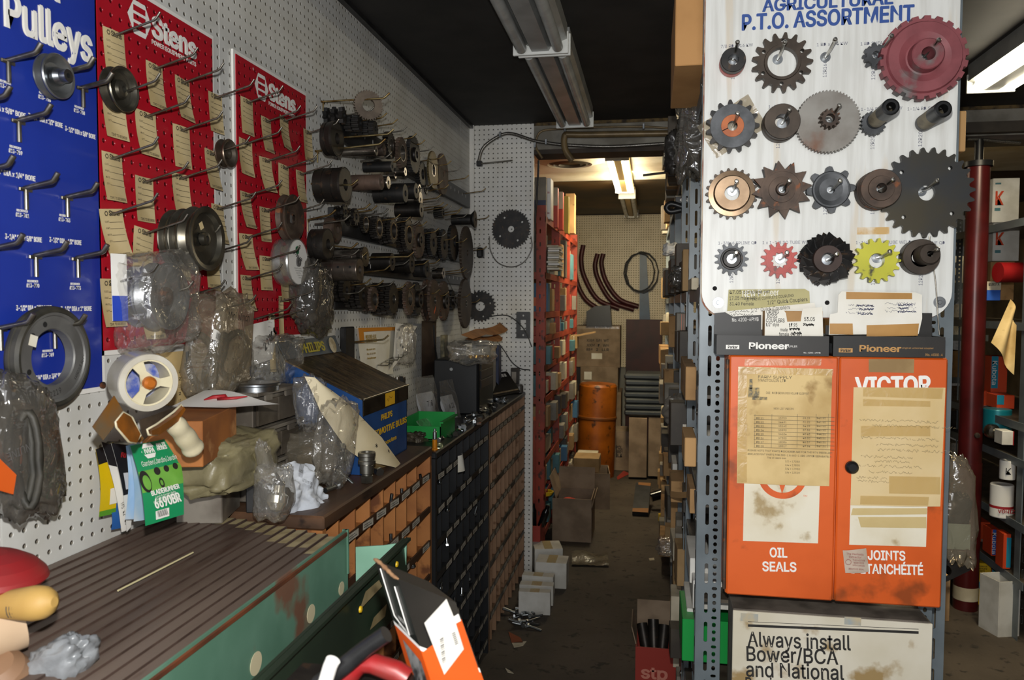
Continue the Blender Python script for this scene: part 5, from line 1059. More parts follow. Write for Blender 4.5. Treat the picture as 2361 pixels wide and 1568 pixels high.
plate3('frame_front', [at(x, y, 'x', -.745) for x, y in ((284, 951), (300, 960), (322, 1000), (314, 1020), (298, 1017), (270, 985), (267, 972))], .004, m_amber, t, nn)
X = MB().tube([at(x, y, 'x', -.745) for x, y in ((284, 951), (304, 962), (324, 1004), (312, 1022), (296, 1018), (268, 984), (266, 974))], .0018, 8, closed=True); X.build('frame_trim', m_gripc, t)
plate3('frame_back', [at(x, y, 'x', -.83) for x, y in ((320, 968), (415, 935), (424, 940), (395, 975), (345, 1000), (328, 1016))], .004, mat('dusty_metal', '5f5346', .5, .4, '433a30', 20), t, nn)
plate3('frame_arm', [at(x, y, 'x', -.735) for x, y in ((417, 936), (421, 942), (405, 968), (362, 999), (344, 1000), (342, 990), (360, 982), (400, 955))], .012, m_amber, t, nn)
X = MB().tube([at(x, y, 'x', -.733) for x, y in ((417, 933), (423, 941), (407, 970), (362, 1002), (342, 1002), (339, 991), (360, 979), (400, 950))], .0018, 8, closed=True); X.build('arm_trim', m_gripc, t)
q = [at(x, y, 'x', -.735) for x, y in ((398, 972), (410, 985), (424, 1003), (438, 1022), (449, 1040))]; MB().tube(bez(q, 4), [.013, .0145, .0155, .016, .016, .0155, .015, .0155, .0165, .017, .017, .0165, .016, .0165, .018, .0175, .013][:len(bez(q, 4))], 16).build('grip', m_gripc, t)
# belt sleeves fanned on a hook
def sleeve(label, pts, xs, parts, th=.0015):
    """card sleeve: corner pixels (tl, tr, br, bl) on planes xs; parts: (name, u0,v0,u1,v1, mat) with v from the top"""
    q = [at(px, py, 'x', x) for (px, py), x in zip(pts, xs)]; t = thing('belt_sleeve', label, 'card', (q[2] + q[3]) / 2, 'card sleeves fanned on one hook'); n_ = (q[1] - q[0]).cross(q[3] - q[0]).normalized() * -1
    if n_.x < 0: n_ = -n_
    P_ = lambda u, v, o=0: (q[0].lerp(q[1], u)).lerp(q[3].lerp(q[2], u), v) + n_ * o + Vector((.006 * math.sin(PI * v), 0, 0)) * 1.0
    for nm, u0, v0, u1, v1, m in parts: MB().sheet(lambda u, v: P_(u0 + (u1 - u0) * u, v0 + (v1 - v0) * v, .0004 * (nm != 'card') + .0004 * (nm in ('photo_band', 'sticker')) ), 4, 10).build(nm, m, t)
    return t, P_, (q[1] - q[0]), (q[0] - q[3])
m_navy = mat('sleeve_black', '1d1c20', .4); m_sky = mat('sleeve_sky', '9cc6e8', .45, 0, 'e8eef2', 5); m_gsl = mat('sleeve_green', '12905a', .4); m_ysl = mat('sleeve_yellow', 'dcbc10', .45); m_bsl = mat('sleeve_blue', '2d66b0', .45)
sleeve('blue card sleeve at the bottom of the fan of belt sleeves', [(246, 1150), (270, 1150), (278, 1218), (256, 1222)], [-.935] * 4, [('card', 0, 0, 1, 1, m_bsl)])
t, P_, r_, u_ = sleeve('yellow and black card sleeve, leftmost in the fan', [(220, 1036), (262, 1020), (266, 1184), (228, 1192)], [-.93] * 4, [('card', 0, 0, 1, 1, m_ysl), ('black_band', 0, 0, 1, .23, m_navy), ('green_band', 0, .92, 1, 1, mat('leaf_green', '5a9a2a', .5)), ('sticker', .55, .62, 1, .85, m_white)])
t, P_, r_, u_ = sleeve('white card sleeve with a black top, second in the fan', [(233, 1018), (262, 1028), (295, 1222), (280, 1227)], [-.915] * 4, [('card', 0, 0, 1, 1, m_white), ('black_band', 0, 0, 1, .25, m_navy)])
X = MB(); X.text('M5  42"  46"', frame(P_(.3, .68, .001), u_ * -1, r_), h=.008, w=.045); X.build('lettering', m_ink, t)
t, P_, r_, u_ = sleeve('white and black card sleeve with red letters, third in the fan', [(256, 1022), (296, 1026), (302, 1215), (292, 1227)], [-.90] * 4, [('card', 0, 0, 1, 1, m_white), ('black_band', 0, 0, 1, .58, m_navy), ('sticker', .3, .33, 1, .52, mat('silver_label', 'cfd0d4', .5))])
X = MB(); X.text('RM', frame(P_(.35, .15, .0012), r_, u_), h=.008, w=.022, bold=.04); X.build('lettering', m_red, t)
t, P_, r_, u_ = sleeve('sky blue and white card sleeve beside the green one, inner', [(290, 1028), (318, 1022), (322, 1197), (288, 1198)], [-.885] * 4, [('card', 0, 0, 1, 1, m_sky)])
t, P_, r_, u_ = sleeve('sky blue and white card sleeve directly behind the green one', [(296, 1026), (330, 1016), (340, 1198), (308, 1203)], [-.875] * 4, [('card', 0, 0, 1, 1, m_sky)])
t, P_, r_, u_ = sleeve('green card sleeve lettered Garden and 6690BR, front of the fan', [(300, 1028), (403, 1008), (424, 1186), (335, 1213)], [-.85, -.835, -.79, -.80], [('card', 0, 0, 1, 1, m_gsl), ('photo_band', 0, .335, 1, .60, mat('grass_photo', '77b64a', .45, 0, '5f9e38', 9)), ('sticker', .26, .86, .60, .965, m_white)])
def on(P_, u, v, o, r_, u_): return frame(P_(u, v, o), r_, u_)
X = MB(); X.text('Garden/Jardin/Jardin', on(P_, .11, .285, .0014, r_, u_), h=.009, w=r_.length * .78, bold=.0); X.text('BLADERUNNER', on(P_, .20, .66, .0014, r_, u_), h=.008, w=r_.length * .62, bold=.03); X.text('6690BR', on(P_, .27, .83, .0014, r_, u_), h=.016, w=r_.length * .57, bold=.02)
for k, s__ in enumerate(('Lawn & Garden Belts', 'Gazon et jardin', 'Equipement de pelouse et jardin')): X.text(s__, on(P_, .28 - .05 * (k == 2), .70 + .03 * k, .0014, r_, u_), h=.0035, w=r_.length * (.45 + .12 * (k == 2)))
M = on(P_, .34, .105, .0014, r_, u_); X.prism(M, [(-.017, 0), (-.008, .013), (.008, .013), (.017, 0), (.008, -.013), (-.008, -.013)][::-1], 0); X.text('BELTS', on(P_, .53, .08, .0014, r_, u_), h=.006, w=.02, bold=.03); X.text('HOSES', on(P_, .53, .125, .0014, r_, u_), h=.006, w=.022, bold=.03); X.build('lettering', m_white, t)
X = MB(); X.rect(M @ Matrix.Translation((0, 0, .0004)), -.016, -.0055, .016, .0055); X.build('logo_band', m_gsl, t); X = MB(); X.text('NAPA', M @ Matrix.Translation((-.011, -.0042, .0008)), h=.0085, w=.022, bold=.03); X.build('logo_lettering', m_white, t)
X = MB(); M = on(P_, .29, .945, .0022, r_, u_); [X.rect(M, .002 + i * .0016, 0, .002 + i * .0016 + (.0009 if i % 3 else .0005), .010) for i in range(14)]; X.build('barcode', m_ink, t)
X = MB()
for u, v, s__ in ((.40, .375, .007), (.62, .37, .006), (.84, .365, .006)): X.prism(on(P_, u, v, .0019, r_, u_), circ(s__, 14), 0)
X.prism(on(P_, .10, .47, .0019, r_, u_), [(x * .6, y) for x, y in circ(.019, 22)], 0, [[(x * .6 + .002, y - .002) for x, y in circ(.013, 18)]]); X.prism(on(P_, .46, .53, .0019, r_, u_), [(x * .6, y) for x, y in circ(.009, 16)], 0, [[(x * .6, y) for x, y in circ(.005, 12)]]); X.build('tyre_print', m_ink, t)
b = at(398, 1024, 'x', -.84); solo(MB().tube([(XW, b.y, b.z - .004), b, b + Vector((.03, 0, .004)), b + Vector((.055, 0, .016))], .0045, 8), 'peg_hook', m_wire, 'thick dark hook through the fan of card sleeves', 'peg hook')
# stack of boxes behind the tape gun
def pbox(name, label, cat, x0, x1, y0, y1, z0, z1, m, rot=0, bev=.0015, group=None):
    c = Vector(((x0 + x1) / 2, (y0 + y1) / 2, z0)); t = thing(name, label, cat, c, group, M=Matrix.Translation(c) @ Matrix.Rotation(rot, 4, 'Z'))
    MB().box((0, 0, (z1 - z0) / 2), (x1 - x0, y1 - y0, z1 - z0), bev=bev).build('body', m, t, world=False); return t
t = pbox('carton', 'worn orange-brown carton on the dusty bag, with a sheet on top', 'box', -.905, -.80, 1.235, 1.45, 1.19, 1.272, mat('worn_carton', 'a9682f', .75, 0, '8d5427', 8, c3='c08a55', s3=10), .25)
q = [at(x, y, 'z', z) for (x, y), z in zip(((395, 937), (472, 900), (645, 925), (520, 940)), (1.282, 1.30, 1.285, 1.279))]
X = MB().sheet(lambda u, v: (q[0].lerp(q[3], u)).lerp(q[1].lerp(q[2], u), v) + Vector((0, 0, .006 * math.sin(u * 5) * v)), 10, 8); t = solo(X, 'printed_sheet', m_white, 'white sheet with a red swirl lying on the orange-brown carton', 'paper')
X = MB(); c_ = (q[0] + q[1] + q[2] + q[3]) / 4; M = frame(c_ + Vector((0, 0, .006)), q[2] - q[0], (q[1] - q[3]))
X.tube([M @ Vector(p) for p in ((-.03, -.006, 0), (-.015, .01, 0), (.008, .012, 0), (.012, .0, 0), (-.006, -.006, 0), (.03, -.003, 0), (.05, .004, 0))], [.001, .004, .005, .003, .003, .003, .001], 6); X.build('red_swirl', m_red, t)
m_tin = mat('dusty_tin', '8a8378', .5, .4, '6a6258', 12); m_tind = mat('drawer_front', '5b5246', .5, .2, '41392f', 14)
for k, (z0, z1, off) in enumerate(((1.045, 1.125, .0), (1.128, 1.205, .004), (1.208, 1.285, -.002))):
    x1_, ya, yb = -.84 + off, 1.56, 1.77
    t = thing('parts_drawer_case', ('lowest', 'middle', 'topmost')[k] + ' grey metal drawer case in the stack behind the orange-brown carton', 'drawer case', (-.905, 1.6, z0), 'stacked drawer cases')
    MB().box((-.905 + off, (ya + yb) / 2, (z0 + z1) / 2), (.12, yb - ya, z1 - z0), bev=.002).build('case', m_tin, t)
    for j in range(2):
        d = MB().box((x1_ + .001 + off * 0, ya + .052 + .097 * j, (z0 + z1) / 2 - .008), (.006, .09, z1 - z0 - .022), bev=.001).build('drawer', m_tind, t)
        MB().box((x1_ + .005, ya + .052 + .097 * j, z1 - .013), (.005, .03, .016)).build('label_holder', m_tin, d)
    MB().box((x1_ + .002, (ya + yb) / 2, z1 - .004), (.014, yb - ya + .006, .008), bev=.001).build('lip', m_tin, t)
p = at(590, 908, 'x', -.87); solo(MB().lathe([(.0, .012), (.05, .012), (.054, .010), (.054, .006), (.050, .004), (.050, -.006), (.03, -.008)], (p.x, p.y, 1.291), (0, 0, 1), 30), 'steel_disc', m_zinc, 'flat steel disc lying on the drawer cases beside the white sheet', 'disc')
# dusty bags round the boxes
def bag(label, x, y, ax_, v, sy, sz, sx=.03, m=None, seed=1, crush=.2, nm='plastic_bag', cat='bag', tilt=0, pw=.48, freq=6.):
    p = at(x, y, ax_, v); B = MB(); bag_mesh(B, p, (sx, 0, 0), (0, sy, tilt * sy), (0, -tilt * sz, sz), seed, 30, 22, crush, pw, freq=freq); return solo(B, nm, m or m_dusty, label, cat)
bag('dusty olive plastic bag under the orange-brown carton', 520, 1062, 'x', -.84, .125, .050, .07, mat('olive_film', '8a8262', .4, 0, '766e52', 10, bump=.4, bscale=26), 21, .22)
bag('crumpled clear bag behind the drawer cases, by the blue bulb box', 640, 830, 'x', -.93, .10, .055, .03, m_film, 22, .3)
M = frame(at(600, 790, 'x', -.955), *WALL) @ Matrix.Rotation(.1, 4, 'Z'); B = MB(); crumple(B, M, .15, .10, .012, 3, 10, 10); o = solo(B, 'note_sheet', m_white, 'white handwritten sheet behind the clear bag on the wall', 'paper')
X = MB(); X.text('2 HK 1', M @ Matrix.Translation((.0, -.02, .012)) @ Matrix.Rotation(.5, 4, 'Z'), h=.02, w=.075, bold=.02); X.build('lettering', m_ink, o)
bag('large dusty brown plastic bag in the middle of the cabinet top', 735, 1045, 'x', -.80, .10, .07, .055, m_dusty, 23, .2); bag('oily brown parcel wrapped inside the large dusty bag', 735, 1060, 'x', -.84, .06, .045, .05, mat('oily_wrap', '4f4436', .4, 0, '6a5c48', 14), 28, .25, nm='parcel', cat='parcel')
bag('clear bag of zinc bolts standing against the bulb box papers', 775, 1020, 'x', -.735, .062, .095, .03, m_film, 24, .22, tilt=-.35); bag('narrow clear bag with a crumpled white neck, left of the bolts bag', 715, 930, 'x', -.80, .03, .06, .03, m_film, 27, .3)
for k in range(13):
    p = at(800 + RND.uniform(-24, 30), 1040 + RND.uniform(-35, 60), 'x', -.745 + RND.uniform(-.02, .02)); bolt(.05, .0042, p, (RND.uniform(0, 3), RND.uniform(-.8, .8), RND.uniform(0, 6.2)), 'zinc bolt inside the clear bag beside the coupler', 'bolts in the clear bag')
B = MB(); q = at(706, 1118, 'x', -.735); crumple(B, frame(q, (0.15, 1, -.12), (-.45, .1, .8)), .135, .115, .034, 31, 26, 22, curl=-.05, freq=2.6); t = solo(B, 'white_pouch', mat('white_poly', 'd3d8e0', .3, 0, 'c3c9d2', 10, bump=.35, bscale=24), 'crumpled white printed plastic pouch on the wooden cabinet corner', 'pouch')
M = frame(at(688, 1087, 'x', -.678), (0, 1, -.45), (0, .45, 1)); X = MB(); [X.rect(M, i * .0022, 0, i * .0022 + (.0013 if i % 3 else .0007), .016) for i in range(10)]; X.text('IDLER PULLEY', frame(at(720, 1112, 'x', -.676), (0, -1, .4), (0, -.35, -1)), h=.006, w=.05); X.build('print', m_greyink, t)
bag('small knotted clear bag holding a lamp bulb, in front of the black box', 632, 1135, 'x', -.735, .036, .052, .03, m_film, 33, .2); bag('twisted neck of the knotted clear bag', 612, 1065, 'x', -.75, .012, .042, .012, m_film, 34, .25, tilt=.4)
c_ = at(640, 1150, 'x', -.735); solo(MB().lathe([(.0, -.026), (.012, -.022), (.021, -.008), (.021, .006), (.013, .012), (.012, .026), (.0, .027)], c_, (0, .3, 1), 24), 'lamp_bulb', mat('bulb_chrome', 'd8d4c8', .15, .8, 'b0a890', 12), 'silvery lamp bulb inside the knotted clear bag', 'bulb')
# black transformer box
t = thing('control_box', 'black and grey metal control box with a coil, left of the white pouch', 'control box', (-.86, 1.53, 1.04))
MB().box((-.895, 1.465, 1.083), (.09, .13, .085), Euler((0, 0, .25)), .002).build('grey_side', m_tin, t); MB().box((-.828, 1.548, 1.085), (.03, .10, .09), Euler((0, 0, .25)), .002).build('black_face', m_dark, t)
X = MB().lathe([(.012, .0), (.03, .0), (.032, .012), (.026, .02), (.014, .022), (.012, .0)], (-.811, 1.556, 1.085), (1, -.25, 0), 20); X.box((-.818, 1.585, 1.10), (.012, .02, .03)).box((-.818, 1.585, 1.065), (.012, .02, .02)); X.build('coil', m_gun, t)
for z in (1.052, 1.118): MB().lathe([(0, .003), (.004, .002), (.005, 0)], (-.806, 1.512, z), (1, -.2, 0), 10).build('screw', m_zinc, t)
# coupler and bolts on the wooden edge
p = at(846, 1113, 'z', 1.041); t = thing('hydraulic_coupler', 'upright steel quick coupler on the edge of the wooden bin cabinet', 'coupler', (p.x, p.y, 1.041)); m_cpl = mat('coupler_steel', '9a9890', .3, .95, '7a7870', 20)
MB().lathe([(.0135, 0), (.0155, .001), (.0155, .018)], (p.x, p.y, 1.041), (0, 0, 1), 6, sm=False).lathe([(.0155, .018), (.0125, .019), (.0125, .022), (.017, .024), (.017, .044), (.016, .046)], (p.x, p.y, 1.041), (0, 0, 1), 30).build('body', m_cpl, t)
MB().lathe([(.0165, .046), (.0215, .048), (.0215, .055), (.0195, .057), (.0195, .065), (.0215, .067), (.0215, .074), (.020, .076), (.014, .076), (.013, .04), (0, .04)], (p.x, p.y, 1.041), (0, 0, 1), 34).build('sleeve', m_cpl, t)
for x, y, L_, lab in ((760, 1130, .045, 'steel bolt lying on the wood left of the coupler, lower'), (770, 1112, .045, 'steel bolt lying on the wood left of the coupler, upper')): p = at(x, y, 'z', 1.048); bolt(L_ + .005, .006, p + Vector((0, .045, 0)), (0, 0, -1.75), lab)
p = at(872, 1088, 'z', 1.048); bolt(.052, .0065, p, (0, 0, 2.5), 'bolt with its hexagon head showing, right of the coupler')
# cream paper sheets draped from the bulb box
for k, (pts, lab) in enumerate(((((700, 868, -.80), (745, 905, -.79), (935, 1088, -.70), (890, 1080, -.69), (800, 1010, -.72)), 'outer cream catalogue sheet sagging in front of the bulb box'), )):
    def fn(u, v):
        a = [Vector(at(*p)) for p in ((702, 868, 'x', -.80), (738, 950, 'x', -.765), (800, 1032, 'x', -.735), (842, 1066, 'x', -.71))]; b = [Vector(at(*p)) for p in ((722, 872, 'x', -.785), (800, 930, 'x', -.735), (880, 1005, 'x', -.70), (936, 1088, 'x', -.665))]
        f = lambda L_, s: (lambda i, t_: L_[i].lerp(L_[i + 1], t_))(min(int(s * 3), 2), s * 3 - min(int(s * 3), 2)); return f(a, u).lerp(f(b, u), v) + Vector((.014 * math.sin(PI * v) - .02 * k, 0, .004 * math.sin(u * 7)))
    t = solo(MB().sheet(fn, 18, 8), 'catalogue_sheet', mat('cream_paper', 'e0d3b2', .75, 0, 'd3c39c', 5), lab, 'paper'); X = MB()
    for u, v in ((.72, .55), (.80, .80)):
        p_ = fn(u, v) + Vector((.004, -.002, .004)); M = frame(p_, fn(u + .05, v) - fn(u - .05, v), fn(u, v - .1) - fn(u, v + .1))
        for a_ in range(3): X.rect(M @ Matrix.Rotation(a_ * PI / 3, 4, 'Z'), -.006, -.001, .006, .001)
    for u in (.2, .35, .5): p_ = fn(u, .9) + Vector((.004, 0, .004)); X.scrib(frame(p_, fn(u, .2) - fn(u, .9), fn(u - .1, .9) - fn(u + .1, .9)), 0, 0, .02, .003, seed=int(u * 100))
    X.build('print', m_ink, t)
def fn2(u, v): return at(850 + 80 * u, 1045 + 45 * u, 'x', -.70).lerp(at(845 + 70 * u, 1075 + 20 * u, 'x', -.71), v) + Vector((.008 * math.sin(3 * v + 2 * u), 0, 0))
solo(MB().sheet(fn2, 10, 5), 'catalogue_sheet', mat('tan_paper', 'c8aa74', .8, 0, 'b6975e', 6), 'inner tan sheet curling out under the cream catalogue sheet', 'paper')
# blue bulb box
t = thing('bulb_box', 'blue metal bulb dispenser lettered PHILIPS with a scratched sloping lid', 'dispenser box', (-.825, 2.07, 1.04))
m_phil = mat('philips_blue', '1d4a86', .4, .1, '193f74', 10); m_lid = mat('scratched_lid', '3c342c', .33, .35, '6d5a40', 9, stretch=(1, 5, 1), c3='9a8a68', s3=70); xa, xb_, ya, yb = -.93, -.72, 1.885, 2.25; zb2, zf, zr = 1.041, 1.236, 1.333
prof = [(xa, zb2), (xb_, zb2), (xb_, 1.195), (xb_, zf - .004), (xa, zr)]
MB().prism(frame((0, ya + .003, 0), (1, 0, 0), (0, 0, 1)), prof, .003).prism(frame((0, yb, 0), (1, 0, 0), (0, 0, 1)), prof, .003).box(((xa + xb_) / 2, (ya + yb) / 2, zb2 + .002), (xb_ - xa, yb - ya - .006, .004)).build('shell', m_phil, t)
fr = MB().box((xb_ - .002, (ya + yb) / 2, (zb2 + 1.192) / 2), (.004, yb - ya, 1.192 - zb2)).build('front_panel', m_phil, t)
ld = MB().add([(xa, ya - .003, zr), (xb_ + .003, ya - .003, zf), (xb_ + .003, yb + .003, zf), (xa, yb + .003, zr), (xa, ya - .003, zr - .004), (xb_ + .003, ya - .003, zf - .004), (xb_ + .003, yb + .003, zf - .004), (xa, yb + .003, zr - .004)], [(0, 1, 2, 3), (7, 6, 5, 4), (0, 4, 5, 1), (2, 6, 7, 3), (0, 3, 7, 4)]).build('lid', m_lid, t)
MB().box((xb_ + .002, (ya + yb) / 2, zf - .022), (.004, yb - ya + .006, .044), bev=.001).build('lid_front', mat('lid_black', '24211e', .25, .6, '3a342c', 20), t)
MB().cyl((xb_ + .003, ya - .003, zf - .001), (xb_ + .003, yb + .003, zf - .001), .003, n=8).build('lid_edge', m_steel, t)
hp = MB().prism(frame((xa, ya, zr), (0, 1, 0), (-.3, 0, 1)), [(0, 0), (yb - ya, 0), (yb - ya - .015, .052), (-.02, .048)], .003).build('header_panel', mat('faded_header', '4a5560', .5, .1, '5c6062', 10), t)
X = MB(); M = frame((xa + .0035, ya + .09, zr + .012), (0, 1, 0), (-.3, 0, 1)); X.text('PHILIPS', M, h=.026, w=.155, bold=.03); X.build('lettering', mat('faded_yellow', 'b3a53a', .6), hp)
X = MB(); X.rect(M @ Matrix.Translation((.052, .004, .0004)), 0, 0, .045, .018); X.build('torn_patch', m_tind, hp); X = MB(); X.prism(M @ Matrix.Translation((.215, .012, .0003)), circ(.024, 20), 0); X.build('round_sticker', mat('old_sticker', 'c9bea2', .7, 0, '9a8a68', 30), hp)
p_ = at(838, 950, 'x', -.72); X = MB(); xs = xb_ + .0006
for s__, px, py, h_, px2, py2 in (('PHILIPS', 879, 966, .0155, 904, 956), ('AUTOMOTIVE BULBS', 848, 1003, .017, 937, 978), ('ampoules', 872, 1022, .011, 914, 1016)):
    a = at(px, py, 'x', xs); b = at(px2, py2, 'x', xs); a.y = max(a.y, ya + .008); M = frame((xs, a.y, (a.z + b.z) / 2 - .004), *WALL); X.text(s__, M, h=h_, w=min(b.y, yb - .006) - a.y, bold=.02)
X.build('lettering', m_yellow, fr)
M = frame((xb_ + .0045, at(888, 934, 'x', -.716).y, zf - .040), *WALL); X = MB(); X.rect(M, 0, 0, .082, .036); o = X.build('yellow_sticker', mat('sticker_yellow', 'd9a91c', .55), t); MB().scrib(M @ Matrix.Translation((0, 0, .0004)), .012, .012, .055, .014, seed=3, t=.0016).build('sticker_writing', mat('brownink', '7a4a1a', .7), t)
# wall notices behind
def pegpage(name, label, pts, m, x=XW + .012, cat='notice', amp=.004):
    q = [at(px, py, 'x', x) for px, py in pts]; c_ = sum(q, Vector()) / 4; t = thing(name, label, cat, Vector((c_.x, c_.y, min(p.z for p in q))))
    MB().sheet(lambda u, v: q[0].lerp(q[1], u).lerp(q[3].lerp(q[2], u), v) + Vector((amp * math.sin(PI * u), 0, 0)), 6, 6).build('sheet', m, t); return t, q
t, q = pegpage('bulb_card', 'stained white and yellow bulb card in a film sleeve on the pegboard', [(822, 756), (908, 754), (907, 862), (835, 870)], m_paper)
P_ = lambda u, v: q[0].lerp(q[1], u).lerp(q[3].lerp(q[2], u), v) + Vector((.006, 0, 0))
X = MB(); X.add([P_(0, 0), P_(1, 0), P_(1, .07), P_(.12, .08), P_(.12, .3), P_(0, .3)], [(0, 1, 2, 3), (0, 3, 4, 5)]); X.build('orange_border', mat('orange_border', 'd1861f', .6), t)
X = MB()
for k, (v, s__) in enumerate(((.22, 'WEATHER-FLEX'), (.30, 'WIPER REFILLS'), (.46, 'fits most cars'), (.55, 'No. 15 16 18'), (.64, 'Remplissage'))): X.text(s__, frame(P_(.15, v), q[1] - q[0], q[0] - q[3]), h=.012 if k < 2 else .006, w=(.105 if k < 2 else .085), bold=.02)
X.build('lettering', m_labg, t)
t, q = pegpage('sheet_bag', 'torn white card with punched holes hanging in a plastic bag on the pegboard', [(912, 745), (962, 752), (938, 800), (905, 850)], m_white, XW + .03); X = MB()
for u, v in ((.12, .2), (.2, .5), (.3, .8), (.45, .95)): X.prism(frame(q[0].lerp(q[1], u).lerp(q[3].lerp(q[2], u), v * .7) + Vector((.006, 0, 0)), *WALL), circ(.006, 12), 0)
X.build('punched_holes', m_hole, t)
bag('clear bag round the punched card below the sprocket rails', 935, 795, 'x', XW + .045, .07, .075, .025, m_film, 41, .2)
p0_ = at(805, 790, 'x', XW + .03); t = solo(MB().box(p0_ + Vector((-.01, .01, -.02)), (.02, .08, .14), bev=.004), 'wiper_rack', m_dark, 'black narrow rack hanging left of the bulb card', 'rack')
Y = MB(); a = at(872, 842, 'x', XW + .02)
for k in range(6): p_ = a + Vector((0, .052 * k, .006 * k)); Y.tube([p_, p_ + Vector((.035, 0, 0)), p_ + Vector((.04, .0, .004)), p_ + Vector((.04, 0, .022))], .0022, 6)
Y.tube([a, a + Vector((0, .27, .03))], .0022, 6); solo(Y, 'hook_strip', m_steel, 'wire strip of six upturned hooks beside the bulb box', 'hook strip')
# strap and cords below the rails
p0_ = at(985, 765, 'x', XW + .03); solo(MB().sheet(lambda u, v: at(972 + 34 * u, 740 + 130 * v, 'x', XW + .03 + .01 * math.sin(v * 5)), 4, 10), 'leather_strap', mat('dark_leather', '3a2b22', .6, 0, '2b1f18', 12), 'dark leather strap hanging below the brown double sprocket', 'strap')
solo(MB().tube(bez([at(x, y, 'x', XW + .05) for x, y in ((1000, 750), (1002, 790), (1008, 830), (1012, 852))], 4), .004, 6), 'thin_rod', m_dark, 'thin dark rod hanging below the sprockets by the computer', 'rod')
solo(MB().tube(bez([at(x, y, 'x', XW + .06) for x, y in ((1030, 640), (1048, 680), (1060, 730), (1064, 770))], 5), .0012, 5), 'thin_wire', m_wire, 'thin wire trailing past the largest brown disc', 'wire')
solo(MB().box(at(1024, 802, 'x', XW + .03), (.02, .06, .12), bev=.002), 'blister_pack', mat('blister', '4d4a3a', .4, 0, '8a8060', 30), 'small dark blister pack hanging beside the computer tower', 'pack')
# ---------------------------------------------------------------- on the black cabinet
ZB = 1.0125
t = thing('parts_bin', 'green open plastic parts bin on the black bin cabinet', 'bin', (-.76, 2.66, ZB)); x0, x1, y0, y1 = -.84, -.70, 2.565, 2.76
X = MB().box(((x0 + x1) / 2, (y0 + y1) / 2, ZB + .003), (x1 - x0, y1 - y0, .004)).box((x0 + .002, (y0 + y1) / 2, ZB + .035), (.004, y1 - y0, .07)).box((x1 - .002, (y0 + y1) / 2, ZB + .031), (.004, y1 - y0, .062)).box(((x0 + x1) / 2, y0 + .002, ZB + .024), (x1 - x0, .004, .048)).box(((x0 + x1) / 2, y1 - .002, ZB + .036), (x1 - x0, .004, .072)).box((x1 + .003, (y0 + y1) / 2, ZB + .062), (.012, y1 - y0 + .006, .006)); X.build('tub', m_green, t)
X = MB(); X.text('JET-5-BOX', frame((x1 + .0006, y0 + .03, ZB + .012), *WALL), h=.02, w=.13); X.build('lettering', mat('bin_emboss', '2aa052', .5), t)
for k, (x, y, lab) in enumerate(((955, 1010, 'left'), (985, 1002, 'right'))): bag('dark oily heap of small parts left of the green bin, ' + lab + ' lump', x, y, 'x', -.80, .06, .025, .05, mat('oily_parts', '3c352b', .4, .3, '57503f', 30, bump=.6, bscale=90), 50 + k, .3, nm='parts_heap', cat='parts heap', freq=12)
t = pbox('small_carton', 'small white carton behind the green bin', 'box', -.90, -.84, 2.50, 2.60, ZB, ZB + .10, m_white, .1)
p = at(1003, 1020, 'z', ZB); t = thing('amber_vial', 'amber tube with a metal cap standing at the near corner of the black cabinet', 'vial', (-.675, 2.40, ZB)); MB().lathe([(0, 0), (.011, 0), (.011, .004), (.008, .006), (.008, .034)], (-.675, 2.40, ZB), (0, 0, 1), 18).build('tube', mat('amber', 'c27a18', .3, .2), t); MB().lathe([(.008, .034), (.0065, .036), (.0065, .058), (.004, .060), (.004, .068), (0, .069)], (-.675, 2.40, ZB), (0, 0, 1), 18).build('cap', m_zinc, t)
solo(MB().lathe([(.006, 0), (.012, .001), (.013, .012), (.009, .014), (.006, .012)], (-.674, 2.445, ZB), (.3, -.8, .6), 20), 'nut_ring', mat('greenish_zinc', 'b9bf98', .3, .8), 'round pale fitting beside the amber tube', 'fitting')
for k, (x, y, w_, h_, lab) in enumerate(((985, 925, .14, .19, 'left zip bag with a 7/8 note, leaning by the computer'), (1035, 930, .12, .19, 'right zip bag with pencilled marks, leaning by the computer'), (1000, 990, .15, .10, 'low zip bag lying in front of the two leaning zip bags'))):
    xx = -.83 + .025 * k; p = at(x, y, 'x', xx); M = frame(p, (.25, 1, 0), (-.25 if k < 2 else -.9, 0, 1)); B = MB(); crumple(B, M, w_, h_, .012, 60 + k, 12, 12, curl=.02); t = solo(B, 'zip_bag', m_film, lab, 'bag')
    B = MB(); crumple(B, M @ Matrix.Translation((0, -.025, -.006)), w_ * .9, h_ * .62, .012, 60 + k, 10, 10); B.build('paper_note', mat('grey_note', 'c3c6cb', .6, 0, 'b0b3b8', 8), t)
    X = MB(); X.text(('7/8', 'a 11', '3/4')[k], M @ Matrix.Translation((-.03, -.02, .016)), h=.02, w=.04); X.scrib(M @ Matrix.Translation((-.02, -.06, .016)), 0, 0, .05, .012, seed=k, t=.0014); X.build('writing', m_ink, t)
t = thing('computer_tower', 'small black computer tower standing on the far end of the black cabinet', 'computer', (-.81, 3.36, ZB)); MB().box((-.812, 3.36, ZB + .115), (.19, .30, .23), bev=.004).build('case', mat('tower_black', '16181b', .45, .1, '121316', 10), t)
fp = MB().box((-.714, 3.36, ZB + .115), (.012, .296, .228), bev=.003).build('front_panel', mat('gloss_black', '141416', .15, .2), t)
for k, z in enumerate((.205, .165, .125)): MB().box((-.7065, 3.36, ZB + z), (.003, .25, .034), bev=.001).build('drive_bay', mat('bay_black', '2a2a2c', .25, .2), fp)
MB().lathe([(0, .001), (.007, .001), (.007, 0)], (-.83, 3.2085, ZB + .19), (0, -1, 0), 14).build('screw', m_zinc, t)
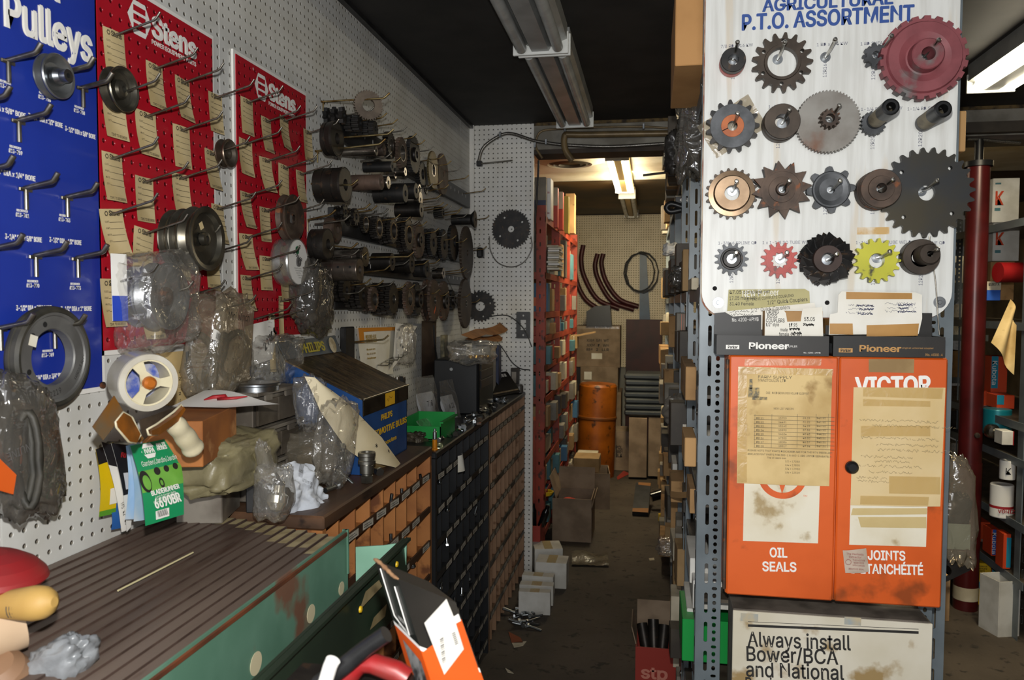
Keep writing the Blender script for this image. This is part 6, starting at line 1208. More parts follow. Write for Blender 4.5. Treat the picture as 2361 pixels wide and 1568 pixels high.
bag('clear bag of brass fittings lying on top of the computer tower', 1092, 812, 'z', ZB + .265, .13, .045, .08, m_film, 70, .25); M = frame(at(1082, 806, 'x', -.735), (0, 1, .0), (0, 0, 1)); X = MB(); X.rect(M, -.05, -.025, .05, .025); o = solo(X, 'shipping_label', m_white, 'white barcode label on the bag above the computer tower', 'label'); X = MB(); [X.rect(M @ Matrix.Translation((0, 0, .0005)), -.04 + i * .003, .002, -.0385 + i * .003, .012) for i in range(14)]; [X.rect(M @ Matrix.Translation((0, 0, .0005)), -.04, -.006 - .006 * i, .02 + .01 * (i % 2), -.004 - .006 * i) for i in range(3)]; X.build('print', m_ink, o)
for k in range(4): solo(MB().lathe([(.006, 0), (.011, .001), (.011, .012), (.006, .013)], at(1085 + 12 * k, 826, 'z', ZB + .245) + Vector((0, 0, 0)), (.3, .2 * k, 1), 12), 'brass_fitting', mat('brass', 'b08d4a', .3, .9), 'brass fitting inside the clear bag on the computer tower', 'fitting', 'brass fittings in the bag')
for k, (pts, lab) in enumerate((([(1062, 772), (1150, 745), (1148, 762), (1064, 782)], 'brown kraft paper strip, upper, on the bag over the computer'), ([(1066, 782), (1146, 768), (1140, 782), (1080, 788)], 'brown kraft paper strip, lower, on the bag over the computer'))):
    q = [at(x, y, 'x', -.80) for x, y in pts]; solo(MB().sheet(lambda u, v: q[0].lerp(q[1], u).lerp(q[3].lerp(q[2], u), v) + Vector((.05 * v + .012 * math.sin(u * 9 + k), 0, .008 * math.sin(u * 7))), 12, 4), 'kraft_paper', mat('kraft', 'a5713f', .8, 0, '875a30', 12), lab, 'paper')
t = thing('keyboard', 'black keyboard leaning upright at the far end of the cabinets', 'keyboard', (-.72, 3.75, ZB)); M = frame((-.76, 3.66, ZB + .01), (.35, 1, 0), (-.75, 0, .9)); MB().prism(M, rr(0, 0, .30, .13, .01, 4), .012).build('case', mat('matt_black', '121213', .8, spec=.2), t); X = MB(); [X.rect(M @ Matrix.Translation((0, 0, .0125)), .012 + .026 * i, .10, .032 + .026 * i, .118) for i in range(10)]; X.build('keys', mat('key_white', 'cfcfcf', .4), t); MB().prism(M @ Matrix.Translation((0, 0, .0126)), [(.01, .012), (.29, .012), (.29, .02), (.01, .02)], .001).build('chrome_bar', m_steel, t)
for k, (x, h, c_, lab) in enumerate(((1118, .22, '3c3e44', 'narrow dark box standing behind the keyboard'), (1150, .26, 'b9b7b0', 'pale flat carton standing behind the keyboard'), (1160, .26, '26304e', 'blue-black folder standing behind the keyboard'))): pbox('flat_box', lab, 'box', -.935, -.76 + .01 * k, 3.62 + .09 * k, 3.69 + .09 * k, ZB, ZB + h, mat('flat%d' % k, c_, .5))
solo(MB().lathe([(0, 0), (.022, 0), (.022, .035), (.018, .04), (.018, .043), (0, .044)], (-.68, 4.06, ZB), (0, 0, 1), 20), 'round_tin', mat('grey_tin', '6d6a66', .4, .5), 'small round tin at the far corner of the cabinets', 'tin')
for k in range(46):
    u = RND.random(); y = 2.52 + 1.25 * u; x = -.70 + RND.uniform(-.035, .03); bolt((.03, .02, .014)[k % 3], (.004, .0045, .006)[k % 3], (x, y, ZB + .006), (RND.uniform(0, 6), RND.uniform(-.3, .3), RND.uniform(0, 6.2)), 'small loose bolt scattered along the edge of the black cabinet', 'bolts scattered on the black cabinet', m_bolt if k % 4 else m_zinc)
for x, y, w_, h_, lab in ((1105, 975, .06, .02, 'small brown wooden stick on the black cabinet'), (1048, 1058, .0, .0, '')):
    if w_: p = at(x, y, 'z', ZB); pbox('wood_scrap', lab, 'wood scrap', p.x - .01, p.x + .01, p.y - w_, p.y + w_, ZB, ZB + h_ * .6, m_rust, .2)
p = at(945, 870, 'z', ZB); t = thing('chrome_stand', 'upright chrome rod tool behind the zip bags', 'tool', (-.84, 2.52, ZB)); MB().lathe([(.02, 0), (.02, .012), (.012, .014), (.012, .08), (.008, .082), (.008, .22), (0, .221)], (-.84, 2.52, ZB), (0, 0, 1), 18).build('rod', m_steel, t); MB().box((-.85, 2.60, ZB + .15), (.02, .03, .13), bev=.003).build('handle', m_dark, t)
# ================================================================ end panel, header, conduits
def cable(name, label, r_, pts, ax_, v, rad, m, cat='cable', n=5): return solo(MB().tube(bez([g(r_, x, y, ax_, v) for x, y in pts], n), rad, 8), name, m, label, cat)
m_armour = mat('armoured_cable', '5a5854', .35, .8, '8a8680', 300); m_tan = mat('tan_pipe', '7d6a4a', .4, .2, '6a5a40', 14)
cable('armoured_conduit', 'ribbed armoured cable looping over the end panel and along the header', 's3', [(10, 490), (60, 350), (210, 245), (320, 230), (510, 290), (640, 312), (800, 330), (1200, 345), (1690, 318)], 'y', 4.135, .009, m_armour, n=7)
cable('header_pipe', 'tan plastic pipe running along the header and bending down', 's3', [(860, 470), (800, 380), (786, 300), (795, 242), (830, 236), (960, 238), (1300, 232), (1850, 224)], 'y', 4.125, .017, m_tan, 'pipe')
cable('thin_cable', 'thin tan cable clipped along the top of the header', 's3', [(590, 450), (530, 345), (545, 250), (600, 200), (760, 185), (1000, 172), (1500, 166), (1850, 188)], 'y', 4.142, .006, m_tan)
cable('hanging_cable', 'dark cable hanging down the edge of the end panel', 's3', [(556, 470), (552, 600), (540, 800), (525, 1000), (520, 1200)], 'y', 4.28, .006, m_dark)
for k, (x, y) in enumerate(((211, 240), (625, 305), (797, 190), (1505, 165), (525, 335))): p = g('s3', x, y, 'y', 4.14); solo(MB().box(p, (.012, .03, .03), bev=.002), 'cable_clip', m_zinc, 'small metal cable clip, ' + ('on the end panel arch', 'where the armoured cable leaves the panel', 'beside the bend of the tan pipe', 'on the thin cable at the header middle', 'on the thin cable by the panel edge')[k], 'clip')
p = g('s3', 22, 500, 'y', 4.14); solo(MB().box(p, (.03, .03, .028), bev=.003), 'junction_box', m_dark, 'small dark connector at the foot of the armoured cable', 'connector')
cable('panel_rod', 'thin grey rod sticking out from the connector on the end panel', 's3', [(40, 498), (150, 488), (320, 470)], 'y', 4.12, .004, m_wire, 'rod')
cable('wire_loop', 'large loop of wire hanging under the sprocket on the end panel', 'f', [(1128, 545), (1130, 575), (1144, 602), (1166, 614), (1190, 614), (1212, 600), (1226, 572), (1224, 545)], 'y', 4.142, .003, m_armour, 'wire')
cable('black_cable', 'black cord draped from a peg to the switch and into the shelves', 'f', [(1105, 738), (1130, 730), (1166, 727), (1190, 740), (1212, 765), (1226, 800)], 'y', 4.135, .003, m_dark, 'cord'); cable('black_cable', 'black cord hanging from behind the computer to the orange shelves', 'f', [(1150, 792), (1165, 812), (1180, 835), (1200, 850), (1222, 853)], 'y', 4.135, .003, m_dark, 'cord')
M = frame(at(1191, 780, 'y', 4.15), *FRONT); h_ = px2m(61, M.translation); w_ = px2m(32, M.translation); S_ = h_ / 61; X = MB().prism(M, rr(0, 0, w_, h_, .006, 4), .012, [rr(.010 * 2.2, .045, w_ - .022, .045 + .055, .003, 3), circ(.006, 10, w_ / 2, .018), circ(.006, 10, w_ / 2, h_ - .02)]); solo(X, 'wall_bracket', m_dark, 'black slotted telephone bracket on the end panel', 'bracket')
M = frame(at(1179, 890, 'y', 4.15), *FRONT); t = thing('switch_box', 'battered metal switch box with a loose cover on the end panel', 'switch', at(1188, 890, 'y', 4.15)); MB().prism(M, [(0, 0), (.045, 0), (.047, .10), (.002, .10)], .03).build('box', m_gun, t); MB().prism(M @ Matrix.Translation((.008, .02, .031)), [(0, 0), (.024, 0), (.024, .06), (0, .06)], .004).build('switch_plate', m_tin, t)
# ================================================================ light fixtures
m_tubeoff = mat('unlit_tube', 'aeb0ae', .25, 0, '9a9c9a', 10); m_pan = mat('fixture_pan', 'a3a5a3', .35, .35, '8f908e', 8); m_endp = mat('fixture_end', 'e4e6e2', .4)
m_lit = mat('lit_tube', 'fff3d6', .3, emit=22.0)
def fixture(label, xc, y0, y1, z, w_, lit, m=m_pan):
    t = thing('light_fixture', label, 'light fixture', (xc, (y0 + y1) / 2, z), 'fluorescent fixtures'); zc = 2.44
    MB().prism(frame((xc, y1, 0), (1, 0, 0), (0, 0, 1)), [(-w_ / 2, z + .03), (-w_ * .22, z + .012), (-w_ * .16, z - .008), (w_ * .16, z - .008), (w_ * .22, z + .012), (w_ / 2, z + .03), (w_ / 2, zc), (-w_ / 2, zc)], y1 - y0).build('housing', m, t)
    for y in (y0, y1): MB().box((xc, y, z + .02), (w_ + .008, .012, .075), bev=.002).build('end_plate', m_endp, t)
    for s_ in (-1, 1):
        u = MB().cyl((xc + s_ * w_ * .34, y0 + .03, z + .002), (xc + s_ * w_ * .34, y1 - .03, z - .002), .019, n=16).build('tube', m_lit if lit else m_tubeoff, t)
        for y in (y0 + .02, y1 - .02): MB().box((xc + s_ * w_ * .34, y, z + .01), (.02, .02, .04), bev=.003).build('socket', m_endp, t)
fixture('unlit double-tube ceiling fixture nearest the camera', -.385, 1.52, 2.72, 2.36, .185, 0); fixture('unlit double-tube ceiling fixture in front of the header', -.375, 2.745, 3.86, 2.36, .175, 0)
fixture('glowing double-tube ceiling fixture at the right edge', 1.325, 2.15, 3.44, 2.345, .17, 1); fixture('glowing double-tube fixture in the back room', -.215, 4.92, 6.35, 2.385, .14, 1, mat('tan_pan', 'b59a62', .5)); fixture('unlit tan fixture at the far end of the back room', -.20, 6.5, 7.9, 2.36, .13, 0, mat('tan_pan', 'b59a62'))
t = thing('ceiling_diffuser', 'round cream ceiling vent in the back room', 'vent', (-.545, 5.28, 2.42)); MB().lathe([(.25, .025), (.25, .02), (.15, -.01), (.14, .0)], (-.545, 5.28, 2.425), (0, 0, 1), 36).build('rim', m_cream, t); MB().lathe([(.14, .0), (.11, -.012), (.105, -.002), (.075, -.012), (.07, 0), (0, -.004)], (-.545, 5.28, 2.425), (0, 0, 1), 30).build('louvre', mat('vent_dark', '4b4334', .5, .3), t)

# ================================================================ boxes by front-face pixels
def fbox(name, label, x0, y0, x1, y1, Y, dep, m, cat='box', txt=None, tm=m_ink, bev=.002, group=None, band=None):
    a = at(x0, y1, 'y', Y); b = at(x1, y0, 'y', Y); t = thing(name, label, cat, ((a.x + b.x) / 2, Y + dep / 2, a.z), group); w_, h_ = b.x - a.x, b.z - a.z
    bd = MB().box(((a.x + b.x) / 2, Y + dep / 2, (a.z + b.z) / 2), (w_, dep, h_), bev=min(bev, w_ * .1)).build('body', m, t)
    if band:
        for (u0, v0, u1, v1, mm) in band: MB().rect(frame((a.x, Y - .0012, a.z), *FRONT), u0 * w_, v0 * h_, u1 * w_, v1 * h_).build('printed_panel', mm, t)
    if txt:
        X = MB()
        for s_, u, v, hh, ww in txt: X.text(s_, frame((a.x + u * w_, Y - .0025, a.z + v * h_), *FRONT), h=hh * h_, w=ww * w_, bold=.02)
        X.build('lettering', tm, t)
    return t
# ---- orange shelving in the back room
m_osh = mat('shelf_orange', '98341b', .5, .05, '832b15', 8, c3='4f1f12', s3=26); m_kraftb = mat('box_kraft', 'a3855c', .8, 0, '8c7049', 8); m_teal = mat('box_teal', '4f7f86', .6, 0, '3f6a72', 10); m_pale = mat('box_pale', 'c9bfa8', .7, 0, 'b0a68e', 9); m_greyb = mat('box_grey', '8c867a', .7, 0, '756f64', 10); m_bluebk = mat('box_blue', '3f6a8c', .6); m_redb2 = mat('box_red', '9a3328', .55); m_dkb = mat('box_dark', '3b352e', .6, 0, '4b443a', 10)
t = thing('orange_shelving', 'orange steel shelving in the back room, left of the aisle', 'shelving', (-.84, 5.4, 0)); ys = (4.50, 5.20, 5.85, 6.45); zs = (1.985, 1.66, 1.43, 1.29, 1.12, .93, .75, .56, .36, .14)
for i, y in enumerate(ys):
    hs = [slot(.022, z, .008, .026, 3) for z in [.1 + .075 * k for k in range(26)]] if i < 3 else []
    for x in ((-.655, -1.06) if i else (-.655,)):
        MB().prism(frame((x, y, 0), *FRONT), [(0, 0), (.05, 0), (.05, 2.05), (0, 2.05)], .004, hs).build('post', m_osh, t); MB().prism(frame((x + .05, y, 0), (0, 1, 0), (0, 0, 1)), [(0, 0), (.04, 0), (.04, 2.05), (0, 2.05)], .004).build('post_flange', m_osh, t)
for z in zs:
    MB().box((-.84, 5.475, z), (.42, 1.95, .008)).build('shelf', m_osh, t); MB().box((-.604, 5.475, z - .014), (.006, 1.95, .036)).build('front_beam', m_osh, t); MB().box((-.85, 4.498, z - .014), (.40, .006, .04)).build('end_beam', m_osh, t)
MB().prism(frame((-.80, 4.49, 0), *FRONT), [(0, .03), (.145, .03), (.145, .80), (0, .80)], .004, [circ(.006, 8, .07, .12 + .045 * k) for k in range(14)]).build('end_plate', m_osh, t)
# binders and catalogues on its top shelf
for k, (x0, y0, x1, y1, Y, dep, m, lab) in enumerate(((1229, 408, 1259, 500, 4.52, .05, m_greyb, 'grey catalogue, nearest on the orange shelving top'), (1259, 410, 1270, 505, 4.60, .10, m_white, 'tall white binder with red script on the orange shelving top'), (1270, 415, 1274, 508, 4.75, .05, m_pale, 'thin cream catalogue next to the tall white binder'), (1274, 432, 1286, 525, 4.9, .06, mat('binder_red', 'c2452f', .5), 'red and cream binder in the middle of the orange shelving top'), (1286, 442, 1298, 530, 5.1, .06, mat('binder_red2', 'cc4a33', .5), 'red binder with a grey top on the orange shelving'), (1298, 452, 1311, 538, 5.5, .08, mat('binder_olive', '8d7a2b', .5), 'olive yellow binder on the orange shelving top'), (1303, 446, 1325, 538, 5.75, .10, m_card, 'upright brown carton at the far end of the orange shelving top'))):
    t = fbox('binder' if k < 6 else 'carton', lab, x0, y0, x1, y1, Y, dep, m, 'binder' if k < 6 else 'box', txt=(('John', .25, .62, .05, .5), ('Deere', .25, .12, .05, .5)) if k == 1 else None, tm=m_red, band=((0, .55, 1, 1, m_pale),) if k in (3, 4) else ((0, 0, 1, .42, mat('navy_stripe', '2c3556', .5)),) if k == 0 else None)
pool = (m_kraftb, m_pale, m_greyb, m_teal, m_kraftb, m_bluebk, m_dkb, m_pale, m_card, m_redb2); pn = {m_kraftb.name: 'brown', m_pale.name: 'cream', m_greyb.name: 'grey', m_teal.name: 'teal', m_bluebk.name: 'blue', m_dkb.name: 'dark', m_card.name: 'tan', m_redb2.name: 'red', 'paper': 'white', 'bin_label': 'white'}
def row(shelfname, xf, dx, y0, y1, z, hmax, grp, sgn=1, seed=0, wmin=.05, wmax=.13, dmin=.12, over=.0, pl=pool, posts=()):
    """a row of boxes on a shelf; xf: the shelf's open edge, sgn: which way it faces"""
    r = random.Random(seed); y = y0; k = 0
    while y < y1 - .04:
        w_ = min(r.uniform(wmin, wmax), y1 - y); nx = [p for p in posts if y < p + .05 and y + w_ > p - .012]
        if nx:
            if nx[0] - y > .07: w_ = nx[0] - y - .014
            else: y = nx[0] + .053; continue
        h = hmax * r.uniform(.45, .95); m = r.choice(pl); d = r.uniform(dmin, dmin + .14); k += 1; a = xf + sgn * r.uniform(-.04, over); x = a - sgn * d / 2
        t = thing('stock_box', '%s stock box, %s from the near end of %s' % (pn[m.name], ORD[k - 1] if k < 17 else 'last', shelfname), 'box', (x, y + w_ / 2, z), grp)
        MB().box((x, y + w_ / 2 - .002, z + h / 2), (d, w_ - .006, h), Euler((0, 0, r.uniform(-.05, .05))), .002).build('body', m, t)
        if r.random() < .5: MB().rect(frame((x - d * .3, y - .003, z + h * .2), *FRONT), 0, 0, d * .5, h * .3).build('end_label', r.choice((m_lab, m_orange, m_white)), t)
        y += w_ + r.uniform(.002, .02)
for i, (z, h) in enumerate(zip(zs[1:], (.27, .18, .10, .13, .15, .14, .15, .16, .18))): row('the %s orange shelf' % ORD[i + 1], -.60, .3, 4.53, 6.4, z + .005, h, 'stock on the orange shelving', 1, 100 + i, .07, .15, dmin=.16, over=.03, posts=ys)
for k in range(11): p = at(1262 + (k % 3), 622 - 5.2 * k, 'y', 4.56); pbox('paper_booklet', ('lowest' if k == 0 else ORD[k] + ' from the bottom') + ' booklet in the paper stack on the second orange shelf', 'booklet', p.x, p.x + .062 + .012 * RND.random(), 4.55, 4.75, p.z, p.z + .011, (m_paper, m_pale, m_white)[k % 3], RND.uniform(-.06, .06), .001, 'paper stack on the orange shelf')
# ---- floor of the aisle and the back room
def carton(label, cx, cy, w_, d, h, m, rot=0, open_=True, z=0, nm='carton'):
    c = Vector((cx, cy, z)); t = thing(nm, label, 'box', c, M=Matrix.Translation(c) @ Matrix.Rotation(rot, 4, 'Z')); X = MB(); th = .005
    X.box((0, 0, th / 2), (w_, d, th)).box((-w_ / 2, 0, h / 2), (th, d, h)).box((w_ / 2, 0, h / 2), (th, d, h)).box((0, -d / 2, h / 2), (w_, th, h)).box((0, d / 2, h / 2), (w_, th, h)); X.build('body', m, t, world=False)
    if open_:
        for (px, py, sx, sy, ex, ey) in ((0, d / 2, w_, th, .25, 0), (-w_ / 2, 0, th, d, 0, -.3), (w_ / 2, 0, th, d, 0, 2.2)): MB().box((px, py, h + .07 * math.cos(ex + ey) if ey < 1 else h - .06), (sx, sy, .14), Euler((-ex, ey if ey < 1 else .25, 0))).build('flap', m, t, world=False)
    return t
carton('open brown carton on the aisle floor with a red tool case inside', -.468, 4.95, .24, .30, .27, m_card2); solo(MB().lathe([(0, 0), (.06, .0), (.075, .03), (.07, .05), (.04, .06), (0, .062)], (-.50, 4.93, .16), (.25, -.5, .8), 24), 'red_case', mat('red_plastic', 'b8321f', .3), 'red plastic tool case inside the open brown carton', 'case')
carton('brown carton behind the open one, a flat box on top of it', -.44, 5.75, .30, .30, .26, m_card2, .1, False); fbox('flat_carton', 'pale flat box on the brown carton in the back room', 1322, 1058, 1381, 1088, 5.62, .22, m_kraftb, txt=(('BATTERY', .08, .12, .14, .4),)); fbox('carton', 'small cream carton behind the flat box by the orange drum', 1328, 1050, 1376, 1060, 5.85, .2, m_pale)
t = carton('red printed carton beside the end panel with bottles in it', -.67, 4.42, .13, .16, .22, m_redb2, 0, False); MB().rect(frame((-.70, 4.337, .05), *FRONT), 0, 0, .06, .07).build('picture_panel', m_dkb, t)
for k in range(3): p = Vector((-.70 + .045 * k, 4.42, .20)); solo(MB().lathe([(0, 0), (.02, 0), (.021, .09), (.012, .11), (.012, .13), (0, .131)], p, (.35 * (k - 1), -.1, 1), 14), 'black_bottle', mat('gloss_black', '141416', .15, .2), 'black bottle in the red carton, ' + ('left', 'middle', 'right')[k], 'bottle')
X = MB(); [X.tube([(-.64 + .065 * math.cos(a * .52 + k) + .004 * k, 4.62 + .05 * math.sin(a * .52 + k), .335 + .006 * k) for a in range(12)], .004, 6, closed=True) for k in range(4)]; solo(X, 'yellow_cable_coil', m_yellow, 'coil of yellow cord on the red carton side of the aisle', 'cord')
solo(MB().box((-.735, 4.40, .20), (.05, .05, .40), bev=.004), 'black_post', m_dark, 'black upright piece behind the end panel, at the orange shelving foot', 'post')
m_wb = mat('white_box', 'd6d4cd', .6, 0, 'c0bdb4', 9)
for k, (x0, y0, x1, y1, Y, d, r_) in enumerate(((1195, 1355, 1268, 1402, 3.62, .05, .05), (1197, 1340, 1275, 1380, 3.74, .06, .02), (1203, 1327, 1276, 1368, 3.86, .06, -.03), (1234, 1312, 1306, 1366, 3.98, .13, 0), (1225, 1290, 1290, 1330, 4.22, .15, .25))):
    a, b = at(x0, y1, 'y', Y), at(x1, y0, 'y', Y); t = pbox('white_carton', ('nearest white carton on the floor, beside the bolts', 'second white carton behind the nearest one', 'third white carton of the floor row', 'larger white carton with bolts on top', 'torn open white carton at the back of the floor group')[k], 'box', a.x, b.x, Y, Y + d, 0, b.z - a.z if k < 4 else .13, m_wb, r_, .002, 'white cartons on the floor')
    X = MB(); zz = (b.z - a.z if k < 4 else .13) + .0006; hw = (b.x - a.x) / 2; X.add([(-hw * .3, -d / 2, zz), (hw * .3, -d / 2, zz), (hw * .3, d / 2, zz), (-hw * .3, d / 2, zz)], [(0, 1, 2, 3)]); X.build('tape', m_tape, t, world=False)
for k in range(26):
    p = at(1205 + RND.uniform(-24, 24), 1420 + RND.uniform(-22, 26), 'z', .012); p.z = .008 + .03 * RND.random() * max(0, 1 - abs(p.y - 3.45) * 6); bolt(.062, .0055, p, (RND.uniform(0, 3), RND.uniform(-.35, .2), RND.uniform(0, 6.2)), 'zinc bolt in the spilled heap on the aisle floor', 'spilled bolts on the floor')
p = at(1238, 1402, 'z', .012); bolt(.11, .008, p, (0, -.2, 2.7), 'long dark bolt leaning on the nearest white carton', m=m_gun)
for pts, m, lab in (([(1172, 1456), (1200, 1470), (1208, 1485), (1180, 1482)], mat('orange_scrap', '8d4a2a', .8), 'orange cardboard scrap on the floor below the bolts'), ([(1180, 1482), (1214, 1478), (1206, 1488), (1185, 1492)], m_pale, 'cream cardboard scrap on the floor below the bolts'), ([(1496, 1287), (1508, 1286), (1509, 1291), (1498, 1292)], m_pale, 'pale leaf-shaped scrap on the aisle floor'), ([(1165, 1540), (1176, 1546), (1184, 1552), (1170, 1549)], m_pale, 'tan paper scrap on the floor near the black cabinet'), ([(1422, 1100), (1438, 1085), (1452, 1092), (1424, 1106)], m_redb2, 'dull red flat scrap by the tall cartons')): q = [at(x, y, 'z', .004) for x, y in pts]; solo(MB().add(q + [p - Vector((0, 0, .003)) for p in q], [(3, 2, 1, 0), (4, 5, 6, 7), (0, 1, 5, 4), (1, 2, 6, 5), (2, 3, 7, 6), (3, 0, 4, 7)]), 'cardboard_scrap', m, lab, 'scrap')
p = at(1360, 1288, 'z', .015); B = MB(); crumple(B, frame(p, (1, .1, 0), (-.1, 1, .05)), .21, .20, .02, 90, 12, 12); solo(B, 'plastic_packet', mat('packet', '77705f', .25, 0, '5f594c', 12, bump=.5, bscale=30), 'flat shiny plastic packet on the aisle floor', 'packet')
M = frame(at(1487, 1190, 'z', .01), (.28, .95, 0), (-.95, .28, .0)); t = thing('black_plate_tool', 'black flat mower plate with worn orange ends on the aisle floor', 'tool', M.translation); M = frame(at(1458, 1188, 'z', .005), (1, -.05, 0), (.12, .9, .36)); MB().prism(M, [(0, 0), (.11, 0), (.11, .36), (0, .36)], .03).build('plate', m_dark, t); MB().prism(M @ Matrix.Translation((0, 0, .0305)), [(0, 0), (.11, 0), (.11, .05), (0, .04)], .001).prism(M @ Matrix.Translation((0, 0, .0305)), [(.02, .33), (.11, .32), (.11, .36), (.02, .36)], .001).build('worn_end', mat('worn_orange', '8a5a24', .6), t); MB().lathe([(0, 0), (.035, 0), (.035, .10), (.02, .11), (.02, .16)], M @ Vector((.12, .2, .02)), (1, .2, .3), 18).build('spindle', mat('gloss_black', '141416'), t)
t = carton('red lettered carton of dark rods at the foot of the grey rack', .035, 3.12, .15, .2, .15, m_redb2, 0, False); MB().box((.035, 3.222, .20), (.15, .004, .12), Euler((-.1, 0, 0))).box((-.05, 3.13, .185), (.004, .18, .07), Euler((0, -.25, 0))).build('flap', m_card2, t); X = MB(); X.text('stp', frame((-.02, 3.016, .03), *FRONT), h=.045, w=.10, bold=.03); X.build('lettering', mat('pinkish', 'c9806e', .6), t)
for k in range(3): solo(MB().cyl((-.0 + .03 * k, 3.10, .10), (-.02 + .045 * k, 3.15, .19 + .02 * (k % 2)), .022, n=16), 'dark_rod', m_gun, 'dark round rod standing in the red lettered carton, ' + ('left', 'middle', 'right')[k], 'rod')
solo(MB().box(at(1525, 1193, 'z', .03), (.04, .02, .05), bev=.002), 'yellow_pack', m_yellow, 'small yellow pack on the floor by the black mower plate', 'pack')
# back of the room
t = thing('orange_drum', 'tall dull orange cylinder standing at the back of the aisle', 'drum', (-.46, 6.75, 0)); MB().lathe([(0, .0), (.165, .0), (.165, .5), (.17, .51), (.165, .53), (.163, .78), (.15, .80), (0, .815)], (-.46, 6.72, .0), (.03, 0, 1), 36).build('barrel', mat('drum_orange', 'a85a10', .45, .1, '8a480d', 6, c3='4b2a0c', s3=18), t); MB().lathe([(.166, .50), (.172, .505), (.172, .52), (.166, .525)], (-.46, 6.72, 0), (.03, 0, 1), 36).build('band', mat('drum_band', '6e3c0e', .5), t)
t = fbox('carton', 'large printed carton on top of the stack at the back', 1327, 752, 1430, 846, 8.05, .35, m_card2, txt=(('XXM  5/N  WT', .25, .62, .06, .5), ('XXM   7   WN', .25, .50, .06, .5), ('RM   2   LLR', .25, .40, .06, .5)), tm=m_ink, band=((.36, .2, .6, .34, m_paper), (.02, .93, .98, .99, m_tape))); t = fbox('carton', 'second carton of the stack at the back with white labels', 1338, 846, 1425, 905, 8.0, .4, m_card2, band=((.1, .5, .3, .8, m_paper), (.05, .0, .32, .42, m_paper)))
fbox('carton', 'lowest carton of the stack, behind the orange cylinder', 1330, 905, 1432, 1062, 8.0, .45, m_card2); fbox('carton', 'printed carton standing on the floor right of the orange cylinder', 1405, 995, 1455, 1084, 6.95, .3, m_card2, txt=(('POL', .3, .55, .08, .3), ('BAN', .3, .45, .08, .3), ('BLK', .3, .35, .08, .3)))
fbox('carton', 'left tall narrow carton leaning at the back of the aisle', 1449, 965, 1492, 1100, 6.62, .3, m_card2); fbox('carton', 'right tall narrow carton leaning at the back of the aisle', 1494, 963, 1535, 1098, 6.66, .3, m_card2)
fbox('panel_board', 'dark red metal panel leaning on the back wall', 1441, 737, 1527, 1021, 8.44, .06, mat('maroon', '3a1512', .5, .1, '2c100e', 8), 'panel')
for k in range(7): p = at(1492, 960 - 14 * k, 'y', 6.66); t = pbox('plastic_tray', ('lowest' if k == 0 else ORD[k] + ' from the bottom') + ' grey plastic tray in the stack at the back', 'tray', p.x - .19, p.x + .17, 6.64, 6.98, p.z - .0, p.z + .05, mat('tray_grey', '32373a', .4, 0, '2a2f32', 8), .02 * (k % 3 - 1), .015, 'stack of grey trays')
for k, (xs, lab) in enumerate((([(1326, 565), (1324, 600), (1330, 650), (1350, 690), (1382, 714)], 'leftmost'), ([(1345, 565), (1340, 600), (1348, 640), (1378, 690), (1428, 712)], 'second'), ([(1378, 585), (1372, 615), (1382, 650), (1412, 695), (1462, 714)], 'third'), ([(1391, 585), (1387, 610), (1398, 650), (1428, 690), (1472, 707)], 'rightmost'))): solo(MB().tube(bez([at(x, y, 'y', 8.48) for x, y in xs], 5), [.026] * 21, 8), 'curved_tine', mat('dark_red', '4f1f22', .45, .2, '3d181a', 8), lab + ' of the four dark red curved tines hanging on the back wall', 'tine', 'tines on the back wall')
X = MB(); [X.tube([at(1475 + (34 + 3 * (k * 2 % 3)) * math.cos(a * .5236 + k) + 3 * (k % 3), 628 + (44 + 2 * (k % 3)) * math.sin(a * .5236 + k), 'y', 8.46 - .008 * k) for a in range(12)], .0055, 6, closed=True) for k in range(4)]; solo(X, 'cable_coil', m_dark, 'coil of black cable hanging on the back wall', 'cable')
q = [at(x, y, 'y', 8.47) for x, y in ((1475, 583), (1490, 583), (1502, 795), (1474, 793))]; solo(MB().prism(frame((0, 8.512, 0), *FRONT), [(p.x, p.z) for p in q][::-1], .04), 'blue_bar', mat('blue_bar', '274867', .4, 0, '1f3a56', 8), 'long dark blue bar hanging over the cable coil on the back wall', 'bar')
q = [at(x, y, 'y', 8.0) for x, y in ((1352, 752), (1352, 718), (1372, 706), (1406, 704), (1410, 752))]; solo(MB().prism(frame((0, 8.2, 0), *FRONT), [(p.x, p.z) for p in q][::-1], .2), 'black_guard', mat('guard', '2a2b2d', .4), 'black plastic guard lying on the large printed carton', 'guard')
solo(MB().box(at(1350, 770, 'y', 6.3), (.16, .10, .012), Euler((0, -.2, 0))), 'cardboard_flap', m_kraftb, 'cardboard flap sticking out of the orange shelving', 'cardboard')
# ================================================================ grey rack along the right of the aisle
for k, y in enumerate((2.50, 3.16, 4.05, 5.1, 6.3)): angle_post('rack_post', 'grey slotted rack post, ' + ORD[k] + ' behind the nearest one along the aisle', .118, y, .045, .04, 2.42 if k < 2 else 2.1, m_grey, 'posts of the grey rack along the aisle', holes=k < 2)
zr_ = (2.02, 1.52, 1.27, 1.02, .80, .56, .32, .08)
for i, z in enumerate(zr_):
    t = thing('rack_shelf', 'dark steel shelf of the grey rack, ' + ORD[i] + ' from the top', 'shelf', (.38, 4.1, z)); MB().box((.365, 4.15, z), (.49, 4.66, .008)).build('deck', m_tind, t); MB().box((.121, 4.15, z - .015), (.005, 4.66, .035)).build('edge', m_grey, t)
    for y in (1.84, 2.54): MB().prism(frame((.112, y, z), (0, 1, 0), (0, 0, 1)), [(0, -.11), (.03, -.11), (.13, -.015), (.13, 0), (0, 0)], .003).build('gusset', m_grey, t); MB().lathe([(0, .006), (.008, .004), (.009, 0)], (.112, y + .012, z - .04), (-1, 0, 0), 10).build('bolt_head', m_steel, t)
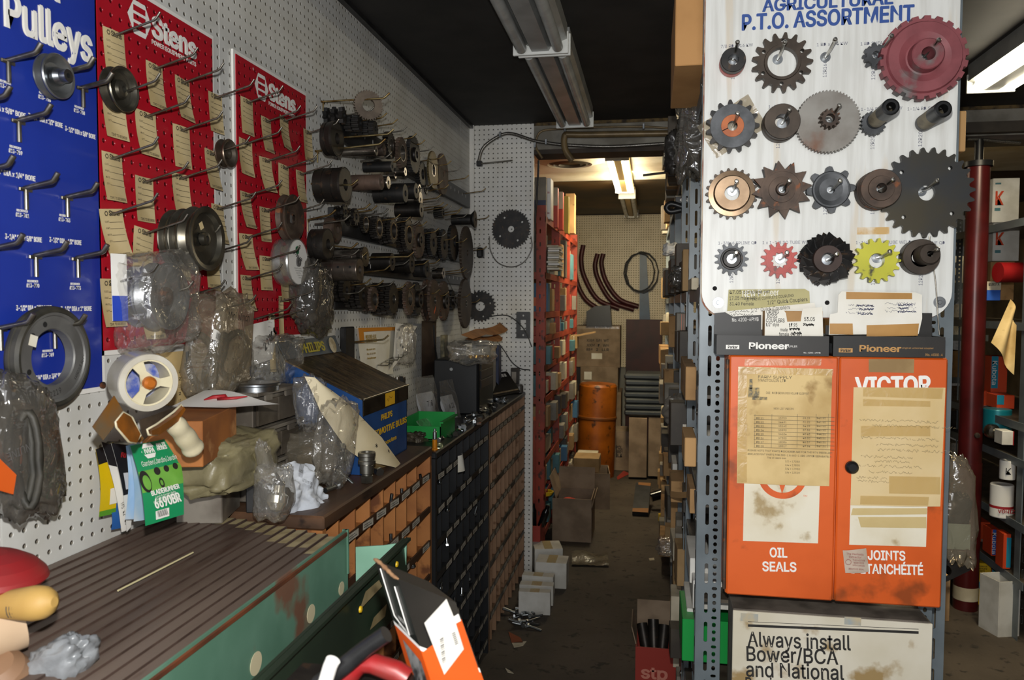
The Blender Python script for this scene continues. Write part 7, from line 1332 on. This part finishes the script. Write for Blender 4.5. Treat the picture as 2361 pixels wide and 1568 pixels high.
for i, (z, h) in enumerate(zip(zr_, (.3, .2, .16, .16, .15, .15, .16, .16))): row('the %s grey rack shelf' % ORD[i], .115, .3, 2.4 if i == 0 else 2.56, 6.28, z + .005, h, 'stock on the grey rack', -1, 200 + i, .08, .2, .2, over=.05, pl=(m_dkb, m_greyb, m_dkb, m_kraftb) if i < 2 else (m_kraftb, m_card, m_greyb, m_dkb, m_pale, m_greyb, m_dkb, m_kraftb), posts=(1.8, 2.5, 3.16, 4.05, 5.1, 6.3))
def topx(name, label, x0, y0, x1, y1, Y, dep, m, **k): return fbox(name, label, x0, y0, x1, y1, Y, dep, m, **k)
t = topx('carton', 'big plain carton on top of the grey rack at the ceiling', 1556, -60, 1700, 152, 1.86, .4, mat('plain_card', 'b98a55', .8, 0, 'a87b49', 6)); 
for k, (x0, y0, x1, y1, Y, lab) in enumerate(((1580, 846, 1606, 923, 2.05, 'nearest of the tan cartons in a row beside the grey post'), (1577, 838, 1601, 918, 2.25, 'second of the tan cartons in a row beside the grey post'), (1574, 830, 1598, 912, 2.45, 'third of the tan cartons in a row beside the grey post'), (1578, 1010, 1606, 1076, 2.0, 'pale tan carton with a knot-like stain beside the grey post'), (1590, 1128, 1604, 1184, 2.0, 'narrow tan carton beside the grey post'), (1552, 1262, 1573, 1358, 3.1, 'tan carton with a red line and black letters near the floor'), (1594, 640, 1611, 668, 2.1, 'small pale carton between the rack posts'), (1560, 722, 1582, 772, 2.9, 'grey striped carton with orange lines on the grey rack'), (1549, 962, 1564, 1008, 3.0, 'white and orange small box on the grey rack'), (1550, 1070, 1562, 1118, 3.0, 'white box with an orange corner on the grey rack'), (1528, 328, 1590, 380, 4.3, 'white carton with red stripes hanging over the aisle, top of the grey rack'))):
    t = topx('carton', lab, x0, y0, x1, y1, Y, .18, (m_card, m_card, m_card, mat('tan_plain', 'c49a66', .8), m_card, m_kraftb, m_pale, m_greyb, m_wb, m_wb, m_pale)[k], txt=(('Motn', .15, .2, .08, .8),) if k == 5 else None, band=((.1, .56, .9, .58, m_red),) if k == 5 else ((.5, .05, .56, .95, m_orange), (.75, .05, .8, .95, m_orange)) if k in (7, 10) else ((.1, .04, .6, .16, m_orange),) if k in (8, 9) else None)
topx('battery_box', 'black box with white letters high on the grey rack', 1557, 450, 1600, 470, 3.3, .12, m_dark, txt=(('da', .25, .25, .5, .6),), tm=m_white, band=((0, .86, 1, .96, m_pale),)); solo(MB().tube(bez([at(x, y, 'y', 3.2) for x, y in ((1575, 478), (1548, 470), (1537, 478), (1545, 488), (1570, 484))], 5), .012, 8), 'black_hose', m_dark, 'black bent hose sticking out over the aisle, high on the grey rack', 'hose')
for k in range(4):
    x0, y0, x1, y1 = ((1590, 1290, 1640, 1345), (1597, 1342, 1650, 1404), (1640, 1344, 1686, 1405), (1583, 1405, 1610, 1460))[k]; topx('white_bin', ('upper left', 'lower left', 'right', 'lowest')[k] + ' white plastic bin behind the grey slotted post, under the orange cabinet', x0, y0, x1, y1, (1.98, 1.92, 1.90, 2.0)[k], .2, m_wb, cat='bin', group='white bins behind the post')
topx('green_bin', 'green plastic bin low behind the grey slotted post', 1572, 1436, 1692, 1524, 1.95, .2, m_green, cat='bin'); 
solo(MB().sheet(lambda u, v: at(1546 + 46 * u, 1132 + 14 * v + 10 * u * (1 - u), 'y', 2.6 - .3 * u), 8, 3), 'cardboard_flap', mat('tan_plain', 'c49a66'), 'curled cardboard flap sticking out of the grey rack into the aisle', 'cardboard')
for k, (x, y, Y, sx, sz, m, lab) in enumerate(((1598, 290, 2.3, .045, .14, m_smoke, 'long smoky plastic bag hanging beside the white sprocket board'), (1565, 350, 3.0, .05, .075, mat('dark_film', '2f2d2b', .3, 0, '3d3a37', 12, bump=.5, bscale=25), 'dark plastic bag hanging at the header end'), (1570, 640, 2.9, .04, .04, m_smoke, 'small grey bag on the grey rack, middle height'), (1570, 945, 2.8, .055, .05, mat('grey_film', '6a655d', .3, 0, '5a564f', 10, bump=.5, bscale=25), 'crumpled grey bag sticking out of the grey rack'), (1545, 575, 4.0, .035, .03, m_white, 'white crumpled scrap high on the grey rack'), (1545, 1260, 3.2, .05, .03, m_film, 'clear torn bag near the tan lettered carton'))):
    p = at(x, y, 'y', Y); B = MB(); bag_mesh(B, p, (sx, 0, 0), (0, .05, 0), (sx * .1, 0, sz), 130 + k, 24, 20, .3, .65); solo(B, 'plastic_bag', m, lab, 'bag')
solo(MB().box(at(1518, 400, 'y', 4.2), (.16, .02, .01), Euler((0, -.1, 0))), 'flat_bar', m_gun, 'thin dark bar sticking out over the aisle near the ceiling', 'bar'); topx('yellow_box', 'yellow box at the far top of the grey rack', 1534, 492, 1552, 522, 6.2, .3, m_yellow)
# ================================================================ the room to the right of the rack
m_pole = mat('oxblood_pole', '54191a', .3, .1, '451415', 8); p = at(2225, 1402, 'z', 0); t = thing('steel_pole', 'dark red round steel post standing right of the rack', 'post', (p.x, p.y, 0)); MB().lathe([(.055, 0), (.055, .72), (.052, .721), (.050, 2.14)], p, (0, 0, 1), 28).build('tube', m_pole, t); MB().lathe([(.062, 2.14), (.062, 2.165), (.02, 2.166), (.02, 2.27)], p, (0, 0, 1), 24).build('jack_screw', m_dark, t); MB().lathe([(.056, .05), (.056, .115)], p, (0, 0, 1), 28).build('pale_band', m_pale, t); MB().lathe([(0, .01), (.012, .008), (.014, 0)], p + Vector((.01, -.052, .86)), (.1, -1, 0), 12).build('bolt', m_rust, t)
t = thing('rack_shelf', 'short dark shelf behind the sprocket board, under a tan carton', 'shelf', (.6, 2.25, 1.89)); MB().box((.46, 2.25, 1.888), (.48, .34, .008)).build('deck', m_tind, t)
fbox('carton', 'tan carton on the rack behind the right edge of the sprocket board', 2110, 255, 2229, 352, 2.1, .3, mat('tan_plain', 'c49a66')); fbox('carton', 'narrow tan carton low behind the cream cabinet', 2172, 1330, 2192, 1432, 2.6, .25, m_card)
XS = 1.608; t = thing('steel_shelving', 'grey slotted-angle shelving at the right edge, behind the red post', 'shelving', (1.8, 4.4, 0)); zz_ = (1.86, 1.40, .96, .80, .52, .27)
for y in (3.72, 4.60): MB().prism(frame((XS, y, 0), *FRONT), [(0, 0), (.05, 0), (.05, 2.1), (0, 2.1)], .003, [slot(.016, .1 + .068 * k, .008, .04, 3) for k in range(29)] + [circ(.005, 8, .036, .08 + .0225 * k) for k in range(88)]).build('post', m_grey, t); MB().prism(frame((XS, y, 0), (0, 1, 0), (0, 0, 1)), [(0, 0), (.05, 0), (.05, 2.1), (0, 2.1)], .003).build('post_flange', m_grey, t)
for z in zz_: MB().box((XS + .23, 4.55, z), (.46, 1.75, .008)).build('shelf', m_tind, t); MB().box((XS - .002, 4.55, z - .012), (.005, 1.75, .035)).build('front_edge', m_grey, t)
t = thing('steel_shelving', 'grey shelving across the back, seen left of the red post', 'shelving', (1.55, 5.7, 0))
for z in (1.95, 1.62, 1.28, 1.0, .72, .4): MB().box((1.62, 5.75, z), (1.1, .4, .008)).build('shelf', m_tind, t); MB().box((1.62, 5.55, z - .012), (1.1, .005, .04)).build('front_edge', m_grey, t)
for x in (1.10, 2.1): MB().box((x, 5.55, 1.0), (.045, .04, 2.0)).build('post', m_grey, t)
for i, (z, h) in enumerate(zip((1.62, 1.28, 1.0, .72, .4), (.26, .26, .2, .2, .24))):
    for k in range(4): x = 1.16 + .23 * k; pbox('stock_box', '%s carton, %s from the left on the %s shelf across the back, right side' % (('white', 'brown', 'grey', 'white')[(k + i) % 4], ORD[k], ORD[i]), 'box', x, x + .19, 5.57, 5.85, z + .005, z + h * (.6 + .1 * ((k * 3 + i) % 4)), (m_wb, m_card, m_greyb, m_wb)[(k + i) % 4], 0, .002, 'cartons across the back')
m_ko = mat('filter_orange', 'c8431c', .5); m_kt = mat('filter_teal', '1683a0', .5); m_kb = mat('filter_blue', '1f56b4', .5); m_kr = mat('red_spool', '8f1518', .4, 0, '7a1013', 12)
for x0, y0, x1, y1, Y, d, m, lab, tx, tm, bd in ((2287, 410, 2352, 513, 4.3, .25, m_wb, 'upper white carton with a red K at the right edge', (('K', .1, .4, .3, .3),), m_ko, ((.08, .26, .3, .33, m_teal), (.08, .86, .3, .9, m_teal))), (2288, 508, 2352, 602, 4.32, .25, m_wb, 'lower white carton with a red K at the right edge', (('K', .1, .4, .3, .3),), m_ko, ((.08, .2, .3, .27, m_teal),)), (2275, 472, 2288, 610, 4.5, .25, m_wb, 'plain white carton behind the two K cartons', None, m_ink, None),
    (2282, 602, 2340, 692, 4.4, .25, m_card, 'brown carton under the K cartons on the right shelving', None, m_ink, None), (2274, 649, 2308, 693, 4.1, .1, m_kb, 'blue and cream box lettered KUBOTA on the right shelving', (('KUBOTA', .12, .78, .14, .76),), m_ink, ((0, .55, 1, 1, m_pale),)), (2284, 822, 2324, 905, 4.3, .12, m_ko, 'orange and teal filter carton with vertical white letters', None, m_ink, ((0, .12, .42, 1, m_kt),)), (2264, 902, 2292, 950, 4.35, .1, m_ko, 'orange carton beside the teal tin on the right shelving', None, m_ink, ((0, 0, 1, .3, m_kt),)), (2298, 912, 2340, 942, 4.1, .12, m_ko, 'flat orange and teal carton above the teal tin', None, m_ink, ((0, .3, .4, 1, m_kt),)), (2310, 995, 2338, 1026, 3.75, .08, m_wb, 'small white and red box at the front of the right shelving', None, m_ink, ((.92, 0, 1, 1, m_red),)),
    (2285, 1222, 2308, 1282, 4.0, .1, m_ko, 'orange carton with a blue strip, low on the right shelving', None, m_ink, ((.1, .05, .9, 1, m_kb),)), (2256, 1205, 2284, 1268, 4.3, .12, m_ko, 'orange and grey cartons low on the right shelving', None, m_ink, ((.2, .1, .8, .4, m_greyb),)), (2312, 1232, 2332, 1312, 3.85, .08, m_ko, 'orange and green carton nearest the low right post', None, m_ink, ((.4, .05, 1, .9, m_kt),)), (2243, 1300, 2286, 1404, 4.15, .12, m_yellow, 'yellow and teal parts carton standing on the floor', (('KUBOTA', .25, .92, .03, .5), ('GENUINE', .25, .87, .03, .5), ('PARTS', .25, .82, .03, .36)), m_ink, ((0, .2, .12, 1, m_kt), (.3, .45, .9, .6, m_kt))), (2286, 1310, 2326, 1352, 4.2, .12, m_ko, 'teal and orange carton behind the white block on the floor', None, m_ink, ((0, 0, .5, 1, m_kt),)), (2190, 1290, 2212, 1390, 4.6, .2, m_greyb, 'pale grey board standing left of the red post foot', None, m_ink, None)):
    fbox('parts_carton', lab, x0, y0, x1, y1, Y, d, m, txt=tx, tm=tm, band=bd)
X = MB(); 
for (px, py, hh, lab) in ((2290, 838, .9, 0),): a = at(2295, 828, 'y', 4.295); X.text('Kubota', frame((a.x - .012, 4.296, a.z - .01), (0, 0, -1), (1, 0, 0)), h=.022, w=.12)
a = at(2294, 1229, 'y', 3.995); X.text('Kubota', frame((a.x - .01, 3.996, a.z), (0, 0, -1), (1, 0, 0)), h=.018, w=.10); X.build('lettering', m_white, bpy.data.objects['parts_carton.009'])
def can(name, label, x, y, Y, r_, h, m, bands=(), cat='can'):
    p = at(x, y, 'y', Y); t = thing(name, label, cat, p); MB().lathe([(0, 0), (r_ * .97, 0), (r_, .004), (r_, h - .004), (r_ * .95, h), (r_ * .7, h), (0, h - .003)], p, (0, 0, 1), 26).build('can', m, t)
    for z0, z1, mm in bands: MB().lathe([(r_ * 1.004, z0 * h), (r_ * 1.004, z1 * h)], p, (0, 0, 1), 26).build('band', mm, t)
    return t, p
can('filter_tin', 'teal and white filter tin on the right shelving', 2298, 1000, 4.05, .06, .12, mat('tin_teal', '16808e', .35, .2)); t, p = can('filter_can', 'white oil filter with red upside-down letters', 2308, 1190, 3.9, .048, .15, m_white, ((.28, .36, m_red),)); X = MB(); X.text('ZINGA', frame(p + Vector((.036, -.0492, .042)), (-1, 0, 0), (0, 0, -1)), h=.016, w=.07, bold=.03); X.build('lettering', m_red, t); t, p = can('filter_can', 'small white oil filter with a black K', 2322, 1104, 3.85, .032, .085, m_white); X = MB(); X.text('K', frame(p + Vector((-.02, -.033, .025)), *FRONT), h=.03); X.build('lettering', m_ink, t)
p = at(2333, 628, 'y', 4.0); solo(MB().cyl(p + Vector((-.06, .0, 0)), p + Vector((.06, .02, 0)), .047, n=28), 'red_spool', m_kr, 'dark red round spool of line at the right edge', 'spool'); p = at(2290, 995, 'y', 3.95); solo(MB().lathe([(0, .03), (.012, .03), (.014, .015), (.028, .012), (.034, 0), (.034, -.02), (0, -.02)], p, (.2, -1, 0), 24), 'steel_bearing', m_steel, 'shiny steel bearing in front of the teal tin', 'bearing')
q = [at(x, y, 'y', 3.71) for x, y in ((2330, 690), (2346, 750), (2340, 865), (2318, 855), (2285, 790))]; solo(MB().sheet(lambda u, v: q[0].lerp(q[1], u).lerp(q[4].lerp(q[2], u), v) + Vector((0, -.03 * math.sin(6 * u), 0)), 14, 8), 'hanging_papers', m_old, 'bundle of yellowed papers hanging from the right shelving', 'papers')
p = at(2302, 1455, 'z', 0); t = carton('weathered white open block carton on the floor at the right shelving foot', p.x, p.y, .10, .12, .25, m_wb, .3, False)
p = at(2210, 1175, 'y', 1.95); B = MB(); bag_mesh(B, p, (.034, 0, -.0), (0, .025, 0), (-.008, 0, .118), 150, 26, 24, .22, .5); solo(B, 'plastic_bag', m_dusty, 'long dusty bag of metal parts hanging at the right side of the orange cabinet', 'bag'); B = MB(); bag_mesh(B, at(2205, 1175, 'y', 1.96), (.028, 0, 0), (0, .015, 0), (0, 0, .04), 151, 16, 14, .3, .7); solo(B, 'metal_part', m_gun, 'dark metal part inside the long dusty bag', 'part'); X = MB(); X.rect(frame(at(2182, 1265, 'y', 1.948), *FRONT), 0, 0, .05, .06, th=.002); solo(X, 'bag_card', mat('green_grey', '8d9a8c', .6), 'grey-green card inside the long dusty bag', 'card')
M = frame(at(2196, 1310, 'y', 1.98), (1, 0, .6), (-.6, 0, 1)); solo(MB().prism(M, rr(-.045, -.02, .045, .03, .018, 5), .006, [circ(.014, 18, -.018, .004)]), 'eye_bracket', m_gun, 'dark bracket with an eye hole hanging below the dusty bag', 'bracket'); solo(MB().box((.640, 1.93, .5), (.02, .05, .9)), 'back_post', m_grey, 'thin grey post edge right of the cream cabinet', 'post')
solo(MB().box((2.3, 4.12, 2.33), (2.4, .05, .05)), 'dark_beam', m_dkb, 'dark beam under the ceiling at the right', 'beam'); cable('armoured_conduit', 'armoured cable sagging along the dark header at the right edge', 'x8', [(280, 865), (500, 866), (800, 895), (1160, 922)], 'y', 4.08, .008, m_armour)
# ================================================================ foreground, close to the camera
p1, p3, p4, p2 = at(918, 1335, 'y', .86), at(1050, 1388, 'y', .90), at(864, 1290, 'y', .925), at(985, 1545, 'y', .80)
t = thing('tall_carton', 'torn black and orange carton with a white barcode label, nearest the camera', 'box', p2); U, V, W_ = p3 - p1, p4 - p1, (p2 - p1) * 1.6
def skin(nm, m, u0, u1, v0, v1, w0, w1, o=0.0):
    X = MB(); c8 = [p1 + U * u + V * v + W_ * w for u in (u0, u1) for v in (v0, v1) for w in (w0, w1)]; X.add(c8, [(0, 1, 3, 2), (4, 6, 7, 5), (0, 4, 5, 1), (2, 3, 7, 6), (0, 2, 6, 4), (1, 5, 7, 3)]); return X.build(nm, m, t)
m_bk = mat('carton_black', '151414', .4, 0, '1c1a1a', 12); m_or = mat('carton_orange', 'cf5213', .45, 0, 'c64b0f', 6); skin('black_top', m_bk, 0, 1, 0, 1, 0, .47); skin('white_band', m_white, 0, 1, 0, 1, .47, .50); skin('orange_base', m_or, 0, 1, 0, 1, .50, 1)
nU = V.cross(W_).normalized(); nV = W_.cross(U).normalized(); nU = nU if nU.dot(U) < 0 else -nU; nV = nV if nV.dot(V) < 0 else -nV
def face(nm, m, pts, front=True, o=.0008):
    X = MB(); q = [p1 + (U * a if front else V * a) + W_ * b + (nV if front else nU) * o for a, b in pts]; X.add(q, [tuple(range(len(q)))]); return X.build(nm, m, t)
def uw(px, py):
    d = (at(px, py, 'y', 1) - CAM); n_ = U.cross(W_); P_ = CAM + d * ((p1 - CAM).dot(n_) / d.dot(n_)) - p1
    A = U.dot(U); B_ = U.dot(W_); C_ = W_.dot(W_); a_, b_ = P_.dot(U), P_.dot(W_); D_ = A * C_ - B_ * B_; return ((a_ * C_ - b_ * B_) / D_, (b_ * A - a_ * B_) / D_)
lb = face('barcode_label', mat('label_white', 'd8d4cc', .5), [uw(*q) for q in ((1028, 1382), (1045, 1423), (1068, 1498), (1023, 1557), (977, 1438))], o=.0012); face('orange_panel', m_or, [uw(*q) for q in ((1047, 1440), (1063, 1428), (1112, 1572), (1000, 1590), (973, 1505), (996, 1488))], o=.0006); face('white_notch', m_white, [uw(*q) for q in ((1043, 1424), (1056, 1416), (1062, 1432), (1048, 1440))])
X = MB()
for i in range(12): X.add([p1 + U * u + W_ * w + nV * .0018 for u, w in (uw(1012 + i * .5, 1476 + i * 5), uw(1020 + i * .5, 1471 + i * 5), uw(1020.5 + i * .5, 1474 + i * 5 - (i % 3)), uw(1012.5 + i * .5, 1479 + i * 5 - (i % 3)))], [(0, 1, 2, 3)])
for i in range(7): X.add([p1 + U * u + W_ * w + nV * .0018 for u, w in (uw(1040 + i * 1.2, 1463 + i * 4), uw(1047 + i * 1.2, 1459 + i * 4), uw(1047.5 + i * 1.2, 1461 + i * 4), uw(1040.5 + i * 1.2, 1465 + i * 4))], [(0, 1, 2, 3)])
X.build('barcode', m_greyink, t); face('product_picture', m_greyink, [(.70, .78), (1.0, .60), (1.0, 1.0), (.74, 1.0)]); face('side_panel_print', mat('side_print', '8a8a88', .5, 0, '333333', 60), [(.15, .60), (.75, .56), (.75, 1.0), (.15, 1.0)], False)
X = MB(); [X.tube([p1 + V * a + W_ * b + nU * .001 for a, b in s_], .0007, 5) for s_ in ([(.78, .04), (.80, .40), (.30, .45), (.28, .10)],)]; X.build('white_outline', m_white, t); X = MB(); M = frame(p1 + V * .72 + W_ * .455 + nU * .001, -V, -W_); X.text('HAMMER DRILL', M, h=.004, w=.028); X.text('MARTEAU', M @ Matrix.Translation((0, .008, 0)), h=.004, w=.02); X.build('lettering', m_white, t)
X = MB(); X.tube(bez([p1 + V * 1.02, p1 + V * .75 - W_ * .012, p1 + V * .45 - W_ * .0, p1 + V * .2 + W_ * .01, p1], 4), [.0015, .002, .003, .0022, .003, .002, .0025, .0035, .002, .003, .002, .0026, .002, .0024, .002, .0015, .001], 6); X.build('torn_edge', mat('torn_card', 'a07a56', .9, 0, '8a6444', 40), t)
Y0 = .80; t = thing('red_tool', 'red metal tool frame with a black lever at the bottom edge', 'tool', at(870, 1560, 'y', Y0)); X = MB().tube([at(x, y, 'y', Y0) for x, y in ((760, 1600), (815, 1545), (835, 1528), (860, 1530), (915, 1550), (938, 1566))], [.014, .012, .011, .011, .012, .012], 10); X.build('frame', mat('tool_red', '8f1a1d', .4, .1, '75302b', 18), t); MB().tube([at(x, y, 'y', Y0 - .015) for x, y in ((735, 1580), (800, 1530), (845, 1493), (891, 1462))], [.011, .010, .009, .009], 12).build('lever', m_dark, t); MB().tube([at(x, y, 'y', Y0 - .03) for x, y in ((742, 1600), (762, 1535), (768, 1522))], .008, 12).build('white_grip', m_white, t); MB().box(at(800, 1720, 'y', Y0) , (.14, .08, .14)).build('base', m_gun, t)
b = .84
solo(MB().lathe([(0, .03), (.02, .029), (.04, .024), (.056, .016), (.067, .006), (.070, 0), (.066, -.006), (.04, -.012), (0, -.014)], at(-32, 1326, 'y', b), (.12, .05, 1), 40), 'red_pad', mat('red_leather', '8f1d20', .5, 0, '842a2a', 9), 'rounded red pad at the left edge, nearest the camera', 'pad')
a, c_ = at(-90, 1400, 'y', b - .03), at(126, 1388, 'y', b - .03); t = thing('tan_roll', 'tan rolled leather piece with dark lines, under the red pad', 'roll', a.lerp(c_, .5)); L_ = (c_ - a); MB().tube([a + L_ * f_ for f_ in (0, .2, .45, .65, .8, .9, .96, 1)], [.014, .015, .016, .019, .021, .019, .014, .006], 18).build('roll', mat('tan_leather', 'b5924f', .6, 0, 'a98445', 9), t); X = MB(); [X.tube([a + L_ * (.62 + .03 * k) + Vector((0, -.0185 * math.cos(f_), .0185 * math.sin(f_))) for f_ in (-.6, -.3, 0, .2)], .0008, 5) for k in range(3)]; X.build('dark_lines', m_dkb, t)
a, c_ = at(-60, 1470, 'y', .80), at(42, 1430, 'y', .84); solo(MB().lathe([(.028, 0), (.036, 0), (.036, (c_ - a).length), (.030, (c_ - a).length)], a, c_ - a, 28), 'cardboard_tube', mat('tube_card', 'b59c80', .8, 0, 'a38a6e', 6), 'grey-brown cardboard tube below the tan roll', 'tube'); solo(MB().lathe([(0, .022), (.02, .02), (.03, .01), (.034, 0), (.028, -.02), (0, -.024)], at(-4, 1556, 'y', .80), (.2, -.5, 1), 24), 'brown_ball', mat('brown_leather', '8a6a50', .6, 0, '785a42', 8), 'rounded brown leather lump in the bottom left corner', 'lump')
B = MB(); bag_mesh(B, at(125, 1545, 'y', .84), (.045, 0, .012), (0, .03, 0), (.012, 0, .042), 171, 24, 20, .3, .8); solo(B, 'plastic_bag', mat('grey_poly', '85888b', .3, 0, '74777a', 10, bump=.4, bscale=25), 'grey plastic bag at the bottom left, beside the brown lump', 'bag'); solo(MB().box(at(68, 1560, 'y', .85), (.02, .03, .05), Euler((0, .3, 0)), .003), 'green_card', mat('lime', '4fae22', .45), 'bright green card inside the grey bag at the bottom left', 'card')
# bag with belts and an orange card at the left edge of the wall
q = at(45, 1035, 'x', XW + .05); B = MB(); bag_mesh(B, q, (.035, 0, 0), (0, .062, -.02), (0, -.01, .105), 180, 28, 24, .2, .6); t = solo(B, 'plastic_bag', m_smoke, 'grey plastic bag of belts at the left edge, under the blue board', 'bag'); X = MB(); X.text('GENUINE', frame(at(90, 1010, 'x', XW + .088), (0, -1, -.2), (0, .2, -1)), h=.012, w=.06); X.build('lettering', m_greyink, t)
for k, (x, dy) in enumerate(((47, .007), (66, .005))): p = at(x, 1060, 'x', XW + .075 + .012 * k); solo(MB().tube([p + Vector((.012 * math.cos(a * .349), dy * 1.4 * math.cos(a * .349), .070 * math.sin(a * .349))) for a in range(18)], .0055, 8, closed=True), 'drive_belt', m_rubber, ('wider', 'narrower')[k] + ' black belt hanging over the grey bag at the left edge', 'belt'); 
q = [at(x, y, 'x', XW + .09) for x, y in ((-20, 1050), (0, 1058), (38, 1095), (31, 1140), (-20, 1125))]; solo(MB().add(q, [(4, 3, 2, 1, 0)]).add([p - Vector((.002, 0, 0)) for p in q], [(0, 1, 2, 3, 4)]), 'orange_card', m_orange, 'orange card in the grey bag at the left edge', 'card'); pgs = pegpage('yellow_card', 'yellowed card with handwritten numbers behind the tape gun', [(352, 815), (432, 808), (430, 935), (355, 935)], m_old); X = MB()
for k in range(5): X.text('1 2'[k % 2 * 2:] or '1', frame(at(412, 860 + 17 * k, 'x', XW + .02), *WALL), h=.006, w=.008)
X.build('lettering', m_ink, pgs[0])
